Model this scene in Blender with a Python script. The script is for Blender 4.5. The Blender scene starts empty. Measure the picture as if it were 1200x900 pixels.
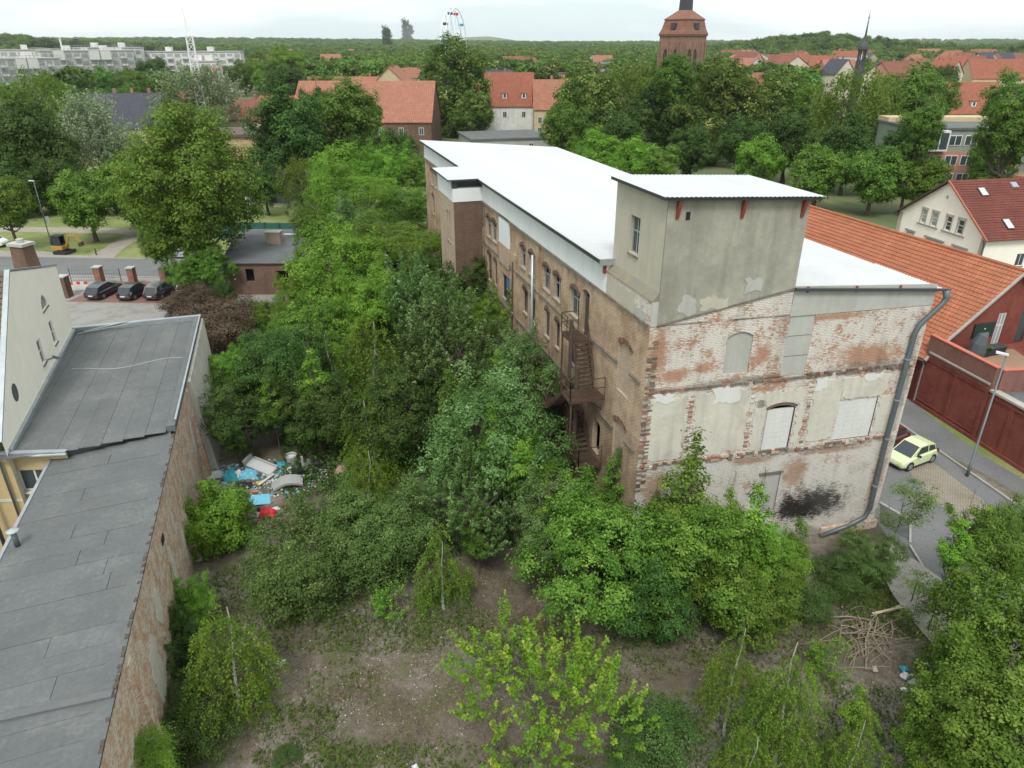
import bpy, math, random
import numpy as np
from mathutils import Vector, Matrix
random.seed(7); np.random.seed(7)
SC = bpy.context.scene
COL = SC.collection
# ------------------------------------------------------------------ camera
FPX, PITCH, CAMZ = 832.0, math.radians(25.7), 25.0
cd = bpy.data.cameras.new('camera'); cam = bpy.data.objects.new('camera', cd); COL.objects.link(cam)
cd.sensor_width = 36.0; cd.lens = 36.0*FPX/1200.0; cd.clip_start = 0.5; cd.clip_end = 30000
cam.location = (0, 0, CAMZ); cam.rotation_euler = (math.radians(90)-PITCH, 0, 0)
SC.camera = cam
# ------------------------------------------------------------------ overcast daylight
SUN_EL, SUN_AZ = math.radians(55), math.radians(188)      # high, soft, from the right and slightly behind the camera
W = bpy.data.worlds.new('World'); SC.world = W; W.use_nodes = True
wn = W.node_tree.nodes; wl = W.node_tree.links; wn.clear()
sky = wn.new('ShaderNodeTexSky'); sky.sky_type = 'NISHITA'; sky.sun_disc = False
sky.sun_elevation = SUN_EL; sky.sun_rotation = SUN_AZ; sky.air_density = 1.0; sky.dust_density = 2.0
s1 = wn.new('ShaderNodeVectorMath'); s1.operation = 'SCALE'; s1.inputs['Scale'].default_value = 0.10
wl.new(sky.outputs[0], s1.inputs[0])
tc = wn.new('ShaderNodeTexCoord'); sp = wn.new('ShaderNodeSeparateXYZ'); wl.new(tc.outputs['Generated'], sp.inputs[0])
mp = wn.new('ShaderNodeMapping'); mp.inputs['Scale'].default_value = (1, 1, 7); wl.new(tc.outputs['Generated'], mp.inputs[0])
nz = wn.new('ShaderNodeTexNoise'); nz.inputs['Scale'].default_value = 2.2; nz.inputs['Detail'].default_value = 5; nz.inputs['Roughness'].default_value = 0.5
wl.new(mp.outputs[0], nz.inputs['Vector'])
cr = wn.new('ShaderNodeValToRGB'); cr.color_ramp.elements[0].position = 0.42; cr.color_ramp.elements[1].position = 0.58
cr.color_ramp.elements[0].color = (0.72, 0.83, 0.845, 1); cr.color_ramp.elements[1].color = (1.0, 1.02, 1.0, 1)
wl.new(nz.outputs[0], cr.inputs[0])
# cloud deck brightens towards the zenith, as an overcast sky does
mr = wn.new('ShaderNodeMapRange'); mr.inputs[1].default_value = 0.0; mr.inputs[2].default_value = 1.0
mr.inputs[3].default_value = 1.0; mr.inputs[4].default_value = 1.45; wl.new(sp.outputs[2], mr.inputs[0])
s2 = wn.new('ShaderNodeVectorMath'); s2.operation = 'SCALE'; wl.new(cr.outputs[0], s2.inputs[0]); wl.new(mr.outputs[0], s2.inputs['Scale'])
mx = wn.new('ShaderNodeMix'); mx.data_type = 'RGBA'; mx.inputs[0].default_value = 0.92
wl.new(s1.outputs[0], mx.inputs[6]); wl.new(s2.outputs[0], mx.inputs[7])
bg = wn.new('ShaderNodeBackground'); bg.inputs['Strength'].default_value = 1.0
wo = wn.new('ShaderNodeOutputWorld'); wl.new(mx.outputs[2], bg.inputs[0]); wl.new(bg.outputs[0], wo.inputs[0])
sd = bpy.data.lights.new('sun', 'SUN'); so = bpy.data.objects.new('sun', sd); COL.objects.link(so)
sd.energy = 2.3; sd.angle = math.radians(16); sd.color = (1.0, 0.965, 0.9)
so.rotation_euler = Vector((-math.sin(SUN_AZ)*math.cos(SUN_EL), -math.cos(SUN_AZ)*math.cos(SUN_EL), -math.sin(SUN_EL))).to_track_quat('-Z', 'Y').to_euler()
so.location = (0, 0, 120)
SC.view_settings.view_transform = 'Standard'; SC.view_settings.look = 'None'; SC.view_settings.exposure = 0.28; SC.view_settings.gamma = 1.0
SC.cycles.max_bounces = 6; SC.cycles.diffuse_bounces = 3; SC.cycles.transmission_bounces = 3; SC.cycles.transparent_max_bounces = 4
SC.cycles.volume_bounces = 0

# ------------------------------------------------------------------ helpers
def at(x, y, z=0.0):
    """pixel of the 1200x900 survey photo + known height -> real world point"""
    s, c = math.sin(PITCH), math.cos(PITCH)
    f = FPX*c-(y-450)*s; d = FPX*s+(y-450)*c
    t = (CAMZ-z)/d
    return Vector(((x-600)*t, f*t, z))
def tag(o, label=None, cat=None, group=None, kind=None):
    if label: o['label'] = label
    if cat: o['category'] = cat
    if group: o['group'] = group
    if kind: o['kind'] = kind
    return o
def empty(name, loc, rz=0.0, label=None, cat=None, group=None):
    o = bpy.data.objects.new(name, None); COL.objects.link(o)
    o.location = loc; o.rotation_euler = (0, 0, rz); o.empty_display_size = 0.5
    return tag(o, label, cat, group)
def wloc(o):
    m = Matrix.LocRotScale(o.location, o.rotation_euler, o.scale)
    return (wloc(o.parent) @ m) if o.parent else m
def copy_tree(o, parent=None):
    c = o.copy(); COL.objects.link(c); c.parent = parent
    for ch in [k for k in COL.objects if k.parent == o]:
        copy_tree(ch, c)
    return c
class Fr:
    """local frame: origin o, axis a (plan), axis b (plan), z up"""
    def __init__(s, o, a, b=None):
        s.o = Vector((o[0], o[1], o[2] if len(o) > 2 else 0)); s.a = Vector((a[0], a[1], 0)).normalized()
        s.b = Vector((b[0], b[1], 0)).normalized() if b else Vector((s.a.y, -s.a.x, 0))   # right-hand side of a
    def __call__(s, u, v, z=0.0): return s.o + s.a*u + s.b*v + Vector((0, 0, z))
class MB:
    def __init__(s): s.v = []; s.f = []; s.m = []
    def face(s, pts, m=0):
        n = len(s.v); s.v += [tuple(p) for p in pts]; s.f.append(tuple(range(n, n+len(pts)))); s.m.append(m)
    def box(s, F, u0, u1, v0, v1, z0, z1, m=0):
        P = [F(u0, v0, z0), F(u1, v0, z0), F(u1, v1, z0), F(u0, v1, z0), F(u0, v0, z1), F(u1, v0, z1), F(u1, v1, z1), F(u0, v1, z1)]
        s.hexa(P, m)
    def hexa(s, P, m=0):
        n = len(s.v); s.v += [tuple(p) for p in P]
        c = (P[1]-P[0]).cross(P[3]-P[0]).dot(P[4]-P[0])
        fs = [(0, 3, 2, 1), (4, 5, 6, 7), (0, 1, 5, 4), (1, 2, 6, 5), (2, 3, 7, 6), (3, 0, 4, 7)]
        for f in fs:
            if c < 0: f = f[::-1]
            s.f.append(tuple(n+i for i in f)); s.m.append(m)
    def bar(s, p, q, w, h=None, m=0, up=Vector((0, 0, 1))):
        p = Vector(p); q = Vector(q); h = h or w; d = (q-p).normalized()
        x = d.cross(up)
        if x.length < 1e-3: x = d.cross(Vector((1, 0, 0)))
        x.normalize(); y = x.cross(d).normalized()
        s.hexa([p-x*w/2-y*h/2, p+x*w/2-y*h/2, p+x*w/2+y*h/2, p-x*w/2+y*h/2, q-x*w/2-y*h/2, q+x*w/2-y*h/2, q+x*w/2+y*h/2, q-x*w/2+y*h/2], m)
    def tube(s, pts, rad, n=8, m=0, cap=True):
        pts = [Vector(p) for p in pts]
        if not isinstance(rad, (list, tuple)): rad = [rad]*len(pts)
        base = len(s.v); prev = None
        for i, p in enumerate(pts):
            d = (pts[min(i+1, len(pts)-1)]-pts[max(i-1, 0)])
            d = d.normalized() if d.length > 1e-9 else Vector((0, 0, 1))
            x = prev - d*prev.dot(d) if prev else d.cross(Vector((0.3, 0.9, 0.2)))
            if x.length < 1e-3: x = d.cross(Vector((1, 0, 0)))
            x.normalize(); prev = x; y = d.cross(x)
            for k in range(n):
                a = 2*math.pi*k/n; s.v.append(tuple(p+(x*math.cos(a)+y*math.sin(a))*rad[i]))
        for i in range(len(pts)-1):
            for k in range(n):
                a, b = base+i*n+k, base+i*n+(k+1) % n
                s.f.append((a, b, b+n, a+n)); s.m.append(m)
        if cap:
            s.f.append(tuple(base+k for k in range(n))[::-1]); s.m.append(m)
            e = base+(len(pts)-1)*n; s.f.append(tuple(e+k for k in range(n))); s.m.append(m)
    def prism(s, poly, z0, z1, m=0):
        """poly: list of (x,y); z1 may be list"""
        z0 = z0 if isinstance(z0, (list, tuple)) else [z0]*len(poly); z1 = z1 if isinstance(z1, (list, tuple)) else [z1]*len(poly)
        A = sum(poly[i][0]*poly[(i+1) % len(poly)][1]-poly[(i+1) % len(poly)][0]*poly[i][1] for i in range(len(poly)))
        idx = list(range(len(poly)))
        if A < 0: idx = idx[::-1]
        lo = [Vector((poly[i][0], poly[i][1], z0[i])) for i in idx]; hi = [Vector((poly[i][0], poly[i][1], z1[i])) for i in idx]
        s.face(hi, m); s.face(lo[::-1], m)
        for i in range(len(idx)):
            j = (i+1) % len(idx); s.face([lo[i], lo[j], hi[j], hi[i]], m)
    def build(s, name, mat, parent=None, smooth=False, local=False, kind=None, bevel=0):
        me = bpy.data.meshes.new(name)
        V = np.array(s.v, dtype=np.float64)
        if parent is not None and not local:
            M = np.array(wloc(parent).inverted()); V2 = V@M[:3, :3].T+M[:3, 3]
        else: V2 = V
        me.from_pydata(V2.tolist(), [], s.f)
        uv = me.uv_layers.new(name='UVMap'); k = 0; U = []
        for f in s.f:
            p = V[list(f)]; nn = np.zeros(3)
            for i in range(len(f)): nn += np.cross(p[i]-p[0], p[(i+1) % len(f)]-p[0])
            l = np.linalg.norm(nn); nn = nn/l if l > 1e-12 else np.array([0, 0, 1.])
            t = np.array([-nn[1], nn[0], 0.])
            if np.linalg.norm(t) < 0.05: t = np.array([1., 0, 0])
            t /= np.linalg.norm(t); b = np.cross(nn, t)
            U.append(np.stack([p@t, p@b], 1))
        uv.data.foreach_set('uv', np.concatenate(U).astype(np.float32).ravel())
        mats = mat if isinstance(mat, (list, tuple)) else [mat]
        for mm in mats: me.materials.append(mm)
        me.polygons.foreach_set('material_index', s.m)
        if smooth: me.polygons.foreach_set('use_smooth', [True]*len(s.f))
        me.update()
        o = bpy.data.objects.new(name, me); COL.objects.link(o)
        if parent is not None: o.parent = parent
        if kind: o['kind'] = kind
        if bevel:
            md = o.modifiers.new('bevel', 'BEVEL'); md.width = bevel; md.segments = 2; md.limit_method = 'ANGLE'; md.angle_limit = math.radians(35)
        return o

# ------------------------------------------------------------------ materials
MATS = {}
class NT:
    def __init__(s, name):
        m = bpy.data.materials.new(name); m.use_nodes = True; s.mat = m; s.n = m.node_tree.nodes; s.l = m.node_tree.links
        s.p = s.n['Principled BSDF']; s.out = s.n['Material Output']; s.tc = s.n.new('ShaderNodeTexCoord')
    def set(s, node, i, val):
        if isinstance(val, bpy.types.NodeSocket): s.l.new(val, node.inputs[i])
        elif isinstance(val, (tuple, list)) and len(val) == 3 and node.inputs[i].type == 'RGBA': node.inputs[i].default_value = (*val, 1)
        else: node.inputs[i].default_value = val
    def noise(s, scale, detail=4, rough=0.55, vec=None, sc=None, off=None):
        v = vec if vec is not None else s.tc.outputs['Object']
        if sc or off:
            m = s.n.new('ShaderNodeMapping'); s.l.new(v, m.inputs[0]); v = m.outputs[0]
            if sc: m.inputs['Scale'].default_value = sc
            if off: m.inputs['Location'].default_value = off
        n = s.n.new('ShaderNodeTexNoise'); n.inputs['Scale'].default_value = scale; n.inputs['Detail'].default_value = detail; n.inputs['Roughness'].default_value = rough
        s.l.new(v, n.inputs['Vector']); return n.outputs[0]
    def ramp(s, fac, stops):
        r = s.n.new('ShaderNodeValToRGB'); e = r.color_ramp.elements
        while len(e) < len(stops): e.new(0.5)
        for i, (p, c) in enumerate(stops):
            e[i].position = p; e[i].color = (*c, 1) if isinstance(c, (tuple, list)) else (c, c, c, 1)
        s.l.new(fac, r.inputs[0]); return r.outputs[0]
    def mix(s, fac, a, b, mode='MIX'):
        m = s.n.new('ShaderNodeMix'); m.data_type = 'RGBA'; m.blend_type = mode
        s.set(m, 0, fac); s.set(m, 6, a); s.set(m, 7, b); return m.outputs[2]
    def math(s, op, a, b=0.0, cl=False):
        m = s.n.new('ShaderNodeMath'); m.operation = op; m.use_clamp = cl; s.set(m, 0, a); s.set(m, 1, b); return m.outputs[0]
    def bump(s, h, strength=0.4, dist=0.02):
        b = s.n.new('ShaderNodeBump'); b.inputs['Strength'].default_value = strength; b.inputs['Distance'].default_value = dist
        s.l.new(h, b.inputs['Height']); s.l.new(b.outputs[0], s.p.inputs['Normal'])
    def col(s, c): s.set(s.p, 'Base Color', c)
    def rough(s, r): s.set(s.p, 'Roughness', r)
    def brick(s, c1, c2, mortar, sx=1.0, w=0.25, h=0.075, ms=0.012, vec=None, off=0.5):
        b = s.n.new('ShaderNodeTexBrick'); b.inputs['Scale'].default_value = 1.0
        b.inputs['Brick Width'].default_value = w; b.inputs['Row Height'].default_value = h; b.inputs['Mortar Size'].default_value = ms
        b.inputs['Mortar Smooth'].default_value = 0.3; b.offset = off
        s.l.new(vec if vec is not None else s.tc.outputs['UV'], b.inputs['Vector'])
        s.set(b, 'Color1', c1); s.set(b, 'Color2', c2); s.set(b, 'Mortar', mortar); return b
    def sepz(s, comp='Z', src='Object'):
        n = s.n.new('ShaderNodeSeparateXYZ'); s.l.new(s.tc.outputs[src], n.inputs[0]); return n.outputs[comp]
def done(t): MATS[t.mat.name] = t.mat; return t.mat
def pm(name, c1, c2=None, scale=3.0, rough=0.8, bump=0.2, bscale=None, metal=0.0, spec=0.3, lo=0.35, hi=0.65, sc=None, bd=0.01):
    if name in MATS: return MATS[name]
    t = NT(name); c2 = c2 or tuple(x*0.75 for x in c1)
    n1 = t.noise(scale, 6, 0.62, sc=sc); n2 = t.noise(scale*9.7, 4, 0.6)
    f = t.mix(0.3, n1, n2); t.col(t.ramp(f, [(lo, c1), (hi, c2)])); t.rough(rough)
    t.p.inputs['Metallic'].default_value = metal; t.p.inputs['Specular IOR Level'].default_value = spec
    if bump: t.bump(t.noise(bscale or scale*12, 4), bump, bd)
    return done(t)
def plain(name, c, rough=0.5, metal=0.0, spec=0.5, coat=0.0):
    if name in MATS: return MATS[name]
    t = NT(name); n = t.noise(6, 4); t.col(t.mix(n, tuple(x*0.86 for x in c), tuple(min(1, x*1.1) for x in c))); t.rough(rough)
    t.p.inputs['Metallic'].default_value = metal; t.p.inputs['Specular IOR Level'].default_value = spec; t.p.inputs['Coat Weight'].default_value = coat
    return done(t)
def glass(name='dark_glass', c=(0.03, 0.04, 0.045), rough=0.12):
    if name in MATS: return MATS[name]
    t = NT(name); n = t.noise(1.5, 3); t.col(t.mix(n, c, tuple(x*2.2 for x in c))); t.p.inputs['Specular IOR Level'].default_value = 0.6
    t.rough(rough); return done(t)
def brickmat(name, c1, c2, mortar, patch=None, pthr=(0.52, 0.58), pscale=0.5, dirt=(0.10, 0.085, 0.07), dthr=(0.5, 0.75), dscale=0.6, spots=(), white=None, wthr=(0.5, 0.56), wscale=1.2, h=0.075, w=0.25, ms=0.012, damt=0.7, bs=0.55):
    """brickwork: individually tinted bricks in courses, mortar, optional plaster patches, washed-off whitewash and grime"""
    t = NT(name); nb = t.noise(7, 3, 0.6, vec=t.tc.outputs['UV'], sc=(0.35, 1, 1))
    ca = t.mix(t.ramp(nb, [(0.35, 0.0), (0.65, 1.0)]), c1, c2)
    cb = t.mix(t.noise(2.1, 4), c2, tuple(x*0.6 for x in c1))
    b = t.brick(ca, cb, mortar, w=w, h=h, ms=ms); b.inputs['Bias'].default_value = -.1
    def spot(cs, cz, rs, rz, soft=.55):
        # ragged region of the wall around a place on it
        S_ = t.n.new('ShaderNodeSeparateXYZ'); t.l.new(t.tc.outputs['Object'], S_.inputs[0])
        a_ = t.math('DIVIDE', t.math('SUBTRACT', t.math('DIVIDE', S_.outputs[0], .976), cs), rs); z_ = t.math('DIVIDE', t.math('SUBTRACT', S_.outputs[2], cz), rz)
        d_ = t.math('POWER', t.math('ADD', t.math('MULTIPLY', a_, a_), t.math('MULTIPLY', z_, z_)), .5)
        v_ = t.math('ADD', t.math('SUBTRACT', 1.0, d_), t.math('MULTIPLY', t.math('SUBTRACT', t.mix(.5, t.noise(1.7, 7, .7), t.noise(9, 4, .7, vec=t.tc.outputs['UV'], sc=(.4, 1.5, 1))), .5), 3.4))
        return t.ramp(v_, [(0.0, 0.0), (soft, 1.0)])
    raw = None
    for q in spots:
        if q[0] == 'raw': f_ = spot(*q[1:]); raw = f_ if raw is None else t.math('MAXIMUM', raw, f_)
    col = b.outputs[0]; height = t.math('SUBTRACT', 1.0, b.outputs['Fac'])
    if white:
        wn_ = t.mix(0.45, t.noise(wscale, 7, 0.7), t.noise(9, 3, 0.6, vec=t.tc.outputs['UV'], sc=(0.5, 1.6, 1)))
        wf = t.ramp(wn_, [(wthr[0], 0.0), (wthr[1], 1.0)])
        if raw is not None: wf = t.math('MULTIPLY', wf, t.math('SUBTRACT', 1.0, raw))
        wc = t.mix(t.noise(4, 4), white, tuple(x*0.72 for x in white))
        wc = t.mix(b.outputs['Fac'], wc, tuple(x*0.6 for x in white))
        col = t.mix(wf, col, wc)
    if patch:
        pf = t.ramp(t.noise(pscale, 6, 0.6, off=(3, 7, 1)), [(pthr[0], 0.0), (pthr[1], 1.0)])
        pc = t.mix(t.noise(2.5, 5), patch, tuple(x*0.78 for x in patch))
        col = t.mix(pf, col, pc); height = t.math('ADD', t.math('MULTIPLY', height, t.math('SUBTRACT', 1.0, pf)), t.math('MULTIPLY', pf, 1.6))
    df = t.ramp(t.noise(dscale, 7, 0.68, off=(11, 2, 5)), [(dthr[0], 0.0), (dthr[1], 1.0)])
    dm = tuple(min(1, x*3.0) for x in dirt)
    col = t.mix(t.math('MULTIPLY', df, damt), col, t.mix(.72, col, t.mix(1.0, col, dm, 'MULTIPLY')))
    # streaks of run-off
    st = t.ramp(t.noise(1.6, 5, 0.6, sc=(1, 1, 0.12)), [(0.5, 0.0), (0.72, 1.0)])
    col = t.mix(t.math('MULTIPLY', st, min(.5, damt*.6)), col, t.mix(1.0, col, dm, 'MULTIPLY'))
    for q in spots:
        if q[0] == 'soot': col = t.mix(t.math('MULTIPLY', spot(*q[1:]), .93), col, (.022, .02, .018))
        if q[0] == 'stain': col = t.mix(t.math('MULTIPLY', spot(*q[1:]), .6), col, (.14, .12, .095))
    t.col(col); t.rough(0.92); t.p.inputs['Specular IOR Level'].default_value = 0.15
    hh = t.math('ADD', height, t.math('MULTIPLY', t.noise(14, 4), 0.6)); t.bump(hh, bs, 0.02)
    return done(t)
def plastermat(name, c, c2=None, stain=(0.25, 0.22, 0.18), sthr=(0.5, 0.8), samt=0.5, streak=0.3, scale=0.9, crack=True):
    t = NT(name); c2 = c2 or tuple(x*0.8 for x in c)
    col = t.mix(t.ramp(t.mix(0.4, t.noise(scale, 6, 0.65), t.noise(scale*6, 5)), [(0.35, 0.0), (0.65, 1.0)]), c, c2)
    col = t.mix(t.math('MULTIPLY', t.ramp(t.noise(scale*0.7, 7, 0.7, off=(5, 9, 2)), [(sthr[0], 0.0), (sthr[1], 1.0)]), samt), col, stain)
    st = t.ramp(t.noise(2.2, 5, 0.6, sc=(1, 1, 0.08)), [(0.48, 0.0), (0.75, 1.0)])
    col = t.mix(t.math('MULTIPLY', st, streak), col, stain)
    t.col(col); t.rough(0.9); t.p.inputs['Specular IOR Level'].default_value = 0.15
    t.bump(t.mix(0.5, t.noise(5, 5), t.noise(40, 3)), 0.35, 0.012); return done(t)
def tilemat(name, c1, c2, w=0.25, h=0.33, moss=None, ms=0.03):
    t = NT(name); a = t.mix(t.ramp(t.noise(.7, 6, .7), [(.38, 0.), (.62, 1.)]), c1, tuple(x*.78 for x in c2)); b_ = t.mix(t.noise(4, 3), c2, tuple(x*0.7 for x in c1))
    b = t.brick(a, b_, tuple(x*0.35 for x in c1), w=w, h=h, ms=ms, off=0.0)
    col = b.outputs[0]
    if moss: col = t.mix(t.math('MULTIPLY', t.ramp(t.noise(0.8, 7, 0.7), [(0.5, 0.0), (0.7, 1.0)]), 0.6), col, moss)
    t.col(col); t.rough(0.85); t.p.inputs['Specular IOR Level'].default_value = 0.2
    t.bump(t.math('SUBTRACT', 1.0, b.outputs['Fac']), 0.6, 0.03); return done(t)
def leafmat(name, c1, c2, c3=None, trans=0.3, rough=0.6, sp=0.1):
    """leaf colour varies from leaf to leaf (attribute 'tint') and a little from plant to plant"""
    t = NT(name); a = t.n.new('ShaderNodeAttribute'); a.attribute_name = 'tint'
    stops = [(0.0, c1), (0.6, c2), (1.0, c3 or c2)]
    col = t.ramp(a.outputs['Fac'], stops)
    oi = t.n.new('ShaderNodeObjectInfo'); h = t.n.new('ShaderNodeHueSaturation')
    mm = t.n.new('ShaderNodeMath'); mm.operation = 'MULTIPLY_ADD'; t.l.new(oi.outputs['Random'], mm.inputs[0]); mm.inputs[1].default_value = 0.03; mm.inputs[2].default_value = 0.485
    t.l.new(mm.outputs[0], h.inputs['Hue'])
    m2 = t.n.new('ShaderNodeMath'); m2.operation = 'MULTIPLY_ADD'; t.l.new(oi.outputs['Random'], m2.inputs[0]); m2.inputs[1].default_value = 0.3; m2.inputs[2].default_value = 0.85
    t.l.new(m2.outputs[0], h.inputs['Value']); t.l.new(col, h.inputs['Color']); col = h.outputs[0]
    t.col(col); t.rough(rough); t.p.inputs['Specular IOR Level'].default_value = sp
    tr = t.n.new('ShaderNodeBsdfTranslucent'); t.l.new(t.mix(0.5, col, (c2[0]*1.6, c2[1]*1.5, c2[2]*0.6)), tr.inputs[0])
    mxs = t.n.new('ShaderNodeMixShader'); mxs.inputs[0].default_value = trans
    t.l.new(t.p.outputs[0], mxs.inputs[1]); t.l.new(tr.outputs[0], mxs.inputs[2]); t.l.new(mxs.outputs[0], t.out.inputs[0])
    return done(t)
# ------------------------------------------------------------------ shared materials
M_BRICK = brickmat('facade_brick', (0.58, 0.32, 0.175), (0.35, 0.25, 0.16), (0.56, 0.50, 0.40), dthr=(0.42, 0.64), damt=.85, dirt=(0.15, 0.125, 0.10), dscale=.7, h=0.10, w=.3, ms=0.02, white=(.52, .45, .33), wthr=(.52, .66), wscale=.6, bs=.9)
M_BRICKTAN = brickmat('tan_brick', (0.50, 0.38, 0.265), (0.38, 0.265, 0.185), (0.42, 0.37, 0.31), dthr=(0.5, 0.8), damt=0.4, h=.10, w=.3, ms=.02)
M_BRICKRED = brickmat('red_brick_corner', (0.32, 0.11, 0.07), (0.40, 0.19, 0.12), (0.22, 0.2, 0.18), dthr=(0.45, 0.7), damt=0.7)
M_BRICKDARK = brickmat('dark_sooty_brick', (0.17, 0.10, 0.075), (0.24, 0.145, 0.10), (0.12, 0.10, 0.085), dthr=(0.4, 0.7), damt=0.5)
M_WHITEBRICK = brickmat('whitewashed_brick', (0.50, 0.17, 0.085), (0.40, 0.24, 0.15), (0.36, 0.31, 0.26), white=(0.74, 0.70, 0.64), wthr=(0.43, 0.49), wscale=1.1, dthr=(0.56, 0.8), damt=0.55, h=.085, w=.27, ms=.014, bs=.8, spots=(('raw', 11.7, 11.0, 2.6, .75), ('raw', .5, 12.0, .7, 1.6), ('raw', 1.4, 10.9, 1.1, .5), ('raw', 2.9, 11.1, .6, .35), ('raw', 5.9, 11.6, .5, .7), ('raw', 9, 13.2, 3, .25), ('raw', 6.2, 9.7, 1.0, .25), ('raw', .6, 9.95, 1.2, .2), ('stain', 12, 10.35, 3.2, .35), ('stain', 5.5, 10.3, 3.5, .22), ('stain', .25, 9, .4, 4), ('stain', 14.3, 9, .4, 4)))
M_LOWPLASTER = brickmat('flaking_lime_plaster', (0.44, 0.25, 0.16), (0.36, 0.24, 0.17), (0.34, 0.3, 0.26), white=(0.70, 0.67, 0.61), wthr=(0.39, 0.47), wscale=0.9, dthr=(0.52, 0.8), damt=0.5, h=.085, w=.27, ms=.014, bs=.8, spots=(('raw', 8.9, 4.5, .9, 1.2), ('raw', 1.0, 4.6, .8, 1.4), ('raw', 6.2, 5.6, 1.6, .3), ('raw', 11, 5.6, 2.6, .22), ('raw', 14.2, 3.5, .5, 2.5), ('soot', 10.4, 2.3, 2.5, 1.35), ('soot', 9.4, 2.0, 1.5, 1.0), ('stain', 10, 5.85, 5, .2), ('stain', 9, .3, 6, .5)))
M_BOUNDBRICK = brickmat('weathered_boundary_brick', (0.55, 0.23, 0.12), (0.46, 0.30, 0.19), (0.50, 0.42, 0.33), white=(0.76, 0.66, 0.55), wthr=(0.485, 0.53), wscale=2.0, dthr=(0.56, 0.8), damt=0.35, h=.085, w=.27, ms=.015, bs=.9)
M_PANELPL = plastermat('beige_plaster', (0.57, 0.545, 0.475), (0.47, 0.45, 0.39), samt=0.6, stain=(.27,.24,.19), streak=.4)
M_TOWERPL = plastermat('grey_tower_plaster', (0.37, 0.36, 0.30), (0.275, 0.265, 0.225), stain=(0.17, 0.16, 0.135), sthr=(0.45, 0.75), samt=0.6, streak=0.55, scale=0.7)
M_TOWERSIDE = plastermat('beige_tower_plaster', (0.46, 0.43, 0.35), (0.40, 0.375, 0.31), stain=(0.27, 0.25, 0.2), samt=0.35, streak=0.3)
M_CONC = plastermat('grey_cement', (0.42, 0.42, 0.39), (0.36, 0.36, 0.34), samt=0.3)
M_BLOCK = plastermat('pale_block_infill', (0.60, 0.60, 0.575), (0.55, 0.55, 0.53), stain=(0.4, 0.38, 0.34), samt=0.2, streak=0.12)
M_CLAD = plastermat('white_render_band', (0.68, 0.70, 0.70), (0.62, 0.64, 0.64), stain=(0.42, 0.42, 0.4), samt=0.25, streak=0.2)
M_STONE = pm('weathered_stone_ledge', (0.22, 0.19, 0.15), (0.10, 0.09, 0.075), scale=2.5, bump=0.5)
M_LICHEN = pm('lichen_coping', (0.20, 0.185, 0.155), (0.27, 0.225, 0.115), scale=1.6, bump=0.5, lo=.45, hi=.7)
M_ROOFW = pm('white_roof_sheet', (0.50, 0.51, 0.52), (0.44, 0.455, 0.465), scale=0.35, rough=0.45, bump=0.0, spec=0.4)
M_DARKMET = plain('dark_flashing', (0.07, 0.075, 0.08), 0.5, 0.4)
M_ZINC = pm('zinc_sheet', (0.42, 0.45, 0.47), (0.30, 0.33, 0.35), scale=1.5, rough=0.4, bump=0.1, metal=0.5)
M_PIPE = pm('grey_zinc_pipe', (0.13, 0.155, 0.17), (0.10, 0.12, 0.13), scale=1.2, rough=0.45, bump=0.05, metal=0.3)
M_RUST = pm('rusty_steel', (0.10, 0.055, 0.032), (0.045, 0.033, 0.027), scale=3, rough=0.85, bump=0.4)
M_REDIRON = plain('red_primer_iron', (0.22, 0.05, 0.035), 0.7)
M_WOOD = pm('dark_rotten_wood', (0.09, 0.06, 0.045), (0.05, 0.04, 0.035), scale=3, bump=0.4)
M_GLASS = glass(); M_INTSHADE = plain('painted_interior_shade', (0.015, 0.014, 0.013), 0.95)  # near-black colour stands in for the shade of interiors and holes
M_FRAMEW = plain('white_window_frame', (0.62, 0.62, 0.6), 0.5)
M_FRAMEG = plain('grey_window_frame', (0.30, 0.31, 0.30), 0.6)
M_PALEPANE = plain('milky_pane', (0.28, 0.31, 0.32), 0.3)
M_BLUEB = plain('blue_board', (0.06, 0.16, 0.28), 0.6)

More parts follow.
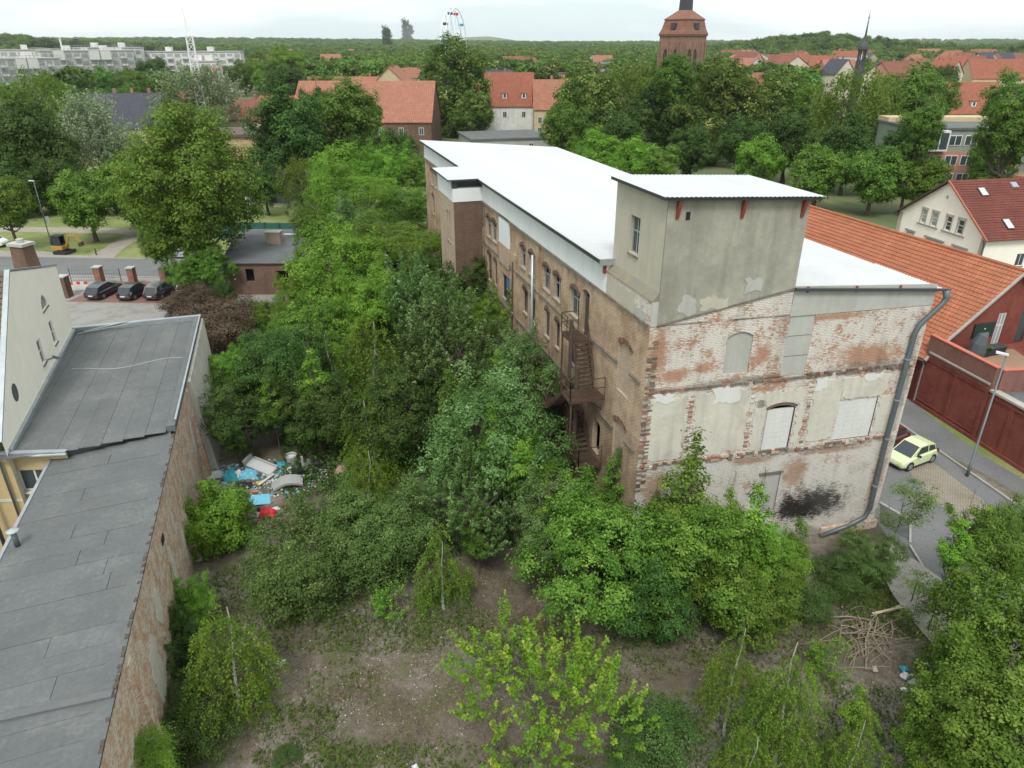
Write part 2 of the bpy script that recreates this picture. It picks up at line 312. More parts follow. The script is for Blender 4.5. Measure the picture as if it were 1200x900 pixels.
# ------------------------------------------------------------------ the abandoned factory building
FO, FD, GD = (6.22, 29.92), (-.292, .956), (.976, .216)
FA = Fr(FO, FD, (-.956, -.292))        # u along the long facade away from the camera, v outwards (left)
GA = Fr(FO, GD, (.216, -.976))         # u along the gable to the right, v outwards (to the camera)
fac = empty('factory_building', (FO[0], FO[1], 0), 0, 'long derelict brick factory building with a white sheet roof and a square rendered tower', 'factory')
def arch_z(s, sa, sb, zb, r):
    x = (s-(sa+sb)/2)/((sb-sa)/2); return zb-r*x*x
def wall(F, s0, s1, z0, z1, ops, m, name, parent, depth=0.30, revm=None, zt=None):
    """wall sheet in the plane v=0 with real openings (sa,sb,za,zb,rise) and reveals running inwards"""
    b = MB(); S = sorted({s0, s1, *[x for o in ops for x in o[:2]]}); Z = sorted({z0, z1, *[x for o in ops for x in o[2:4]]})
    for i in range(len(S)-1):
        for j in range(len(Z)-1):
            a, c, e, g = S[i], S[i+1], Z[j], Z[j+1]; ms, mz = (a+c)/2, (e+g)/2
            if any(o[0] < ms < o[1] and o[2] < mz < o[3] for o in ops): continue
            n = max(1, int((c-a)/6));
            for k in range(n):
                p, q = a+(c-a)*k/n, a+(c-a)*(k+1)/n
                ze = g
                if zt and abs(g-z1) < 1e-6: b.face([F(p, 0, e), F(q, 0, e), F(q, 0, zt(q)), F(p, 0, zt(p))])
                else: b.face([F(p, 0, e), F(q, 0, e), F(q, 0, g), F(p, 0, g)])
    for (sa, sb, za, zb, r) in ops:
        N = 8 if r else 1; top = [(sa+(sb-sa)*k/N, arch_z(sa+(sb-sa)*k/N, sa, sb, zb, r)) for k in range(N+1)]
        for k in range(N):
            (p, zp), (q, zq) = top[k], top[k+1]
            if r: b.face([F(p, 0, zp), F(q, 0, zq), F(q, 0, zb), F(p, 0, zb)])
            b.face([F(p, 0, zp), F(p, -depth, zp), F(q, -depth, zq), F(q, 0, zq)], 1)
        b.face([F(sa, 0, za), F(sa, -depth, za), F(sa, -depth, zb-r), F(sa, 0, zb-r)], 1)
        b.face([F(sb, 0, za), F(sb, 0, zb-r), F(sb, -depth, zb-r), F(sb, -depth, za)], 1)
        b.face([F(sa, 0, za), F(sb, 0, za), F(sb, -depth, za), F(sa, -depth, za)], 1)
    return b.build(name, [m, revm or m], parent)
def window(F, sa, sb, za, zb, parent, bars=1, cross=0.62, rise=0.0, fm=None, gm=None, inset=0.16, fw=0.06, sill=True, broken=False, name='window'):
    """frame (with mullion and transom), panes and sill set back in the reveal"""
    b = MB(); fm = fm or M_FRAMEG; v1, v0 = -inset, -inset-0.06
    b.box(F, sa, sa+fw, v0, v1, za, zb-rise); b.box(F, sb-fw, sb, v0, v1, za, zb-rise); b.box(F, sa+fw, sb-fw, v0, v1, za, za+fw)
    if not rise: b.box(F, sa+fw, sb-fw, v0, v1, zb-fw, zb)
    else:
        N = 6
        for k in range(N):
            p, q = sa+(sb-sa)*k/N, sa+(sb-sa)*(k+1)/N; zp, zq = arch_z(p, sa, sb, zb, rise), arch_z(q, sa, sb, zb, rise)
            b.hexa([F(p, v0, zp-fw), F(q, v0, zq-fw), F(q, v1, zq-fw), F(p, v1, zp-fw), F(p, v0, zp), F(q, v0, zq), F(q, v1, zq), F(p, v1, zp)])
    zc = za+(zb-za)*cross
    for k in range(1, bars+1):
        x = sa+(sb-sa)*k/(bars+1); b.box(F, x-fw/2, x+fw/2, v0+.004, v1-.004, za+fw, zb-fw-0.001)
    if cross < 1: b.box(F, sa+fw, sb-fw, v0+.002, v1-.002, zc-fw/2, zc+fw/2)
    o = b.build(name, fm, parent)
    xs = [sa+fw]+[sa+(sb-sa)*k/(bars+1) for k in range(1, bars+1)]+[sb-fw]
    zs = [za+fw]+([zc] if cross < 1 else [])+[zb-fw]
    for i in range(len(xs)-1):
        for j in range(len(zs)-1):
            if broken and random.random() < 0.45: continue
            q = MB(); v = (v0+v1)/2; zt = zs[j+1]
            q.box(F, xs[i]+.01, xs[i+1]-.01, v-.008, v+.002+random.uniform(-.002, .002), zs[j]+.01, zt-.01)
            q.build('pane', gm or M_GLASS, o)
    if sill:
        q = MB(); q.hexa([F(sa-.06, -inset, za-.07), F(sb+.06, -inset, za-.07), F(sb+.06, .07, za-.09), F(sa-.06, .07, za-.09), F(sa-.06, -inset, za-.003), F(sb+.06, -inset, za-.003), F(sb+.06, .07, za-.035), F(sa-.06, .07, za-.035)])
        q.build('sill', M_STONE, o)
    return o
# long facade --------------------------------------------------------
prs = [(8.35, 9.7, 10.75, 12.45), (11.35, 12.6, 10.8, 12.42), (13.2, 14.55, 10.8, 12.42), (16.2, 17.45, 10.9, 12.5), (18.1, 19.3, 10.9, 12.5)]
f3 = [(a, b, c, d, .22) for a, b, c, d in prs]
k = 21.9
f3 += [(25.35, 26.75, 10.95, 12.6, .22), (27.05, 28.3, 10.95, 12.6, .22)]
f3 += [(36.0+3.0*i+.0, 37.2+3.0*i, 11.0, 12.65, .22) for i in range(3)] + [(48.3, 49.55, 11.1, 12.8, .22), (50.15, 51.4, 11.1, 12.8, .22)]
f2 = [(11.25, 12.1, 7.75, 9.6, .2), (13.1, 14.0, 7.75, 9.65, .2), (16.0, 16.9, 7.78, 9.6, .2), (17.6, 18.7, 7.8, 9.65, .2), (21.85, 23.85, 7.2, 9.15, 0), (25.35, 26.2, 7.5, 9.6, .2), (26.9, 28.15, 7.4, 9.7, .2), (8.5, 9.5, 7.75, 9.6, .2), (50.1, 51.2, 8.0, 10.1, .2)]
f1 = [(11.2, 12.2, 4.2, 6.1, .2), (13.1, 14.1, 4.2, 6.1, .2), (16, 17, 4.2, 6.1, .2), (17.8, 18.8, 4.2, 6.1, .2), (22, 23, 4.2, 6.1, .2), (26.9, 27.9, 4.2, 6.1, .2), (50.1, 51.1, 4.2, 6.3, .2)]
door3 = (6.95, 7.9, 10.4, 12.85, .15); door1 = (4.6, 5.6, 3.95, 6.0, .15)
blind = [(1.6, 2.98, 9.0, 11.7, .25), (1.6, 2.95, 4.65, 7.35, .25)]
# projecting stair tower occupies u 29.6..35.2
wall(FA, 0.0, 29.3, 0, 13.5, f3[:7]+f2[:8]+f1[:6]+[door3, door1]+blind, M_BRICK, 'brick_wall', fac, revm=M_BRICKTAN)
wall(FA, 35.0, 54.6, 0, 13.5, f3[7:]+f2[8:]+f1[6:], M_BRICK, 'brick_wall', fac, revm=M_BRICKTAN)
for o_ in f3:
    window(FA, *o_[:4], fac, bars=1, rise=o_[4], broken=True)
for o_ in f2:
    if o_[4] == 0:
        b = MB(); b.box(FA, o_[0], o_[1], -.2, -.14, o_[2], o_[3]); b.build('hole_shade_panel', M_INTSHADE, fac)  # near-black panel paints the shade of the empty window hole
        b = MB(); b.box(FA, o_[0]+.1, o_[0]+1.2, -.13, -.10, 8.05, 9.05); tag(b.build('blue_board', M_BLUEB, fac), 'blue board in an empty window hole')
    else: window(FA, *o_[:4], fac, bars=1, cross=1, rise=o_[4], fm=M_WOOD, broken=True, gm=M_GLASS)
for o_ in f1: window(FA, *o_[:4], fac, bars=1, cross=1, rise=o_[4], fm=M_WOOD, broken=True)
for (a, b_, c, d, r) in blind:
    b = MB(); N = 8; pts = [FA(a, -.11, c), FA(b_, -.11, c)]+[FA(b_-(b_-a)*k/N, -.11, arch_z(b_-(b_-a)*k/N, a, b_, d, r)) for k in range(N+1)]
    b.face(pts); b.build('bricked_up_window', M_BRICKTAN, fac)
    # arch of upright bricks (soldier course), each brick a piece
    for k in range(13):
        x = a-.12+(b_-a+.24)*(k+.5)/13; zz = arch_z(x, a-.15, b_+.15, d+.02, r+.06)
        q = MB(); ang = (x-(a+b_)/2)*0.45; F2 = FA
        q.hexa([F2(x-.045, 0, zz), F2(x+.045, 0, zz), F2(x+.045, .035, zz), F2(x-.045, .035, zz), F2(x-.045+ang*.24, 0, zz+.24), F2(x+.05+ang*.24, 0, zz+.24), F2(x+.05+ang*.24, .03, zz+.24), F2(x-.045+ang*.24, .03, zz+.24)])
        q.build('brick', M_BRICKDARK if k % 3 else M_BRICKRED, fac)
for (a, c, z0, z1, r_) in f3+[q for q in f2 if q[4]]:
    b = MB(); N = 6; a0, c0 = a-.1, c+.1
    for k in range(N):
        p, q = a0+(c0-a0)*k/N, a0+(c0-a0)*(k+1)/N; zp, zq = arch_z(p, a0, c0, z1+.02, r_+.04), arch_z(q, a0, c0, z1+.02, r_+.04)
        b.hexa([FA(p, .002, zp), FA(q, .002, zq), FA(q, .05, zq), FA(p, .05, zp), FA(p, .002, zp+.22), FA(q, .002, zq+.22), FA(q, .05, zq+.22), FA(p, .05, zp+.22)])
    b.build('window_arch', M_BRICKDARK, fac)
# near-black sheets paint the unlit interior seen through the holes
b = MB(); b.box(FA, .6, 29.0, -1.5, -1.4, 0.2, 13.3); b.box(FA, 35.2, 54.2, -1.5, -1.4, .2, 13.3); b.build('interior_shade_fill', M_INTSHADE, fac)
for z in (6.6, 10.1):
    b = MB(); b.box(FA, 6.3, 29.2, .002, .10, z, z+.16); b.build('string_course', M_STONE, fac)
    for (a, c) in ((.45, 1.5), (3.05, 6.2)):
        b = MB(); b.box(FA, a, c, .002, .12, z+(.28 if z > 8 else 0.0), z+(.42 if z > 8 else .14)); b.build('string_course', M_STONE, fac)
b = MB(); b.box(FA, 6.3, 29.3, .002, .14, 13.36, 13.5); b.box(FA, 0.2, 6.3, .002, .10, 13.4, 13.5); b.box(FA, 35.0, 54.6, .002, .14, 13.36, 13.5); b.build('cornice', M_STONE, fac)
# brick piers between the window pairs
for u in (10.45, 15.35, 20.4, 24.6, 29.0):
    b = MB(); b.box(FA, u-.3, u+.3, .0, .09, 0, 13.3 if u < 20 else 11.4); b.build('pier', M_BRICK, fac)
# white rendered band below the eaves
def band(u0, u1, z0, z1, v=.03):
    b = MB(); b.box(FA, u0, u1, -.25, v, z0, z1); return b.build('render_band', M_CLAD, fac)
band(4.9, 29.4, 13.503, 15.02); band(35.1, 54.6, 13.503, 15.02)
band(21.8, 24.3, 11.45, 13.5, .12)
b = MB(); b.box(FA, 21.8, 24.3, .012, .11, 9.9, 11.44); b.build('torn_plaster', M_BRICKTAN, fac)
# projecting stair block
ST = Fr(FA(29.4, 2.4)[:2], FD, (-.956, -.292))   # outer face; v=0 at outer face
b = MB(); 
wall(ST, 0, 5.6, 0, 13.5, [(1.4, 1.95, 9.85, 12.45, .12), (2.35, 2.95, 9.85, 12.4, .12)], M_BRICKTAN, 'stair_block_wall', fac)
for a in (1.4, 2.35): window(ST, a, a+.55, 9.85, 12.4, fac, bars=0, cross=.5, rise=.1, fm=M_FRAMEG, broken=True)
SB = Fr(FA(29.4, 2.4)[:2], (.956, .292), FD)      # front face of the block; towards the facade
bb = Fr(FA(29.4, 0)[:2], (-.956, -.292), (.292, -.956))
wall(bb, 0, 2.4, 0, 13.5, [], M_BRICKDARK, 'stair_block_wall', fac)
b2 = Fr(FA(35.0, 0)[:2], (-.956, -.292), (.292, -.956)); wall(b2, 0, 2.4, 0, 13.5, [], M_BRICKDARK, 'stair_block_wall', fac)
b = MB(); b.box(bb, -.0, 2.46, -5.7, .06, 13.504, 14.55); b.build('render_band', M_CLAD, fac)
b = MB(); b.box(bb, 2.1, 2.46, -.35, .05, 14.55, 15.2); b.box(bb, 0, 2.1, -5.6, -.6, 14.55, 15.2); b.build('dark_attic', M_DARKMET, fac)
b = MB(); b.box(bb, 2.2, 2.46, -5.7, -.4, 14.55, 15.22); b.build('render_band', M_CLAD, fac)
# gable wall -----------------------------------------------------------
GL = 14.75
ztop = lambda s: 13.45+(s/7.0)*1.35 if s < 7 else 14.75-(s-7)*.03
gw = (6.68, 8.25, 6.0, 8.65, .18); gsq = (10.78, 13.0, 6.18, 8.56, 0); gdoor = (6.95, 8.15, 2.2, 4.6, 0); garch = (3.93, 5.27, 10.65, 12.82, .22); gpan = (7.06, 8.36, 10.2, 13.5, 0)
wall(GA, 0, GL, 10.3, 13.4, [garch, gpan], M_WHITEBRICK, 'upper_gable_wall', fac, depth=.12)
b = MB()
for k in range(14):
    p, q = GL*k/14, GL*(k+1)/14
    if q <= 7.03: b.face([GA(p, 0, 13.4), GA(q, 0, 13.4), GA(q, 0, ztop(q)), GA(p, 0, ztop(p))])
b.face([GA(GL*6/14, 0, 13.4), GA(7, 0, 13.4), GA(7, 0, 14.75), GA(GL*6/14, 0, ztop(GL*6/14))])
b.build('upper_gable_wall', M_WHITEBRICK, fac)
wall(GA, 0, GL, 6.15, 10.3, [gw, gsq], M_PANELPL, 'middle_gable_wall', fac, depth=.14, revm=M_BRICKDARK) if False else None
wall(GA, 0, GL, 6.0, 10.3, [gw, gsq], M_WHITEBRICK, 'middle_gable_wall', fac, depth=.14, revm=M_STONE)
wall(GA, 0, GL, 0, 6.0, [gdoor], M_LOWPLASTER, 'lower_gable_wall', fac, depth=.12, revm=M_STONE)
# cement render under the roof at the right end
zr = lambda s: 14.88-(s-7)*.055
b = MB()
b.hexa([GA(7.0, 0, 13.4), GA(GL, 0, 13.4), GA(GL, .03, 13.4), GA(7, .03, 13.4), GA(7, 0, zr(7)), GA(GL, 0, zr(GL)), GA(GL, .03, zr(GL)), GA(7, .03, zr(7))]); b.build('cement_band', M_CONC, fac)
def slab(F, s0, s1, z0, z1, t, m, name, lab=None, v0=.0):
    """thin plaster skin with a ragged, broken edge"""
    b = MB(); n = max(3, int((s1-s0)/.17)); nz = max(3, int((z1-z0)/.17)); P = []
    j = lambda a=.12: random.uniform(-a, a)
    for k in range(n): P.append((s0+(s1-s0)*k/n, z0+j()))
    for k in range(nz): P.append((s1+j(), z0+(z1-z0)*k/nz))
    for k in range(n): P.append((s1-(s1-s0)*k/n, z1+j()))
    for k in range(nz): P.append((s0+j(), z1-(z1-z0)*k/nz))
    b.face([F(s, v0+t, z) for s, z in P])
    for i in range(len(P)):
        (a, c), (d, e) = P[i], P[(i+1) % len(P)]; b.face([F(a, v0, c), F(d, v0, e), F(d, v0+t, e), F(a, v0+t, c)])
    o = b.build(name, m, fac)
    return o
for (a, c, z0, z1) in ((.35, 2.25, 6.35, 9.75), (2.75, 5.55, 6.3, 9.7), (5.95, 6.55, 6.3, 9.0), (5.95, 8.6, 8.72, 9.45), (8.38, 8.75, 6.25, 8.75), (9.15, 10.7, 6.4, 9.75), (10.7, 13.3, 8.66, 9.75), (13.08, 14.2, 6.35, 8.6)):
    slab(GA, a, c, z0, z1, .03, M_PANELPL, 'plaster_panel')
for (a, c, z0, z1) in ((3.6, 5.0, 9.2, 9.95), (9.1, 9.8, 9.3, 9.9), (0.5, 1.6, 9.55, 9.95), (11.9, 12.9, 9.55, 9.95)):
    slab(GA, a, c, z0, z1, .05, M_BLOCK, 'lime_patch')
b = MB(); N = 8
b.face([GA(3.93, -.10, 10.65), GA(5.27, -.10, 10.65)]+[GA(5.27-1.34*k/N, -.10, arch_z(5.27-1.34*k/N, 3.93, 5.27, 12.82, .22)) for k in range(N+1)]); tag(b.build('bricked_up_window', M_CONC, fac), 'arched window walled up with grey cement')
b = MB(); b.box(GA, gpan[0], gpan[1], -.12, -.03, gpan[2], 13.5); b.build('cement_panel', M_CONC, fac)
for z in (11.3, 12.35):
    b = MB(); b.box(GA, gpan[0], gpan[1], -.031, -.022, z, z+.03); b.build('panel_joint', M_STONE, fac)
def blocks(a, c, z0, z1, nx, nz, top=None):
    for i in range(nx):
        for j in range(nz):
            x0, x1 = a+(c-a)*i/nx, a+(c-a)*(i+1)/nx; y0, y1 = z0+(z1-z0)*j/nz, z0+(z1-z0)*(j+1)/nz
            b = MB(); b.box(GA, x0+.003, x1-.003, -.16, -.05+random.uniform(-.004, .004), y0+.003, y1-.003); b.build('block', M_BLOCK, fac)
blocks(6.74, 8.2, 6.0, 8.42, 3, 9); blocks(10.8, 12.98, 6.2, 8.55, 4, 9)
b = MB(); b.box(GA, 6.95, 8.15, -.12, -.07, 2.2, 4.6); tag(b.build('door_infill', M_CONC, fac), 'walled-up doorway with grey cement')
b = MB(); b.box(GA, 6.85, 8.25, .004, .06, 4.6, 4.72); b.build('lintel', M_STONE, fac)
b = MB(); N = 6
for k in range(N):
    p, q = 6.62+1.7*k/N, 6.62+1.7*(k+1)/N; zp, zq = arch_z(p, 6.62, 8.32, 8.83, .2), arch_z(q, 6.62, 8.32, 8.83, .2)
    b.hexa([GA(p, -.05, zp-.13), GA(q, -.05, zq-.13), GA(q, .045, zq-.13), GA(p, .045, zp-.13), GA(p, -.05, zp), GA(q, -.05, zq), GA(q, .045, zq), GA(p, .045, zp)])
b.build('window_arch', M_BRICKDARK, fac)
# ledges: string courses of loose bricks, each brick its own piece
rr = random.Random(3); BM = {}
def ledge(s0, s1, z, mats, zz=0.0, miss=.15):
    s = s0
    while s < s1:
        L = .24
        if rr.random() > miss:
            F = GA; b = MB(); d = .06+rr.random()*.06; z_ = z+zz*(s-s0)
            b.box(F, s, s+L-.015, .002, d, z_, z_+.10+rr.random()*.02); b.build('brick', mats[rr.randrange(len(mats))], fac)
        s += L
ledge(.1, 14.5, 10.08, [M_STONE, M_BRICKDARK, M_STONE, M_BRICKRED]); ledge(8.5, 14.5, 10.22, [M_STONE, M_BRICKDARK, M_BRICKTAN], miss=.3)
ledge(.1, 14.5, 6.02, [M_STONE, M_BRICKTAN, M_BRICKRED], miss=.3); ledge(.3, 14.4, 5.88, [M_BRICKTAN, M_BRICKRED, M_LOWPLASTER], miss=.5)
for s in (2.5, 5.75, 8.95):
    for k in range(26):
        if rr.random() < .35: continue
        z = 6.3+k*.14; b = MB(); b.box(GA, s-.11+rr.uniform(-.04, .04), s+.11, .002, .035+rr.random()*.03, z, z+.08); b.build('brick', rr.choice([M_BRICKTAN, M_WHITEBRICK, M_BRICKTAN, M_BRICKRED, M_LOWPLASTER]), fac)
# exposed orange brick field and the soot stain of a fire
def stainmat(name, base, stain, scale, thr):
    t = NT(name); return t
sk = MB(); 
t = NT('fire_soot_on_brick')
b0 = t.brick(t.mix(t.noise(6, 3), (0.10, 0.075, 0.06), (0.035, 0.03, 0.028)), (0.05, 0.042, 0.038), (0.02, 0.018, 0.017))
t.col(t.mix(t.ramp(t.noise(2.2, 6, .7), [(.62, 0.), (.74, 1.)]), b0.outputs[0], (0.34, 0.25, 0.17))); t.rough(.95); t.bump(t.noise(12, 4), .5, .02); M_SOOT = done(t)
def blob(F, cs, cz, rs, rz, v, m, name, seed=1, lab=None):
    r = random.Random(seed); b = MB(); P = []
    for k in range(44):
        a = 2*math.pi*k/44; q = 1+.16*math.sin(3*a+seed)+.1*math.sin(7*a+seed*2)+r.uniform(-.09, .09); P.append((cs+rs*q*math.cos(a), cz+rz*q*math.sin(a)))
    for k in range(44):
        b.face([F(cs, v+.008, cz), F(P[k][0], v, P[k][1]), F(P[(k+1) % 44][0], v, P[(k+1) % 44][1])])
    o = b.build(name, m, fac)
    if lab: o['label'] = lab
    return o
M_RAWORANGE = brickmat('raw_orange_brick', (0.50, 0.17, 0.08), (0.44, 0.24, 0.14), (0.33, 0.27, 0.22), white=(0.6, 0.56, 0.5), wthr=(.56, .6), wscale=2.2, dthr=(.5, .8))
# corner pier of rough brick
for k in range(78):
    z = 4.6+k*.105
    for (a, c) in ((-.02, .22), (.24, .48)):
        if rr.random() < .45: continue
        b = MB(); b.box(GA, a+rr.uniform(-.02, .02), c, .002, .02+rr.random()*.05, z, z+.085); b.build('brick', rr.choice([M_BRICKDARK, M_BRICKRED, M_BRICKTAN, M_STONE]), fac)
# low offset plinth at the right foot
b = MB(); b.box(GA, 11.3, GL+.1, .01, .18, 0, .55); b.build('plinth', M_BOUNDBRICK, fac)
# right side and rear walls
RS = Fr(GA(GL, 0)[:2], FD, (.956, .292)); wall(RS, 0, 54.0, 0, 14.0, [], M_LOWPLASTER, 'side_wall', fac)
RB = Fr(FA(54.6, 0)[:2], (.976, .216), (-.216, .976)); wall(RB, 0, GL+.1, 0, 14.0, [], M_BRICK, 'rear_wall', fac)
# main roof: ribbed white sheets, one object per sheet ----------------------
def roofz(v): return 15.26-v*.075       # v = distance from the left eave
RF = Fr(FA(4.9, .45)[:2], FD, GD)
def sheet(F, u0, w, v0, v1, name='roof_sheet', zf=roofz, ribs=5, amp=.04, zz=0.0):
    b = MB(); n = ribs*4
    for k in range(n):
        a, c = u0+w*k/n, u0+w*(k+1)/n; ha = [0, amp, amp, 0][k % 4]; hc = [0, amp, amp, 0][(k+1) % 4]
        b.face([F(a, v0, zf(v0)+ha+zz), F(c, v0, zf(v0)+hc+zz), F(c, v1, zf(v1)+hc+zz), F(a, v1, zf(v1)+ha+zz)])
        b.face([F(a, v0, zf(v0)+ha+zz-.012), F(a, v1, zf(v1)+ha+zz-.012), F(c, v1, zf(v1)+hc+zz-.012), F(c, v0, zf(v0)+hc+zz-.012)])
        b.face([F(a, v0, zf(v0)+ha+zz-.012), F(c, v0, zf(v0)+hc+zz-.012), F(c, v0, zf(v0)+hc+zz), F(a, v0, zf(v0)+ha+zz)])
        b.face([F(c, v1, zf(v1)+hc+zz-.012), F(a, v1, zf(v1)+ha+zz-.012), F(a, v1, zf(v1)+ha+zz), F(c, v1, zf(v1)+hc+zz)])
    return b.build(name, M_ROOFW, fac)
# strip next to the tower (right part of the roof reaches the gable), then full-width sheets
sheets = []
for k in range(5):
    sheets.append(sheet(RF, -4.9-.02+k*.98, .98, 7.42, 15.9, zz=(k % 2)*.004))
base = sheet(RF, 0, 1.0, 0, 15.75); sheets.append(base)
for k in range(1, 50):
    c = base.copy(); COL.objects.link(c); d = RF.a*(k*1.0); c.location = base.location+d+Vector((0, 0, .004*(k % 2))); sheets.append(c)
# block roof (over the stair block)
b = MB(); bz = lambda v: 15.33-.04*v
BF = Fr(FA(29.1, 2.85)[:2], FD, (.956, .292)); b.box(BF, 0, 6.3, 0, 2.6, 15.24, 15.30); b.build('block_roof', M_ROOFW, fac)
b = MB(); b.box(BF, -.05, -.002, -.03, 2.5, 15.18, 15.29); b.box(BF, -.05, 6.3, -.05, -.003, 15.18, 15.29); b.build('roof_edge', M_DARKMET, fac)
# eaves: dark purlin line, rafters ends, gutter at the right edge
b = MB(); b.box(RF, 0, 24.2, .05, .12, 15.02, 15.22); b.box(RF, 30.3, 49.8, .05, .12, 15.02, 15.22); b.build('eaves_purlin', M_DARKMET, fac)
for u in [2.5*i+1.2 for i in range(20)]:
    if 23.8 < u < 30.2: continue
    b = MB(); b.box(RF, u-.08, u+.08, .125, .6, 15.0, 15.17); b.build('rafter_end', M_WOOD, fac)
b = MB(); b.box(RF, -.12, 0.0, .0, 1.0, 14.98, 15.3); b.build('roof_edge', M_ZINC, fac)
b = MB(); b.box(RF, .05, .25, .3, .8, 14.5, 14.99); b.build('rafter_end', M_REDIRON, fac)
# front edge flashing + gutter over the gable, right of the tower
GF = Fr(GA(0, .12)[:2], GD, (.216, -.976))
b = MB(); P = []
b.hexa([GA(6.95, .10, 14.72), GA(15.4, .10, 14.10), GA(15.4, .24, 14.10), GA(6.95, .24, 14.72), GA(6.95, .10, 14.84), GA(15.4, .10, 14.22), GA(15.4, .24, 14.22), GA(6.95, .24, 14.84)])
b.build('gutter', M_DARKMET, fac)
for s in (7.6, 10.2, 12.6):
    b = MB(); b.box(GA, s, s+.1, .002, .09, zr(s)-.3, zr(s)-.02); b.build('bracket', M_REDIRON, fac)
# ------------------------------------------------------------------ tower on the roof
TF = Fr(GA(.30, .0)[:2], FD, (-.956, -.292)); TW = 6.68; TD = 5.0; zt0 = 13.45; ZT = 19.15
wall(TF, 0.0, TD, 14.9, ZT, [(2.35, 3.3, 16.05, 17.8, 0)], M_TOWERSIDE, 'tower_wall', fac, depth=.22)
w_ = window(TF, 2.35, 3.3, 16.05, 17.8, fac, bars=1, cross=.6, fm=M_FRAMEG, inset=.14)
TG = Fr(GA(.30, .035)[:2], GD, (.216, -.976))
b = MB(); n = 8
for k in range(n):
    p, q = TW*k/n, TW*(k+1)/n
    b.face([TG(p, 0, 13.52+p*.1929), TG(q, 0, 13.52+q*.1929), TG(q, 0, ZT-q*.035), TG(p, 0, ZT-p*.035)])
b.build('tower_wall', M_TOWERPL, fac)
b = MB(); b.hexa([TG(0, 0, 13.42), TG(TW, 0, 14.70), TG(TW, .03, 14.72), TG(0, .03, 13.44), TG(0, 0, 13.50), TG(TW, 0, 14.79), TG(TW, .03, 14.78), TG(0, .03, 13.49)]); b.build('render_edge', M_STONE, fac)
TR = Fr(TG(TW, 0)[:2], FD, (.956, .292)); wall(TR, 0, TD, 14.0, ZT-.23, [], M_TOWERPL, 'tower_wall', fac)
TB = Fr(TF(TD, 0)[:2], GD, (-.216, .976)); wall(TB, 0, TW, 14.0, ZT-.1, [], M_TOWERPL, 'tower_wall', fac)
slab(TG, 1.0, 1.75, 13.95, 14.75, .02, M_CONC, 'repair_patch'); slab(TG, 4.1, 4.9, 14.75, 15.4, .02, M_CONC, 'repair_patch'); slab(TG, 2.0, 3.4, 14.1, 14.6, .02, M_TOWERSIDE, 'repair_patch')
b = MB(); b.box(TG, .85, 1.05, .001, .012, 18.2, 18.55); b.build('painted_hole', M_INTSHADE, fac)  # near-black patch on the plaster, shade of a small hole put into colour
# parapet below the tower on the facade side, with sloping lichen-covered ledge
PZ = 14.62
b = MB(); b.box(FA, .0, 4.9, -.35, .0, 13.5, PZ)
b.build('parapet', M_WHITEBRICK, fac)
slab(FA, 1.6, 4.85, 13.5, 14.5, .02, M_TOWERSIDE, 'plaster_panel'); slab(FA, .5, 1.5, 13.5, 14.0, .02, M_CONC, 'plaster_panel')
b = MB(); b.hexa([FA(-.03, .04, PZ+.002), FA(5.0, .04, PZ+.002), FA(5.0, -.38, PZ+.002), FA(-.03, -.38, PZ+.002), FA(-.03, .02, PZ+.06), FA(5.0, .02, PZ+.06), FA(5.0, -.315, PZ+.42), FA(-.03, -.315, PZ+.42)])
b.build('sloping_ledge', M_LICHEN, fac)
b = MB(); b.box(GA, .0, .34, -.3, .03, 13.45, PZ); b.build('parapet', M_CONC, fac)
# tower roof sheets (ribs run front to back, falls slightly to the right)
RT = Fr(TG(-.35, .45)[:2], GD, (-.292, .956))
for k in range(7):
    b = MB(); n = 20; w = 7.45/7; u0 = k*w
    for i in range(n):
        a, c = u0+w*i/n, u0+w*(i+1)/n; ha = [0, .022, .022, 0][i % 4]; hc = [0, .022, .022, 0][(i+1) % 4]; fz = lambda u: 19.30-.038*u+.004*(k % 2)
        b.face([RT(a, 0, fz(a)+ha), RT(c, 0, fz(c)+hc), RT(c, 5.7, fz(c)+hc), RT(a, 5.7, fz(a)+ha)])
        b.face([RT(a, 0, fz(a)+ha-.015), RT(a, 0, fz(a)+ha), RT(a, 5.7, fz(a)+ha), RT(a, 5.7, fz(a)+ha-.015)])
        b.face([RT(a, 0, fz(a)+ha-.015), RT(c, 0, fz(c)+hc-.015), RT(c, 0, fz(c)+hc), RT(a, 0, fz(a)+ha)])
    b.build('tower_roof_sheet', M_ROOFW, fac)
b = MB(); b.hexa([RT(.05, .12, 19.13), RT(7.35, .12, 18.85), RT(7.35, 5.5, 18.85), RT(.05, 5.5, 19.13), RT(.05, .12, 19.27), RT(7.35, .12, 18.99), RT(7.35, 5.5, 18.99), RT(.05, 5.5, 19.27)]); b.build('roof_edge', M_DARKMET, fac)
for s in (.45, 3.45, 6.35):
    b = MB(); z = ZT-s*.035; b.hexa([TG(s-.07, .002, z-.85), TG(s+.07, .002, z-.85), TG(s+.07, .06, z-.85), TG(s-.07, .06, z-.85), TG(s-.07, .002, z-.02), TG(s+.07, .002, z-.02), TG(s+.07, .3, z-.05), TG(s-.07, .3, z-.05)]); b.build('bracket', M_REDIRON, fac)
